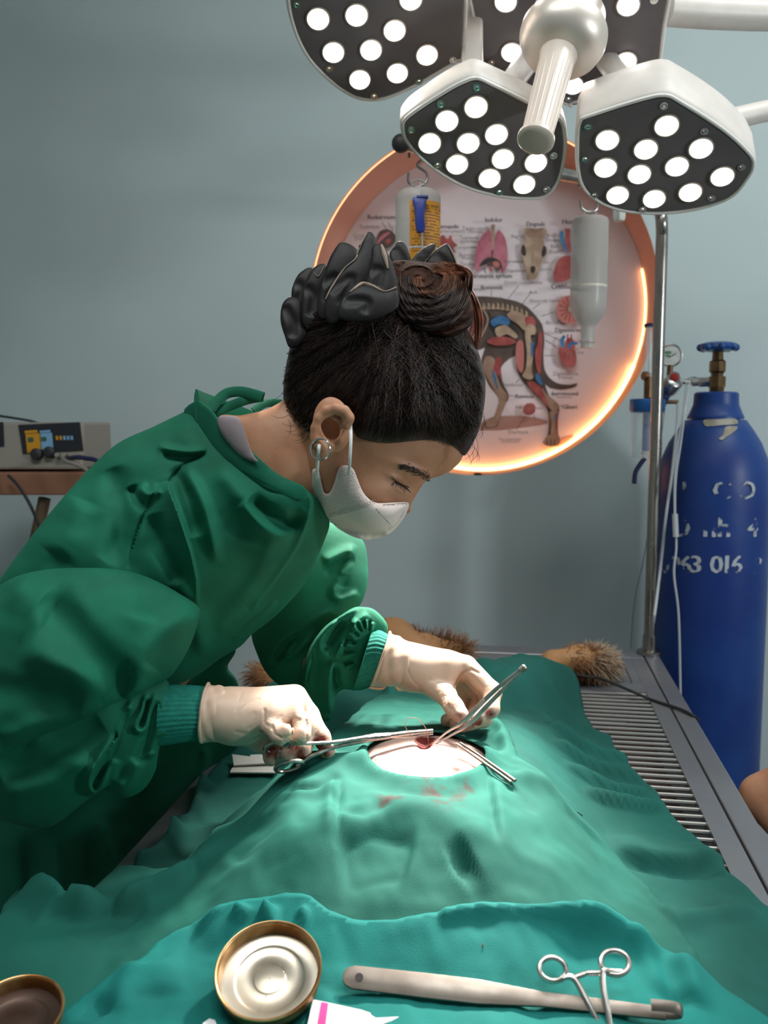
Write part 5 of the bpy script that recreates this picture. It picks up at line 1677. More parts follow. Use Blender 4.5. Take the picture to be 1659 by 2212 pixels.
TORSO = [(428, 872), (455, 890), (487, 930), (542, 978), (598, 1025), (660, 1056), (690, 1085), (712, 1125), (700, 1170), (660, 1258), (600, 1326), (547, 1368), (520, 1396), (480, 1420), (380, 1480), (200, 1500), (0, 1440), (-70, 1340), (0, 1250), (40, 1195), (90, 1130), (140, 1070), (190, 1015), (255, 957), (330, 922), (400, 888)]
TCTRL = [(440, 890, 0.985), (0, 1250, 0.955), (660, 1060, 0.955), (600, 1010, .955), (700, 1150, 1.0), (540, 1370, 1.08), (250, 1300, 0.98), (250, 960, 0.98), (100, 1480, 1.02)]
TF = [([(452, 974), (400, 1000), (363, 1042), (335, 1062), (318, 1100), (302, 1135), (285, 1190), (276, 1232)], -0.008, 3.5, 'v'),
      ([(363, 1039), (372, 1068), (383, 1098), (402, 1155), (416, 1200), (427, 1255), (429, 1312)], 0.030, 36, 's'),
      ([(663, 1056), (674, 1090), (650, 1168), (605, 1240), (545, 1320)], 0.011, 16, 's'),
      ([(300, 1050), (322, 1068), (345, 1052)], 0.008, 12), ([(282, 1050), (300, 1085), (318, 1090)], -0.009, 12),
      ([(340, 965), (400, 975), (448, 974)], 0.005, 8), ([(350, 985), (400, 990), (445, 978)], -0.005, 8),
      ([(400, 1010), (440, 1090), (462, 1180), (470, 1220)], 0.006, 16), ([(375, 1010), (405, 1080), (425, 1160)], -0.006, 16),
      ([(540, 1075), (585, 1115), (625, 1128), (655, 1105)], -0.010, 17), ([(520, 1085), (570, 1140), (630, 1165)], 0.006, 18),
      ([(470, 1010), (520, 1070), (600, 1180)], 0.004, 26), ([(240, 1010), (265, 1090), (262, 1160), (230, 1215)], -0.007, 26), ([(180, 1080), (150, 1150), (120, 1200)], 0.006, 40),
      ([(380, 1250), (420, 1330), (440, 1420)], 0.005, 22), ([(600, 1150), (560, 1250), (470, 1370)], 0.004, 26),
      ([(500, 1385), (540, 1352), (600, 1300)], 0.004, 8), ([(330, 1110), (350, 1180), (395, 1260)], -0.006, 22)]
GARB = []
TF = [(f[0], f[1] * (1.0 if len(f) > 3 else 1.7), f[2] * (1.0 if len(f) > 3 else .85)) + tuple(f[3:]) for f in TF]
gown_t = inflate(TORSO, TCTRL, ts=0.60, step=2.6, dstep=0.0035, folds=TF, tmax=0.19, it=2, extra=rumple)
SKIRT = [(150, 1300), (420, 1330), (508, 1393), (492, 1440), (512, 1470), (530, 1540), (510, 1620), (470, 1680), (400, 1740), (330, 1820), (300, 1960), (290, 2300), (280, 2930), (-60, 2930), (-70, 2300), (-60, 1800), (20, 1500)]
SKF = [([(215, 1770), (240, 1850), (262, 1930)], .012, 14), ([(120, 1800), (130, 1900), (125, 2200)], .016, 22), ([(60, 1800), (70, 1950), (66, 2300)], -.014, 18), ([(190, 1800), (195, 1950), (190, 2300)], -.012, 16), ([(440, 1610), (444, 1640), (430, 1700)], .008, 10), ([(300, 1700), (280, 1800)], -.01, 18)]
skirt = inflate(SKIRT, [(150, 1400, 1.10), (500, 1420, 1.16), (500, 1600, 1.33), (0, 1800, 1.13), (330, 1800, 1.24), (300, 2900, 1.2), (0, 2900, 1.14)], ts=0.62, step=6, dstep=0.005, folds=SKF, tmax=.16)
GARB += [gown_t[0], skirt[0]]
V, Fq = join(gown_t, skirt)
gown = link_mesh('gown', V, Fq, m_gown, surgeon)

COLLAR = [(424, 865), (440, 872), (460, 888), (490, 928), (545, 975), (600, 1023), (660, 1053), (655, 1082), (600, 1068), (556, 1046), (502, 1014), (455, 975), (438, 952), (396, 893)]
TFr = Front(gown_t[0], 4)
cc_ = []
for x, y in [(415, 885), (450, 930), (500, 985), (550, 1025), (610, 1055), (645, 1065)]:
    d = float(TFr(x, y)); cc_.append((x, y, (d if d < 2 else .97) - .002))
cc_ += [(440, 875, .955), (600, 1020, cc_[4][2] + .004)]
cv = inflate(COLLAR, cc_, ts=0.35, step=2.5, dstep=.0018, folds=[([(408, 892), (446, 955), (500, 1008), (556, 1040), (600, 1060)], -.0015, 3, 'v')])
col_o = link_mesh('collar', cv[0], cv[1], m_gown, surgeon)
# the collar carries on round the back of the neck
mb = MB()
mb.tube(catmull([P(425, 875, .96), P(440, 880, 1.02), P(480, 895, 1.06), P(560, 930, 1.08), P(640, 1000, 1.07), P(680, 1060, 1.03)], 6), .018, 10, flat=(.18, 1.0), ref=(0, 0, 1))
mb.build('collar_back', m_gown, col_o)
TEE = [(470, 902), (500, 898), (518, 905), (530, 935), (545, 978), (560, 1000), (520, 985), (480, 940)]
tv_ = inflate(TEE, [(480, 910, .938), (540, 980, .930), (500, 990, .935)], ts=.6, step=2.5, dstep=.002)
link_mesh('shirt_collar', tv_[0], tv_[1], m_tee, surgeon)['label'] = 'grey t-shirt neckband'
# neck ties
mb = MB()
mb.tube(catmull([P(455, 885, .99), P(468, 868, .995), P(490, 850, 1.0), P(520, 846, 1.0), P(548, 852, .995), P(568, 858, .985)], 6), .006, 8, flat=(1, .25), ref=tuple(FW))
mb.tube(catmull([P(465, 893, .995), P(490, 880, 1.0), P(520, 868, 1.0), P(540, 862, 1.0), P(568, 857, .99)], 6), .0055, 8, flat=(1, .25), ref=tuple(FW))
mb.tube(catmull([P(548, 888, 1.02), P(570, 873, 1.03), P(590, 870, 1.04), P(615, 872, 1.05)], 6), .005, 8, flat=(1, .25), ref=tuple(FW))
mb.build('neck_tie', m_gown, surgeon, label='looped green neck tie')

# near sleeve
SL_U = [(-90, 1330), (-30, 1285), (20, 1252), (70, 1235), (140, 1227), (250, 1229), (320, 1247), (390, 1283), (431, 1313), (428, 1342), (412, 1392), (385, 1440), (357, 1470), (290, 1506), (200, 1548), (100, 1590), (0, 1640), (-110, 1680), (-160, 1500)]
SUF = [([(420, 1318), (330, 1390), (285, 1480), (280, 1500)], 0.010, 26), ([(90, 1290), (160, 1360), (230, 1440), (275, 1500)], -0.016, 34), ([(40, 1400), (140, 1440), (240, 1495)], 0.010, 34), ([(300, 1240), (320, 1290), (310, 1340)], -.005, 30),
       ([(20, 1270), (60, 1300), (110, 1330)], .008, 40), ([(330, 1440), (290, 1490), (270, 1512)], .006, 16), ([(0, 1600), (100, 1560), (220, 1520)], .006, 22), ([(-60, 1480), (60, 1500), (180, 1530)], -.006, 30)]
su = inflate(SL_U, [(0, 1300, .90), (430, 1320, .935), (357, 1470, .93), (0, 1640, .88), (200, 1400, .885)], ts=0.52, step=3, dstep=0.003, folds=[(f[0], f[1] * 1.25, f[2]) for f in SUF], tmax=.13, extra=lambda a, b: .6 * rumple(a, b))
SL_L = [(-110, 1560), (150, 1480), (330, 1465), (362, 1470), (366, 1484), (378, 1497), (382, 1530), (376, 1565), (362, 1596), (346, 1612), (340, 1640), (336, 1664), (318, 1697), (292, 1718), (264, 1724), (238, 1712), (222, 1706), (205, 1717), (168, 1745), (125, 1778), (90, 1790), (40, 1784), (-10, 1768), (-110, 1740)]
SLF = [([(60, 1600), (150, 1640), (230, 1650)], .006, 30), ([(288, 1505), (262, 1580), (236, 1640), (222, 1690), (206, 1712), (193, 1700), (196, 1670), (225, 1620), (248, 1590)], 0.013, 8), ([(280, 1530), (250, 1610), (212, 1690)], -0.014, 7),
       ([(316, 1496), (310, 1530), (293, 1566), (300, 1580), (314, 1572), (322, 1540), (338, 1495)], 0.010, 6), ([(318, 1510), (312, 1545), (303, 1572)], -0.012, 5),
       ([(372, 1492), (376, 1530), (366, 1565), (345, 1600)], 0.010, 8), ([(350, 1500), (345, 1560), (320, 1640)], 0.006, 12), ([(335, 1510), (320, 1590), (300, 1650)], -.007, 12),
       ([(300, 1640), (280, 1690), (250, 1705)], .010, 14), ([(200, 1640), (120, 1690), (0, 1720)], .012, 30), ([(220, 1560), (120, 1620), (0, 1670)], -.012, 26), ([(340, 1625), (300, 1638)], .004, 5), ([(250, 1640), (240, 1690)], .004, 9)]
sl = inflate(SL_L, [(360, 1480, .935), (370, 1560, .935), (0, 1600, .895), (0, 1770, .91), (270, 1715, .935), (200, 1500, .905)], ts=0.50, step=2.5, dstep=0.003, folds=SLF, tmax=.11)
GARB += [su[0], sl[0]]
V, Fq = join(su, sl)
link_mesh('sleeve', V, Fq, m_gown, surgeon)

# far sleeve
SF_U = [(640, 1130), (720, 1130), (768, 1152), (789, 1178), (795, 1225), (794, 1262), (782, 1300), (760, 1326), (735, 1345), (712, 1400), (700, 1460), (690, 1500), (650, 1494), (606, 1482), (574, 1452), (556, 1415), (543, 1370), (560, 1340), (620, 1260)]
SUF2 = [([(700, 1215), (745, 1192), (765, 1190)], .007, 12), ([(700, 1240), (735, 1215), (765, 1205)], -.007, 9), ([(764, 1175), (752, 1215), (724, 1270)], .005, 8), ([(726, 1260), (722, 1285), (740, 1295), (775, 1280)], .006, 9), ([(740, 1240), (740, 1270)], -.004, 10),
        ([(720, 1310), (660, 1350), (610, 1385), (582, 1420), (580, 1432), (600, 1435), (640, 1405), (680, 1360)], .006, 8), ([(650, 1365), (610, 1400), (598, 1425)], -.007, 8), ([(640, 1375), (622, 1410), (640, 1412), (665, 1380)], .004, 6)]
fu = inflate(SF_U, [(780, 1180, 1.15), (560, 1380, 1.14), (690, 1500, 1.13), (790, 1290, 1.13), (650, 1300, 1.13)], ts=0.62, step=3, dstep=0.003, folds=SUF2, tmax=.1)
SF_L = [(735, 1330), (765, 1312), (785, 1311), (800, 1313), (813, 1320), (832, 1340), (838, 1358), (830, 1372), (806, 1384), (790, 1420), (786, 1455), (800, 1472), (805, 1482), (775, 1492), (740, 1490), (724, 1508), (720, 1535), (712, 1556), (692, 1556), (672, 1535), (660, 1500), (655, 1450), (668, 1400), (700, 1355)]
SLF2 = [([(772, 1313), (740, 1330), (700, 1360), (676, 1400), (662, 1450), (660, 1500)], .010, 6), ([(730, 1340), (700, 1372), (690, 1400), (700, 1412), (715, 1408)], .010, 8), ([(745, 1345), (720, 1375), (708, 1398)], -.012, 8),
        ([(770, 1335), (745, 1380), (724, 1420)], .008, 4), ([(762, 1345), (740, 1395)], -.010, 5), ([(795, 1325), (770, 1345), (760, 1375)], .006, 7), ([(690, 1420), (682, 1470), (686, 1520)], -.010, 10), ([(720, 1425), (712, 1470), (712, 1540)], .008, 9), ([(725, 1440), (728, 1470), (735, 1485)], -.012, 6),
        ([(745, 1435), (765, 1430)], -.005, 4)] + [([(800 + math.cos(a) * 26 - 8, 1422 - math.sin(a) * 62), (800 + math.cos(a) * 46 - 12, 1422 - math.sin(a) * 84)], .004 * (-1) ** i, 3.5) for i, a in enumerate(np.linspace(1.2, 3.4, 15))]
fl2 = inflate(SF_L, [(735, 1340, 1.085), (830, 1350, 1.085), (790, 1470, 1.075), (690, 1550, 1.085), (700, 1430, 1.085)], ts=0.62, step=2, dstep=0.0025, folds=SLF2, tmax=.1)
GARB += [fu[0], fl2[0]]
V, Fq = join(fu, fl2)
link_mesh('sleeve', V, Fq, m_gown, surgeon)


# ---- knitted cuffs
def knit_cuff(stations, wide, name='cuff'):
    """stations: (px,py,d,radius along wide, radius along depth); wide: direction of the section's long axis"""
    n = 144; V, Fc = [], []
    st_ = catmull(stations, 5)
    for (x, y, d, ra, rb) in st_:
        c = P(x, y, d)
        for k in range(n):
            a = 2 * math.pi * k / n
            r = 1 + .018 * math.cos(a * 36)
            V.append(c + wide * math.cos(a) * ra * r + FW * math.sin(a) * rb * r)
    m_ = len(st_)
    for i in range(m_ - 1):
        for k in range(n): Fc.append((i * n + k, i * n + (k + 1) % n, (i + 1) * n + (k + 1) % n, (i + 1) * n + k))
    Fc.append(tuple(range(n))); Fc.append(tuple((m_ - 1) * n + k for k in range(n))[::-1])
    o = MB().add(V, Fc).build(name, m_cuff, surgeon, sharp=60, label='knitted green cuff')
    return o


pxm = lambda n, d: n * d / FPX
knit_cuff([(352, 1545, .935, .0315, .026), (375, 1543, .938, .0308, .026), (410, 1541, .944, .0295, .025), (438, 1541, .95, .0285, .0240), (456, 1541, .953, .0270, .0225)], unit(UP + RT * .02))
aL = unit(RT * .93 - UP * .37)
knit_cuff([(782, 1428, 1.075, .0372, .030), (800, 1424, 1.073, .0365, .030), (820, 1424, 1.068, .0315, .0275), (845, 1428, 1.065, .0270, .025)], unit(UP * .95 + RT * .30))

# ---- gloves
def hand_mesh(palm, fingers, extra=None, lo=None, hi=None, k=.005, grooves=()):
    segs = [(P(*a[:3]), a[3], P(*b[:3]), b[3]) for a, b in palm]
    fch = [[(P(*q[:3]), q[3] * .95) for q in f] for f in fingers]
    allp = np.array([s[0] for s in segs] + [s[2] for s in segs] + [q[0] for f in fch for q in f])
    ringp = []
    rr = np.random.default_rng(3)
    for f in fch:
        for i in range(1, len(f) - 1):
            ringp.append((f[i][0], unit(f[i + 1][0] - f[i - 1][0]), f[i][1]))

    def fn(p):
        d = None
        pp_ = to_px(p) if grooves else None
        for a, ra, b, rb in segs:
            c = capsule(p, a, b, ra, rb)
            d = c if d is None else smin(d, c, .014)
        for f in fch:
            d = smin(d, chain(p, f, .005), k * .45)
        if extra is not None: d = extra(p, d)
        # creases of the thin latex at the knuckles and across the wrist
        for c, ax, r in ringp:
            q = p - c.astype(np.float32); t = q @ ax.astype(np.float32)
            near = np.exp(-((np.linalg.norm(q, axis=-1) / (r * 1.5)) ** 2))
            d = d + .0004 * near * np.sin(t * 2100)
        for pts, dep, w in grooves:
            d = d + dep * np.exp(-(line_dist(pp_[:, 0], pp_[:, 1], pts)[0] / w) ** 2)
        return d.astype(np.float32)
    return solid(fn, allp.min(0) - .045, allp.max(0) + .045, .0013, 2), allp


def blood(o, v, spots):
    """where the glove or cloth is stained"""
    a = np.zeros(len(v))
    for (x, y, d, r, s_) in spots:
        a = np.maximum(a, s_ * np.exp(-(np.linalg.norm(v - P(x, y, d), axis=1) / r) ** 2))
    at = o.data.attributes.new('stain', 'FLOAT', 'POINT')
    at.data.foreach_set('value', a.astype(np.float32))


add_stain(m_glove, 'stain', (0.16, 0.028, 0.016), 90)
# near hand: little-finger side towards us, forefinger along the instrument
W1 = (472, 1542, .957)
near_palm = [((474, 1542, .957, .0275), (505, 1545, .962, .0262)), ((505, 1538, .966, .022), (632, 1508, .995, .0145)), ((505, 1540, .966, .022), (632, 1520, .985, .0150)), ((505, 1548, .962, .022), (618, 1535, .970, .0155)),
             ((505, 1555, .960, .022), (588, 1548, .955, .0160)), ((515, 1560, .972, .020), (560, 1590, .985, .0165))]
near_fing = [[(640, 1503, .998, .0128), (668, 1545, .995, .0116), (694, 1592, .985, .0102), (708, 1624, .978, .0088)],
             [(640, 1518, .988, .0130), (668, 1572, .985, .0118), (652, 1620, .972, .0106), (622, 1630, .964, .0092)],
             [(625, 1532, .970, .0130), (652, 1562, .962, .0112), (650, 1586, .952, .0104), (636, 1592, .952, .0090)],
             [(590, 1545, .953, .0128), (584, 1568, .944, .0108), (604, 1588, .934, .0100), (618, 1580, .932, .0092)],
             [(535, 1578, .985, .0160), (568, 1602, .984, .0128), (590, 1614, .975, .0115), (586, 1636, .968, .0098)]]
def G4(*q): return [(400 + x / 4.608, 1450 + y / 4.608) for x, y in q]
def G5(*q): return [(780 + x / 4.366, 1340 + y / 4.366) for x, y in q]


NG = [(G4((870, 540), (885, 620), (960, 665), (1040, 640)), .0016, 2.2), (G4((1055, 500), (1062, 600), (1060, 670)), .0022, 2.4), (G4((1205, 490), (1215, 600), (1200, 680)), .0018, 2.4), (G4((790, 380), (790, 520), (870, 570)), .0014, 2.4), (G4((900, 500), (960, 440)), .0008, 2), (G4((1010, 525), (1080, 470), (1140, 485)), .0012, 2.2),
      (G4((520, 450), (560, 380), (640, 310), (740, 270)), .0006, 2), (G4((590, 530), (640, 450), (690, 410)), .0006, 2), (G4((640, 570), (700, 430)), .0006, 2), (G4((505, 390), (530, 300), (560, 215)), .0007, 2.2), (G4((500, 600), (640, 630), (740, 600)), .0006, 3), (G4((1290, 620), (1310, 700)), .0006, 1.6), (G4((1320, 780), (1440, 720)), .0007, 1.6), (G4((1290, 700), (1280, 790)), .0010, 2), (G4((880, 760), (930, 700)), .0008, 2)]
FG = [(G5((870, 640), (905, 560), (960, 490), (1040, 462), (1110, 500)), .0016, 2.6), (G5((770, 700), (790, 800)), .0007, 1.8), (G5((800, 715), (835, 840)), .0007, 1.8), (G5((830, 720), (870, 860)), .0006, 1.8), (G5((850, 760), (930, 850)), .0005, 1.6), (G5((920, 700), (985, 780)), .0009, 2), (G5((1120, 680), (1000, 780)), .0012, 2.2), (G5((1040, 900), (1100, 840), (1180, 800)), .0007, 1.8), (G5((1020, 850), (1035, 990)), .0014, 2.2), (G5((870, 990), (960, 960), (1030, 990)), .0008, 2), (G5((420, 440), (480, 560), (560, 640)), .0006, 2.2), (G5((640, 560), (760, 600)), .0004, 3)]
(gv, gq), _ = hand_mesh(near_palm, near_fing, grooves=NG)
g1 = link_mesh('glove', gv, gq, m_glove, surgeon)
blood(g1, gv, [(575, 1575, .94, .010, .5), (590, 1590, .94, .012, .7), (690, 1605, .975, .014, .75), (705, 1625, .97, .012, .7), (612, 1560, .925, .008, .5), (640, 1600, .95, .010, .6), (590, 1625, .96, .012, .8), (645, 1625, .96, .016, .7), (665, 1600, .965, .012, .5)])
# rolled glove cuff
def glove_cuff(stations, wide, bead_d):
    n = 72; V, Fc = [], []
    st_ = catmull(stations, 5)
    for i, (x, y, d, ra, rb) in enumerate(st_):
        c = P(x, y, d)
        for k in range(n):
            a = 2 * math.pi * k / n
            w = 1 + .02 * math.sin(a * 5 + i * .9) + .012 * math.sin(a * 9 - i * .6)
            V.append(c + wide * math.cos(a) * ra * w + FW * math.sin(a) * rb * w)
    m_ = len(st_)
    for i in range(m_ - 1):
        for k in range(n): Fc.append((i * n + k, i * n + (k + 1) % n, (i + 1) * n + (k + 1) % n, (i + 1) * n + k))
    return V, Fc, [V[k] for k in range(n)]


V_, F_, bead = glove_cuff([(443, 1541, .952, .0312, .0275), (455, 1541, .954, .0305, .027), (475, 1542, .957, .0298, .0268), (495, 1545, .960, .0278, .0255), (505, 1546, .962, .0262, .0240)], unit(UP + RT * .08), 0)
mb = MB().add(V_, F_); mb.tube(bead, .0017, 8, True)
mb.build('glove_cuff', m_glove, g1, sharp=None)

far_palm = [((866, 1433, 1.065, .0262), (890, 1442, 1.065, .0245)), ((890, 1434, 1.075, .021), (1005, 1440, 1.065, .0135)), ((890, 1440, 1.075, .021), (1005, 1446, 1.08, .0140)), ((890, 1446, 1.075, .021), (995, 1456, 1.095, .014)), ((895, 1450, 1.065, .020), (960, 1485, 1.055, .0135)), ((890, 1440, 1.065, .020), (960, 1440, 1.062, .017))]
far_fing = [[(1010, 1440, 1.062, .0128), (1064, 1494, 1.04, .0113), (1060, 1532, 1.022, .0103), (1032, 1550, 1.012, .0098)],
            [(1008, 1446, 1.08, .0130), (1058, 1505, 1.07, .0115), (1044, 1552, 1.045, .0106), (1000, 1566, 1.030, .0094)],
            [(1000, 1452, 1.095, .0125), (1040, 1510, 1.09, .011), (1020, 1555, 1.065, .010), (985, 1565, 1.05, .009)],
            [(990, 1460, 1.105, .0120), (1010, 1515, 1.10, .010), (990, 1550, 1.075, .0092), (966, 1556, 1.06, .0085)],
            [(925, 1475, 1.055, .0150), (962, 1500, 1.040, .0128), (980, 1526, 1.022, .0115), (996, 1545, 1.012, .0100)]]
(gv, gq), _ = hand_mesh(far_palm, far_fing, grooves=FG)
g2 = link_mesh('glove', gv, gq, m_glove, surgeon)
blood(g2, gv, [(995, 1545, 1.005, .012, .55), (1030, 1560, 1.005, .014, .6), (1055, 1540, 1.01, .012, .6), (1010, 1572, 1.02, .018, .65), (970, 1560, 1.05, .01, .4), (975, 1520, 1.01, .010, .45)])
V_, F_, bead = glove_cuff([(822, 1424, 1.068, .0335, .0300), (832, 1425, 1.067, .0325, .0295), (850, 1430, 1.065, .0305, .0285), (872, 1436, 1.064, .0275, .0265), (882, 1438, 1.064, .0262, .025)], unit(UP * .94 + RT * .34), 0)
mb = MB().add(V_, F_); mb.tube(bead, .0019, 8, True)
mb.build('glove_cuff', m_glove, g2, sharp=None)

# the trunk and arms stay inside the clothes
n_ = len(body.data.vertices); co = np.empty(n_ * 3); body.data.vertices.foreach_get('co', co)
co = co.reshape(-1, 3) + WLOC[surgeon.name]
tw = co[TRUNK0:]
which = np.argmin(np.stack([capsule(tw, a_, b_, ra_, rb_) for a_, ra_, b_, rb_ in trunk_parts]), 0)
tk = to_px(tw)
near_, far_ = np.isin(which, (5, 6)), np.isin(which, (4, 7, 8))
for sel, parts in ((~near_ & ~np.isin(which, (7, 8)), GARB[:2]), (near_, GARB[:1] + GARB[2:4]), (far_, GARB[4:6])):
    fr_ = Front(np.concatenate(parts), 6)(tk[:, 0], tk[:, 1])
    tk[:, 2] = np.where(sel & np.isfinite(fr_), np.maximum(tk[:, 2], fr_ + .018), tk[:, 2])
co[TRUNK0:] = P(tk[:, 0], tk[:, 1], tk[:, 2])
body.data.vertices.foreach_set('co', (co - WLOC[surgeon.name]).ravel())
body.data.update()

# ---------------------------------------------------------------- surgical drapes over the patient
def XY(pts, z=0.86):
    return [tuple(hit(p[0], p[1], p[2] if len(p) > 2 else z)[:2]) for p in pts]


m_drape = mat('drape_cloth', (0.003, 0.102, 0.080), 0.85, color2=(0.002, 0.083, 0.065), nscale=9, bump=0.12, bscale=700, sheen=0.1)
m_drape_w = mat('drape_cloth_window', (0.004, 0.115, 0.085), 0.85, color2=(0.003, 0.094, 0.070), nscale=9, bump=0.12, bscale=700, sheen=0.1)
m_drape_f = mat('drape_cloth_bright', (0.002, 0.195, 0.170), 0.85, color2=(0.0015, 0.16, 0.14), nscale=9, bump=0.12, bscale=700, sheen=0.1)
add_stain(m_drape_w, 'stain', (0.05, 0.030, 0.025), 120)
XC = -0.115


def crinkle(x, y, k=1.0):
    """fine slack of much-washed cotton"""
    f = 0
    for i, (a, w, am) in enumerate(((.4, .085, .0010), (1.9, .060, .0008), (2.7, .041, .0005), (1.1, .027, .00032), (.1, .017, .00018))):
        u = x * math.cos(a) + y * math.sin(a); v = -x * math.sin(a) + y * math.cos(a)
        f = f + am * np.sin(u * 6.28 / w + 1.9 * np.sin(v * 6.28 / (w * 2.3) + i * 1.3) + i * 2.1)
    return k * f


def mound(x, y):
    h0 = np.interp(y, [.30, .45, .58, .64, .69, .74, .80, .88, .95, 1.02, 1.15, 1.30, 1.45, 1.6], [.0, .0, .0, .006, .030, .064, .094, .114, .125, .125, .11, .085, .03, .0])
    return h0 / (1 + (np.abs(x - XC) / .185) ** 6)


def leg_bump(x, y, pts, r, top):
    d, u, sg = line_dist(x, y, pts)
    t = np.interp(u, np.linspace(0, 1, len(top)), top)
    return t / (1 + (d / r) ** 4)


def over_edge(x): return -np.clip(TX0 - 0.006 - x, 0, 1) * 1.3


legR = [(-.06, 1.28), (-.012, 1.42), (.045, 1.56), (.082, 1.625)]
legL = XY([(800, 1500, .95), (700, 1500, .93), (600, 1475, .89)])
U_rid = ridges([
    (XY([(1180, 1658), (1270, 1652), (1370, 1650)]), .015, .0055, 'S'), (XY([(1190, 1700), (1300, 1695), (1400, 1692)]), .015, .0055, 'S'), (XY([(1215, 1738), (1330, 1738), (1420, 1725)]), .015, .0055, 'S'), (XY([(1260, 1772), (1370, 1760), (1440, 1748)]), .015, .0055, 'S'),
    (XY([(1320, 1870), (1450, 1868), (1565, 1845)]), .012, .012, 'S'), (XY([(1330, 1885), (1450, 1885), (1560, 1868)]), -.008, .010),
    (XY([(1440, 2010), (1550, 1975), (1640, 1965)]), .010, .014), (XY([(1160, 1600), (1190, 1640), (1180, 1700)]), .006, .02),
    (XY([(900, 1500, .93), (1000, 1520, .9), (1080, 1560, .88)]), .012, .03), (XY([(1180, 1560), (1250, 1575), (1310, 1600)]), .006, .014),
    (XY([(840, 1480, .95), (850, 1540, .95), (845, 1570, .95)]), .008, .012, 'S')])


U_curl = ridges([(XY([(436, 1690), (412, 1775), (378, 1788), (368, 1815), (337, 1848), (300, 1856)], .86), .020, .011, 'c'), (XY([(378, 1788), (440, 1775, .87), (500, 1755, .88)], .87), .012, .014, 'c')])


def H_under(x, y):
    h = mound(x, y) * .93 / (1 + np.exp(-(x + .235) / .012))
    h = np.maximum(h, leg_bump(x, y, legR, .072, [.11, .112, .095, .05]))
    h = np.maximum(h, leg_bump(x, y, legL, .065, [.10, .085, .045]))
    return h + .003 + U_curl(x, y) + 1.3 * U_rid(x, y) + crinkle(x, y) + over_edge(x)


U_OUT = XY([(1216, 1478), (1213, 1490), (1225, 1505), (1250, 1524), (1262, 1560), (1290, 1590), (1318, 1594), (1335, 1640), (1380, 1680), (1420, 1715), (1445, 1757), (1500, 1810), (1560, 1855), (1568, 1880), (1600, 1905), (1659, 1955), (1760, 2060), (1700, 2400)], .855)
U_OUT += [(.20, .45), (-.40, .45)] + XY([(250, 2060), (275, 1880), (300, 1855), (335, 1848), (368, 1815), (376, 1785), (410, 1775), (436, 1680), (500, 1605), (545, 1550)], .86) + XY([(590, 1480, .90), (640, 1462, .93), (760, 1440, .95), (860, 1412, .955), (930, 1388, .96), (1010, 1390, .958), (1100, 1406, .945), (1170, 1428, .92), (1205, 1455, .89)])
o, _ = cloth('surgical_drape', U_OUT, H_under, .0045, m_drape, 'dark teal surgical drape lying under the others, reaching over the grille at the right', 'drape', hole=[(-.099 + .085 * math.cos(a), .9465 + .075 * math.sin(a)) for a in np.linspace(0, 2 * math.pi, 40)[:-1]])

# the window drape over the belly
HOLE = [(-.099 + .066 * math.cos(a), .9465 + .056 * math.sin(a)) for a in np.linspace(0, 2 * math.pi, 40)[:-1]]
M_rid = ridges([
    ([(-.205, .745), (-.180, .80), (-.115, .835), (-.050, .82), (-.02, .755)], .009, .024), ([(-.165, .775), (-.13, .785), (-.095, .782)], -.013, .024), ([(-.055, .775), (-.04, .785)], -.007, .02),
    (XY([(732, 1690, .965), (728, 1750, .96), (726, 1830, .95)]), -.005, .0045), (XY([(722, 1690, .965), (716, 1750, .96), (715, 1820, .95)]), .004, .008), (XY([(1052, 1700, .96), (1060, 1760, .955), (1075, 1860, .94)]), -.004, .005), (XY([(1064, 1700, .96), (1075, 1760, .955), (1090, 1860, .94)]), .004, .010),
    (XY([(615, 1708, .96), (680, 1712, .96), (735, 1698, .96)]), -.005, .006), (XY([(620, 1722, .96), (680, 1730, .96), (730, 1720, .96)]), .004, .008), (XY([(735, 1780, .95), (790, 1785, .95), (840, 1770, .95)]), -.006, .010),
    (XY([(1090, 1705, .96), (1150, 1715, .95), (1200, 1722, .94)]), .005, .010), (XY([(1080, 1730, .955), (1120, 1745, .95), (1150, 1790, .94)]), -.003, .006), (XY([(1215, 1760, .93), (1290, 1850, .89), (1380, 1960, .86)]), -.008, .012),
    (XY([(500, 1790, .9), (460, 1850, .88), (420, 1930, .87)]), .008, .02), (XY([(560, 1790, .93), (540, 1870, .91), (500, 1930, .89)]), -.006, .02), (XY([(640, 1740, .955), (625, 1830, .94), (620, 1900, .92)]), .004, .02),
    (XY([(240, 1985, .86), (330, 1960, .86), (420, 1925, .87)]), .016, .016), (XY([(100, 2030, .84), (200, 2010, .86), (320, 1985, .86)]), -.010, .012), (XY([(60, 1990, .83), (140, 1990, .85), (230, 1992, .86)]), .022, .02),
    (XY([(620, 1660, .965), (700, 1650, .97), (800, 1665, .97)]), .006, .012), (XY([(640, 1640, .965), (720, 1632, .97), (800, 1640, .975)]), .004, .007), (XY([(1050, 1590, .95), (1082, 1630, .95), (1100, 1690, .95)]), .006, .008), (XY([(1070, 1570, .94), (1105, 1620, .94), (1125, 1690, .94)]), -.006, .008)])


def belly_top(x, y):
    return .858 + .1295 * np.sqrt(np.maximum(1 - ((x + .1) / .165) ** 2 - ((y - .962) / .16) ** 2, 0)) - .85 + .0045


def H_window(x, y):
    h = mound(x, y) * 1.0 + .0085
    rr = np.hypot((x + .099) / .066, (y - .9465) / .056)
    h = h + .004 * np.exp(-((rr - 1.05) / .12) ** 2) - .004 * np.exp(-((rr - 1.4) / .2) ** 2)
    h = h + 1.4 * M_rid(x, y) + crinkle(x + .4, y * 1.1, .9)
    return np.maximum(np.maximum(h, belly_top(x, y)), H_under(x, y) + .0045) + M_hem(x, y) + over_edge(x) * .0


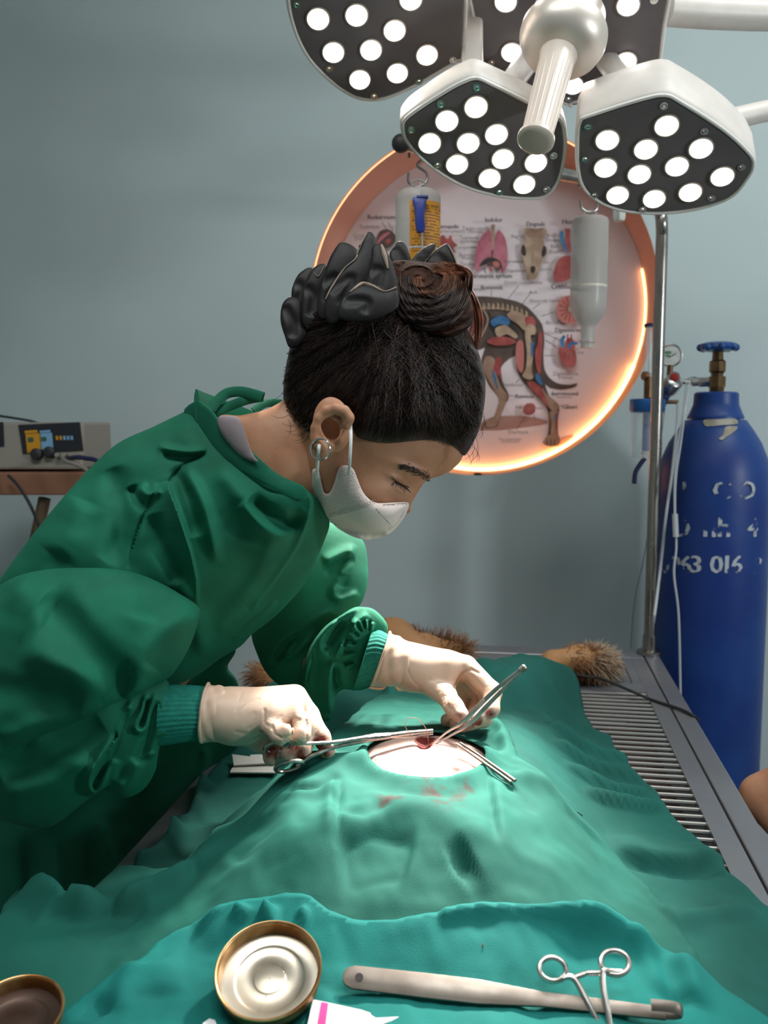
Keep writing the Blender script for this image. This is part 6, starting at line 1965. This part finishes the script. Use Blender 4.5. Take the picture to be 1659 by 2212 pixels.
M_EDGE_R = XY([(1118, 1690, .95), (1195, 1722, .94), (1235, 1770, .92), (1300, 1845, .885), (1390, 1950), (1450, 2010)])
M_hem = ridges([(M_EDGE_R, .004, .006, 'c')])
M_OUT = XY([(258, 1872), (330, 1890), (385, 1900), (450, 1892), (482, 1840), (524, 1770, .89), (570, 1710, .93), (620, 1660, .96), (680, 1625, .965), (740, 1585, .97), (800, 1510, .96), (850, 1480, .955), (940, 1500, .95), (1040, 1560, .945), (1090, 1600, .94), (1118, 1680, .95), (1195, 1712, .94), (1235, 1760, .92), (1300, 1835, .885), (1390, 1940), (1450, 2000), (1500, 2060), (1560, 2200)]) + [(.16, .47), (-.52, .47)] + XY([(-40, 2140, .80), (5, 2085, .81), (12, 2040, .82), (40, 1985, .83), (70, 1962, .84), (145, 1982), (200, 1925)])
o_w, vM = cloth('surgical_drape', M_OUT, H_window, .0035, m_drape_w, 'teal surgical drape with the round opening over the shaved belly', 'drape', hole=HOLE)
blood(o_w, vM - 0 * vM, [])
a_ = np.zeros(len(vM))
for (x, y, z, r, s_) in [(845, 1730, .968, .018, .62), (930, 1712, .97, .020, .55), (985, 1720, .97, .020, .55), (960, 1750, .965, .022, .42), (1005, 1705, .97, .016, .5), (880, 1690, .975, .010, .4), (700, 1745, .96, .02, .25), (925, 1690, .972, .012, .6)]:
    q = hit(x, y, z); a_ = np.maximum(a_, s_ * np.exp(-(np.hypot(vM[:, 0] - q[0], vM[:, 1] - q[1]) / r) ** 2))
o_w.data.attributes['stain'].data.foreach_set('value', a_.astype(np.float32))

# the cloth in front, bunched along its far edge, carrying the loose instruments
F_EDGE = XY([(100, 2180, .88), (180, 2114, .885), (241, 2075, .89), (301, 2042, .895), (337, 2003, .90), (377, 1980, .905), (419, 1960, .91), (497, 1946, .915), (560, 1940, .92), (620, 1928, .925), (672, 1935, .925), (712, 1975, .915), (760, 1992, .912), (850, 2002, .91), (1000, 2008, .905), (1080, 2012, .903), (1167, 2016, .90), (1240, 2030, .897), (1261, 2026, .897), (1359, 2043, .89), (1446, 2074, .88), (1499, 2096, .875), (1545, 2130, .868), (1600, 2175, .86), (1660, 2230, .855)])
F_rid = ridges([
    (XY([(419, 1968, .91), (497, 1958, .915), (580, 1955, .92), (650, 1950, .922), (712, 1985, .912)]), .014, .013), (XY([(712, 1988, .912), (850, 2016, .908), (1000, 2022, .90), (1167, 2030, .897), (1300, 2045, .89), (1430, 2085, .88)]), .021, .011),
    (XY([(560, 1955, .92), (590, 2000, .91), (600, 2030, .9)]), .012, .008), (XY([(535, 1960, .92), (555, 2000, .91), (560, 2020, .9)]), -.012, .007), (XY([(640, 1960, .92), (660, 2010, .905), (650, 2040, .9)]), .010, .008), (XY([(612, 1965, .92), (625, 2010, .9)]), -.012, .006),
    (XY([(690, 1985, .915), (715, 2030, .9), (720, 2060, .89)]), .010, .008), (XY([(675, 2000, .91), (690, 2040, .9)]), -.012, .006), (XY([(470, 1965, .91), (500, 2010, .905), (505, 2030, .9)]), -.010, .010), (XY([(500, 1970, .91), (525, 2010, .9)]), .008, .007),
    (XY([(720, 2062, .89), (850, 2075, .885), (960, 2082, .882)]), -.016, .014), (XY([(730, 2095, .885), (800, 2090, .885), (860, 2100, .88)]), .005, .008), (XY([(700, 2085, .885), (740, 2078, .885), (760, 2090, .885)]), .006, .004),
    (XY([(1140, 2060, .885), (1150, 2110, .88), (1180, 2160, .87)]), -.006, .012), (XY([(1400, 2080, .88), (1440, 2130, .875), (1460, 2200, .87)]), -.007, .010), (XY([(1360, 2060, .885), (1420, 2120, .875), (1440, 2180, .87)]), .006, .012), (XY([(1470, 2090, .875), (1500, 2150, .87), (1500, 2210, .86)]), .008, .012),
    (XY([(300, 2050, .895), (270, 2110, .885), (240, 2170, .88)]), .006, .014), (XY([(330, 2040, .9), (360, 2090, .89), (350, 2150, .88)]), .004, .02), (XY([(180, 2150, .88), (210, 2160, .88), (220, 2200, .87)]), -.006, .010), (XY([(1050, 2110, .88), (1150, 2180, .87), (1180, 2210, .87)]), -.006, .016), (XY([(900, 2150, .875), (1000, 2170, .87), (1080, 2200, .865)]), -.004, .010)])


def H_front(x, y):
    h = np.interp(y, [.40, .55, .62, .70, .76, .80], [.065, .045, .026, .040, .058, .064])
    side = 1 / (1 + np.exp((x - .15) / .03)) / (1 + np.exp((-.36 - x) / .03))
    h = h * side + (1 - side) * .010
    return np.maximum(h + 1.35 * F_rid(x, y) + crinkle(x - .7, y, .9), np.maximum(H_window(x, y), H_under(x, y)) * np.interp(y, [.30, .31], [0, 1]) + .005) + over_edge(x) * .3


F_OUT = F_EDGE + [(.26, .42), (-.36, .42), (-.37, .60)]
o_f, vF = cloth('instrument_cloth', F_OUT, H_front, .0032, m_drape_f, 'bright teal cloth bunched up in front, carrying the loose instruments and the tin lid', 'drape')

# ---------------------------------------------------------------- the dog
m_dog = mat('dog_skin', (0.60, 0.40, 0.34), 0.5, color2=(0.52, 0.33, 0.28), nscale=40, bump=0.1, bscale=200, sss=0.1)
add_stain(m_dog, 'tan', (0.42, 0.21, 0.085), 40)
add_stain(m_dog, 'stain', (0.15, 0.012, 0.012), 110)
m_fur = mat('tan_fur', (0.40, 0.20, 0.085), 0.6, color2=(0.24, 0.10, 0.04), nscale=25)
m_furd = mat('dark_fur', (0.05, 0.025, 0.015), 0.6)
m_furl = mat('pale_fur', (0.50, 0.36, 0.25), 0.6)
pawR, wristR = P(1262, 1428, 1.70), P(1195, 1430, 1.68)
pawL, wristL = P(572, 1462, 1.66), P(620, 1490, 1.60)
bellyc = np.array([-.1, .95, .865])
dog_parts = [[((-.11, .76, .866), .02), ((-.11, .80, .860), .045), ((-.11, .86, .860), .072), ((-.100, .945, .861), .10), ((-.10, 1.15, .868), .078), ((-.09, 1.30, .875), .070)],
             [((-.05, 1.30, .89), .055), ((-.005, 1.42, .90), .042), ((.045, 1.55, .885), .024), (wristR, .0185), (P(1222, 1430, 1.69), .0195), (P(1252, 1428, 1.70), .0275), (P(1288, 1434, 1.71), .0255)],
             [((-.13, 1.28, .88), .045), ((-.20, 1.40, .878), .032), (wristL, .022), (pawL, .026)],
             [((-.09, 1.38, .89), .05), (P(850, 1385, 1.72), .042), (P(868, 1390, 1.74), .036)],
             [((-.09, 1.38, .89), .03), (P(920, 1400, 1.70), .024), (P(985, 1405, 1.74), .016)],
             [((-.10, .50, .885), .040), ((-.10, .44, .89), .052), ((-.11, .385, .885), .036)]]


WND = hit(918, 1604, .986)


def dog_fn(p):
    d = None
    for ch in dog_parts:
        c = chain(p, ch, .02)
        d = c if d is None else smin(d, c, .02)
    d = smin(d, ellipsoid(p, (-.100, .962, .858), (.165, .16, .129)), .02)
    # paw pads and toes
    for k, (dx, dy) in enumerate(((0, -.016), (.006, -.005), (.006, .007), (0, .017))):
        q = pawR + RT * (.028 + dx) - UP * (dy) + FW * 0
        d = smin(d, ellipsoid(p, q, (.014, .012, .0085), (RT, FW, UP)), .005)
    # teats
    for x, y, z in ((816, 1652, .972), (1000, 1606, .975), (986, 1668, .975)):
        q = hit(x, y, z)
        d = smin(d, capsule(p, q + [0, 0, -.015], q + [0, 0, .006], .0065, .0042), .006)
    # the open incision
    a, b = hit(915, 1600, .96), hit(935, 1588, .962)
    inc = capsule(p, WND + [0, -.012, .002], WND + [0, .04, .004], .0065, .008)
    return smax(d, -inc, .006)


allq = np.array([q[0] for ch in dog_parts for q in ch])
dv, dq = solid(dog_fn, allq.min(0) - .12, allq.max(0) + .12, .0034, 2)
dog = thing('dog', (-.1, .95, .80), 'tan dog lying on its back under the drapes with its hind paws tied out', 'dog')
dog_b = link_mesh('body', dv, dq, m_dog, dog)
for nm, val in (('tan', np.clip((dv[:, 1] - 1.12) * 8, 0, .8)), ('stain', np.maximum.reduce([1.0 * np.exp(-(np.linalg.norm((dv - WND - [0, .008, 0]) / [.013, .026, .03], axis=1)) ** 4)] + [.55 * np.exp(-(np.linalg.norm(dv - hit(*t), axis=1) / .011) ** 2) for t in ((816, 1652, .972), (1000, 1606, .975), (986, 1668, .975), (960, 1600, .98))] + [.45 * np.exp(-(np.linalg.norm(dv - hit(890, 1600, .965), axis=1) / .018) ** 2)]))):
    at = dog_b.data.attributes.new(nm, 'FLOAT', 'POINT'); at.data.foreach_set('value', val.astype(np.float32))


def fur(name, centre_path, radius, n, length, m, flow, spread=.35, r=.0006):
    lines = []
    cp = catmull(centre_path, 6)
    for i in range(n):
        k = r3.random() * (len(cp) - 1); c = cp[int(k)] + (cp[int(k) + 1] - cp[int(k)]) * (k % 1)
        dr = unit([r3.gauss(0, 1), r3.gauss(0, 1), r3.gauss(0, 1)])
        R = np.interp(k / (len(cp) - 1), np.linspace(0, 1, len(radius)), radius)
        s0 = c + dr * R * .95
        fl_ = unit(np.asarray(flow, float) + dr * .9 + np.array([r3.gauss(0, spread), r3.gauss(0, spread), r3.gauss(0, spread)]))
        L = length * r3.uniform(.5, 1.1)
        lines.append([s0 + (dr * .5 + fl_) * L * t * (1 - .15 * t) + np.array([0, 0, -.25 * L]) * t * t for t in (0, .35, .7, 1)])
    return strands(name, lines, m, dog, r)


fur('fur', [P(1232, 1430, 1.69), P(1255, 1428, 1.70), P(1295, 1434, 1.71)], [.021, .027, .026], 1500, .020, m_fur, RT * .9 - UP * .25)
fur('fur', [P(1275, 1428, 1.70), P(1305, 1436, 1.71)], [.026, .022], 1100, .026, m_furl, RT * .9 - UP * .3, .5)
fur('fur', [P(1180, 1432, 1.675), P(1205, 1430, 1.683)], [.019, .0185], 300, .006, m_fur, RT)
fur('fur', [P(835, 1385, 1.72), P(850, 1385, 1.72), P(872, 1390, 1.74)], [.040, .038, .034], 900, .014, m_fur, RT * .6 - UP * .4)
fur('fur', [P(890, 1398, 1.71), P(960, 1402, 1.73), P(1000, 1408, 1.75)], [.022, .02, .012], 900, .030, m_fur, UP * .9 + RT * .4, .4)
fur('fur', [P(885, 1398, 1.70), P(925, 1400, 1.71)], [.02, .018], 260, .030, m_furd, UP * 1.0, .35)
fur('fur', [P(560, 1458, 1.66), P(585, 1468, 1.65), P(610, 1485, 1.61)], [.024, .024, .021], 900, .022, m_fur, -RT * .8 - UP * .2, .5)
q = P(1216, 1430, 1.688)
x_, y_, z_ = frame_of(unit(P(1240, 1430, 1.69) - wristR))
tie = MB()
tie.tube([q + x_ * .0212 * math.cos(a) + y_ * .0212 * math.sin(a) for a in np.linspace(0, 2 * math.pi, 30)[:-1]], .006, 8, True, flat=(.35, 1.2), ref=tuple(z_))
tie.tube(catmull([P(1222, 1452, 1.665), P(1270, 1462, 1.66), P(1300, 1466, 1.65), P(1380, 1500, 1.60), P(1412, 1513, 1.585), P(1470, 1532, 1.53), P(1500, 1548, 1.50), hit(1508, 1556, .84)], 6), .0028, 8)
tag(tie.build('tie_cord', m_cable), 'black cord tying the dog paw to the right side of the table', 'cord')
tie = MB()
tie.tube(catmull([P(590, 1490, 1.62), P(577, 1480, 1.61), P(574, 1492, 1.60), P(578, 1500, 1.58), P(560, 1520, 1.56), P(525, 1560, 1.50)], 6), .004, 8, flat=(.6, 1.2))
tag(tie.build('tie_cord', m_cable), 'black cord tying the far left dog paw behind the gown', 'cord')

# ---------------------------------------------------------------- instruments in the hands and on the cloths
m_inst = mat('instrument_steel', (0.60, 0.55, 0.51), 0.26, 1.0, rough2=0.4, nscale=60)
m_inst_dull = mat('dull_steel', (0.32, 0.27, 0.23), 0.42, 0.9, color2=(0.23, 0.19, 0.16), nscale=28, rough2=.5)
m_thread = mat('suture', (0.30, 0.16, 0.12), 0.5)


def drop(x, y, H, up=0.0, z0=0.85):
    """where the ray of a photo pixel meets a cloth"""
    r = P(x, y, 1.0) - CAM
    t = .55
    for _ in range(120):
        p = CAM + r * t
        g = p[2] - (z0 + float(H(np.array([p[0]]), np.array([p[1]]))[0]) + up)
        if g < 1e-4: break
        t += max(g, .0004) * .8
    return CAM + r * t


def surf_n(p, H, e=.02):
    hx = (H(np.array([p[0] + e]), np.array([p[1]]))[0] - H(np.array([p[0] - e]), np.array([p[1]]))[0]) / (2 * e)
    hy = (H(np.array([p[0]]), np.array([p[1] + e]))[0] - H(np.array([p[0]]), np.array([p[1] - e]))[0]) / (2 * e)
    return unit([-hx, -hy, 1])


def strip(mb, a, b, wa, wb, t, nrm, n=1):
    a, b = np.asarray(a), np.asarray(b); u = unit(b - a); s = unit(np.cross(nrm, u)); nn = np.cross(u, s)
    v = [a + s * wa / 2 - nn * t / 2, a - s * wa / 2 - nn * t / 2, a - s * wa / 2 + nn * t / 2, a + s * wa / 2 + nn * t / 2,
         b + s * wb / 2 - nn * t / 2, b - s * wb / 2 - nn * t / 2, b - s * wb / 2 + nn * t / 2, b + s * wb / 2 + nn * t / 2]
    mb.add(v, [(0, 1, 2, 3), (7, 6, 5, 4), (0, 4, 5, 1), (1, 5, 6, 2), (2, 6, 7, 3), (3, 7, 4, 0)])


# needle holder in the near hand
nh = thing('needle_holder', P(800, 1595, .985), 'steel needle holder gripped in the near gloved hand, its jaws over the wound', 'needle holder')
tipN = P(935, 1580, 1.005); boxN = P(812, 1592, .992)
for s_, pts in ((1, [P(628, 1608, .958), P(660, 1606, .962), P(720, 1603, .975), P(770, 1596, .985), boxN + UP * .0012]), (-1, [P(640, 1655, .958), P(672, 1634, .963), P(720, 1615, .975), P(770, 1604, .985), boxN - UP * .0012])):
    MB().tube(catmull(pts, 6), np.interp(np.linspace(0, 1, 6 * 4 + 1), [0, .3, 1], [.0021, .0024, .0034]), 10, flat=(1, .8)).build('shank', m_inst, nh)
MB().tube([boxN - unit(tipN - boxN) * .012, boxN, boxN + unit(tipN - boxN) * .016], [.0046, .0056, .0046], 10, flat=(1, .75)).build('box_joint', m_inst, nh)
MB().tube([boxN + unit(tipN - boxN) * .012, boxN + (tipN - boxN) * .6 + UP * .0008, tipN + UP * .0008], [.0033, .0029, .0022], 10).build('jaw', m_inst, nh)
MB().tube([boxN + unit(tipN - boxN) * .012, boxN + (tipN - boxN) * .6 - UP * .0026, tipN - UP * .0022], [.0029, .0024, .0018], 10).build('jaw', m_inst, nh)
for c, rx, ry, d in (((602, 1612), 30, 11, .955), ((625, 1655), 30, 10, .957)):
    pts = [P(c[0] + rx * math.cos(a), c[1] - 6 * math.cos(a) + ry * math.sin(a), d + .012 * math.sin(a)) for a in np.linspace(0, 2 * math.pi, 36)[:-1]]
    MB().tube(pts, .0024, 8, True).build('finger_ring', m_inst, nh)

# thumb forceps in the far hand
fo = thing('thumb_forceps', P(1030, 1530, .995), 'long steel thumb forceps held in the far gloved hand, pointing into the wound', 'forceps')
topF = P(1130, 1444, 1.0); jn_ = topF
fu_ = unit(P(940, 1606, .997) - topF); fs = unit(np.cross(fu_, FW))
for sgn, ms in ((1, [(1128, 1443, 1.0, .0040), (1075, 1486, .997, .0056), (1035, 1524, .994, .0066), (1000, 1560, .992, .0056), (965, 1582, .994, .0036), (933, 1608, .998, .0016)]), (-1, [(1131, 1446, 1.003, .0040), (1082, 1494, 1.004, .0056), (1045, 1532, 1.002, .0064), (1012, 1566, 1.0, .0054), (975, 1588, 1.0, .0036), (936, 1610, 1.0, .0016)])):
    q = catmull([P(*a[:3]) for a in ms], 6)
    w = np.interp(np.linspace(0, 1, len(q)), np.linspace(0, 1, len(ms)), [a[3] * .78 for a in ms])
    bl = MB().tube(q, w, 10, flat=(.62, .22), ref=tuple(unit(FW + UP * .4))).build('blade', m_inst, fo)
gr = MB()
for i in range(16):
    u = i / 15
    c = P(1046 - 28 * u, 1512 + 27 * u, .992); gr.tube([c - fs * .0026, c + fs * .0026], .0004, 5)
gr.build('grip_ridges', m_inst_dull, fo)
MB().lathe(topF, -fu_, [(-.004, .0035), (.002, .0042), (.004, .003)], 12).build('joint', m_inst_dull, fo)

# suture with its loop
th = MB()
th.tube(catmull([P(928, 1614, 1.0), P(905, 1606, .99), P(888, 1590, .985), P(876, 1570, .985), P(877, 1557, .988), P(888, 1550, .99), P(903, 1554, .992), P(915, 1566, .995), P(922, 1580, .995), P(925, 1600, 1.0), P(927, 1612, 1.003)], 8), .00042, 6)
tag(th.build('suture_thread', m_thread), 'thin brown suture thread looping over the needle holder', 'thread')

# clamp lying beside the opening
cl_ = thing('towel_clamp', drop(1070, 1655, H_window, .004), 'long thin steel clamp lying over the right rim of the drape opening', 'clamp')
for k, off in enumerate((0, 9)):
    q = [P(985 + off, 1606 - off * .2, .975), P(1020 + off, 1630 - off * .3, .965), drop(1060 + off, 1658 - off * .3, H_window, .006), drop(1104 + off, 1690 - off * .4, H_window, .005)]
    MB().tube(catmull(q, 6), np.interp(np.linspace(0, 1, 19), [0, .5, 1], [.0012, .0016, .0020]), 8).build('shank', m_inst_dull, cl_)

# tin lid
m_tin = mat('tin_inside', (0.78, 0.68, 0.55), 0.25, 0.85, color2=(0.62, 0.52, 0.40), nscale=18, rough2=.38)
m_tin_rim = mat('tin_rim', (0.66, 0.40, 0.18), 0.35, 0.8, color2=(0.38, 0.16, 0.05), nscale=35)


def tin_lid(px, py, R, label, name='tin_lid', m_in=m_tin, parent=None):
    c = drop(px, py, H_front, .008); n_ = surf_n(c, H_front, .035)
    n_ = unit(n_ * .6 + unit(CAM - c) * .25 + np.array([0, 0, .15]))
    t = thing(name, c, label, 'lid')
    h = R * .40
    MB().lathe(c, n_, [(0, R * .93), (.001, R * .97), (h * .5, R), (h * .82, R * 1.0), (h * .95, R * 1.03), (h, R * 1.015), (h * .98, R * .975), (h * .85, R * .955), (h * .45, R * .95), (h * .2, R * .94)], 72, False).build('rim', m_tin_rim, t, sharp=60, label='rusty tin rim')
    MB().lathe(c, n_, [(.0, R * .95), (h * .2, R * .945), (h * .20, R * .70), (h * .16, R * .67), (h * .12, R * .64), (h * .12, R * .34), (h * .16, R * .30), (h * .17, R * .29), (h * .17, .0004)], 72, False).build('inside', m_in, t, sharp=60)
    return t, c, n_, h


lid, lc, ln_, lh = tin_lid(583, 2118, .0425, 'round tin lid standing open side up on the bright teal cloth')
sc_ = MB()
sc_.tube(catmull([drop(575, 2150, H_front, .012), P(560, 2175, .745), P(572, 2190, .742), P(590, 2192, .742)], 6), .0003, 5)
sc_.build('thread_scrap', m_cable, lid)
lid2, *_ = tin_lid(35, 2215, .036, 'dark tin lid cut off at the bottom left corner of the picture', m_in=mat('tin_dark', (0.10, 0.06, 0.045), .45, .7))

# retractor
rt_ = thing('retractor', drop(1100, 2140, H_front, .004), 'long flat steel retractor with a hooked end lying on the bright teal cloth', 'retractor')
A_, B_, C_, D_ = [drop(x, y, H_front, .006) for x, y in ((770, 2114), (990, 2140), (1180, 2158), (1440, 2192))]
lin = lambda t: A_ + (D_ - A_) * t
nr = unit(surf_n(lin(.3), H_front, .05) + unit(CAM - lin(.4)) * .6)
lift = max(0, max(float((drop(*to_px(lin(t))[:2], H_front, .004) - lin(t)) @ nr) for t in (.1, .3, .5, .7, .9)))
A2, D2 = A_ + nr * (.001 + lift * .8), D_ + nr * (.001 + lift * .8)
ur = unit(D2 - A2); sr = unit(np.cross(nr, ur)); nr = np.cross(ur, sr)
LR = np.linalg.norm(D2 - A2)
hd = []
for u, w in ((-.011, .0035), (-.008, .0072), (-.002, .0092), (.06, .0096), (.10, .0094), (.125, .0076), (.15, .0057), (.2, .0053), (LR * .995, .0048)):
    hd.append((u, w))
out = [A2 + ur * u + sr * w for u, w in hd] + [A2 + ur * u - sr * w for u, w in hd[::-1]]
mb = MB(); mb.prism([q - nr * .0016 for q in out], nr * .0032, bevel=.0006)
mb.build('blade', m_inst_dull, rt_, sharp=40)
MB().lathe(A2 + ur * .0025 + nr * .0017, nr, [(0, .0034), (.0003, .0034)], 24).build('hang_hole', m_p_dark, rt_, label='dark round hole in the handle')
hk = [D2 - ur * .002, D2 + ur * .006 + nr * .002, D2 + ur * .010 + nr * .007, D2 + ur * .006 + nr * .013, D2 - ur * .004 + nr * .0145, D2 - ur * .014 + nr * .0135]
MB().tube(catmull(hk, 6), .0044, 10, flat=(.30, 1.0), ref=tuple(nr * .2 + ur * .1 + sr)).build('hook', m_inst_dull, rt_)

# haemostat
hs = thing('hemostat', drop(1262, 2130, H_front, .008), 'ring-handled steel hemostat resting across the retractor at the right', 'hemostat')
nh_ = unit(surf_n(drop(1260, 2110, H_front), H_front, .05) + unit(CAM - drop(1260, 2110, H_front)) * .8)
base_h = drop(1262, 2130, H_front, .012)


def hp(x, y, o=0.0):
    return on_plane(x, y, base_h, nh_) + nh_ * o


def ring_h(cx, cy, rx, ry, rot, o=0.0):
    c, s_ = math.cos(rot), math.sin(rot)
    pts = [hp(cx + rx * math.cos(a) * c - ry * math.sin(a) * s_, cy + rx * math.cos(a) * s_ + ry * math.sin(a) * c, o) for a in np.linspace(0, 2 * math.pi, 40)[:-1]]
    return MB().tube(pts, .0023, 10, True).build('finger_ring', m_inst, hs)


ring_h(1194, 2094, 29, 25, .35); ring_h(1328, 2081, 31, 26, .25, .001)
MB().tube(catmull([hp(1212, 2114), hp(1232, 2110), hp(1246, 2122), hp(1262, 2152), hp(1280, 2186), hp(1300, 2225), hp(1318, 2262, .001), hp(1330, 2300, .001)], 6), np.interp(np.linspace(0, 1, 43), [0, .2, .6, 1], [.0022, .0027, .0026, .0018]), 10).build('shank', m_inst, hs)
MB().tube(catmull([hp(1344, 2101, .001), hp(1318, 2100, .001), hp(1302, 2104, .002), hp(1303, 2140, .002), hp(1311, 2180, .002), hp(1318, 2225, .002), hp(1322, 2262, .002), hp(1333, 2300, .002)], 6), np.interp(np.linspace(0, 1, 43), [0, .2, .6, 1], [.0022, .0027, .0026, .0018]), 10).build('shank', m_inst, hs)
MB().tube([hp(1240, 2112), hp(1265, 2103)], .0024, 8, flat=(1, .8)).build('ratchet', m_inst, hs)
rk = MB().tube([hp(1265, 2103, .001), hp(1302, 2102, .001)], .0017, 8)
for i in range(5): rk.tube([hp(1270 + i * 6, 2097, .001), hp(1274 + i * 6, 2109, .001)], .0012, 6)
rk.build('ratchet', m_inst, hs)

# white packets and the suture carton
m_packet = mat('white_packet', (0.80, 0.78, 0.77), 0.4)
m_pink = mat('pink_stripe', (0.60, 0.05, 0.28), 0.45)
m_tan_p = mat('orange_print', (0.52, 0.20, 0.05), 0.5)
m_card = mat('white_card', (0.70, 0.68, 0.62), 0.6)


def sheet_on(name, pts, H, lift_, m, parent=None, th=.0008, label=None):
    q = np.array([drop(x, y, H, lift_) for x, y in pts]); c = q.mean(0)
    n_ = surf_n(c, H, .03)
    q = q - np.outer((q - c) @ n_, n_) * .8
    return MB().prism(q, n_ * th).build(name, m, parent, smooth=False, label=label)


pk = thing('suture_packet', drop(760, 2200, H_front, .004), 'white foil packet with a pink stripe at the bottom edge of the picture', 'packet')
sheet_on('foil', [(676, 2160), (780, 2185), (800, 2192), (806, 2215), (800, 2290), (650, 2280)], H_front, .005, m_packet, pk)
sheet_on('stripe', [(694, 2166), (709, 2169), (694, 2278), (676, 2276)], H_front, .0062, m_pink, pk)
sheet_on('print', [(757, 2200), (775, 2199), (796, 2196), (808, 2206), (800, 2222), (760, 2222)], H_front, .0066, m_tan_p, pk, label='torn orange print')
sheet_on('torn_corner', [(775, 2194), (798, 2190), (812, 2200), (862, 2197), (845, 2208), (810, 2222), (790, 2206)], H_front, .0078, m_packet, pk)
v, f = text_shape('IV', .012)
c_ = drop(700, 2212, H_front, .0072); n_ = surf_n(c_, H_front, .03); ax = unit(np.cross([0, 1, 0], n_)); ay = np.cross(n_, ax)
MB().add([c_ + ax * a[0] + ay * a[1] for a in v], f).build('lettering', m_packet, pk, smooth=False)
tag(sheet_on('paper_scrap', [(438, 2212), (452, 2205), (464, 2208), (472, 2225), (440, 2240)], H_front, .004, m_packet), 'small white paper scrap at the bottom edge left of the tin lid', 'paper')
cd = thing('suture_carton', drop(548, 1655, H_under, .004), 'folded white cardboard strip lying on the dark drape behind the near glove', 'carton')
sheet_on('back_flap', [(502, 1634), (541, 1637), (541, 1633), (585, 1632), (598, 1648), (505, 1653)], H_under, .010, m_card, cd, .002)
sheet_on('front_flap', [(508, 1652), (600, 1651), (594, 1674), (497, 1673), (500, 1664)], H_under, .005, m_card, cd, .002)
tag(MB().tube(catmull([drop(1226, 1745, H_under, .0015), drop(1238, 1752, H_under, .0015), drop(1248, 1755, H_under, .0015), drop(1258, 1762, H_under, .0015)], 5), .0006, 6).build('thread_scrap', m_cable), 'short dark thread scrap on the dark drape at the right', 'thread')
tag(MB().sphere(drop(1043, 2043, H_front, .0005), .0011, 6, sc=(.6, 1, 2.2)).build('crumb', m_tan_p), 'tiny brown crumb on the front cloth above the retractor', 'crumb')

# ---------------------------------------------------------------- the assistant at the right edge
asst = thing('person', (0.62, 1.18, 0), 'person mostly outside the picture, bare bent elbow beside the table at the right edge', 'person')
elb = P(1648, 1722, 1.25)
sho = np.array([.70, 1.15, 1.12]); wri = np.array([.60, .93, .60])
ap = [[(sho, .050), ((sho + elb) / 2, .044), (elb, .030)], [(elb, .030), (elb * .6 + wri * .4, .033), (wri, .024), (wri + [-.02, -.07, -.03], .028)],
      [((.78, 1.22, .50), .13), ((.78, 1.22, .75), .12), ((.77, 1.2, 1.0), .13), ((.76, 1.2, 1.12), .10)], [((.76, 1.2, 1.15), .05), ((.76, 1.19, 1.26), .048)], [((.75, 1.18, 1.36), .085), ((.74, 1.17, 1.30), .075)], [((.74, 1.07, 1.355), .012), ((.745, 1.085, 1.335), .016)],
      [((.76, 1.28, 1.12), .05), ((.80, 1.42, .86), .04), ((.70, 1.20, .62), .026)], [((.74, 1.14, .48), .085), ((.66, .80, .50), .055), ((.66, .80, .06), .04), ((.64, .70, .04), .035)], [((.80, 1.28, .48), .085), ((.84, .88, .50), .055), ((.84, .86, .06), .04), ((.84, .76, .04), .035)]]


def as_fn(p):
    d = None
    for ch in ap:
        c = chain(p, ch, .015)
        d = c if d is None else smin(d, c, .012)
    return d


q = np.array([t[0] for ch in ap for t in ch])
v_, q_ = solid(as_fn, q.min(0) - .16, q.max(0) + .16, .006, 2)
link_mesh('body', v_, q_, m_skin, asst)


def shirt_fn(p):
    d = chain(p, [((.78, 1.22, .47), .15), ((.78, 1.22, .75), .14), ((.77, 1.2, 1.0), .145), ((.76, 1.2, 1.12), .115)], .02)
    d = smin(d, chain(p, [(sho, .066), ((sho * .55 + elb * .45), .060)], .01), .02)
    return smin(d, chain(p, [((.76, 1.28, 1.12), .066), ((.78, 1.35, .99), .058)], .01), .02)


m_shirt = mat('dark_shirt', (0.012, 0.011, 0.013), 0.85)
v_, q_ = solid(shirt_fn, (.5, .95, .3), (1.05, 1.55, 1.35), .008, 2)
link_mesh('shirt', v_, q_, m_shirt, asst)
v_, q_ = solid(lambda p: smin(chain(p, [((.75, 1.195, 1.385), .094), ((.76, 1.23, 1.34), .085)], .02), 9 + 0 * p[..., 0], .01), (.6, 1.0, 1.2), (.95, 1.4, 1.55), .006, 2)
link_mesh('hair', v_, q_, m_hair, asst)
v_, q_ = solid(lambda p: smin(chain(p, [((.76, 1.18, .46), .105), ((.66, .80, .50), .075), ((.66, .81, .12), .058)], .02), chain(p, [((.80, 1.26, .46), .105), ((.84, .88, .50), .075), ((.84, .87, .12), .058)], .02), .03), (.5, .6, 0), (1.05, 1.5, .66), .008, 2)
link_mesh('trousers', v_, q_, m_shirt, asst)
st = thing('stool', (.79, 1.24, 0), 'low round stool under the person at the right edge', 'stool')
MB().lathe((.79, 1.24, .30), (0, 0, 1), [(0, .17), (.03, .17), (.035, .15)], 40).build('seat', m_cable, st, sharp=40)
for k in range(4):
    a = math.pi / 4 + k * math.pi / 2
    MB().cyl((.79 + .12 * math.cos(a), 1.24 + .12 * math.sin(a), .30), (.79 + .16 * math.cos(a), 1.24 + .16 * math.sin(a), 0), .012, n=10).build('leg', m_dsteel, st)
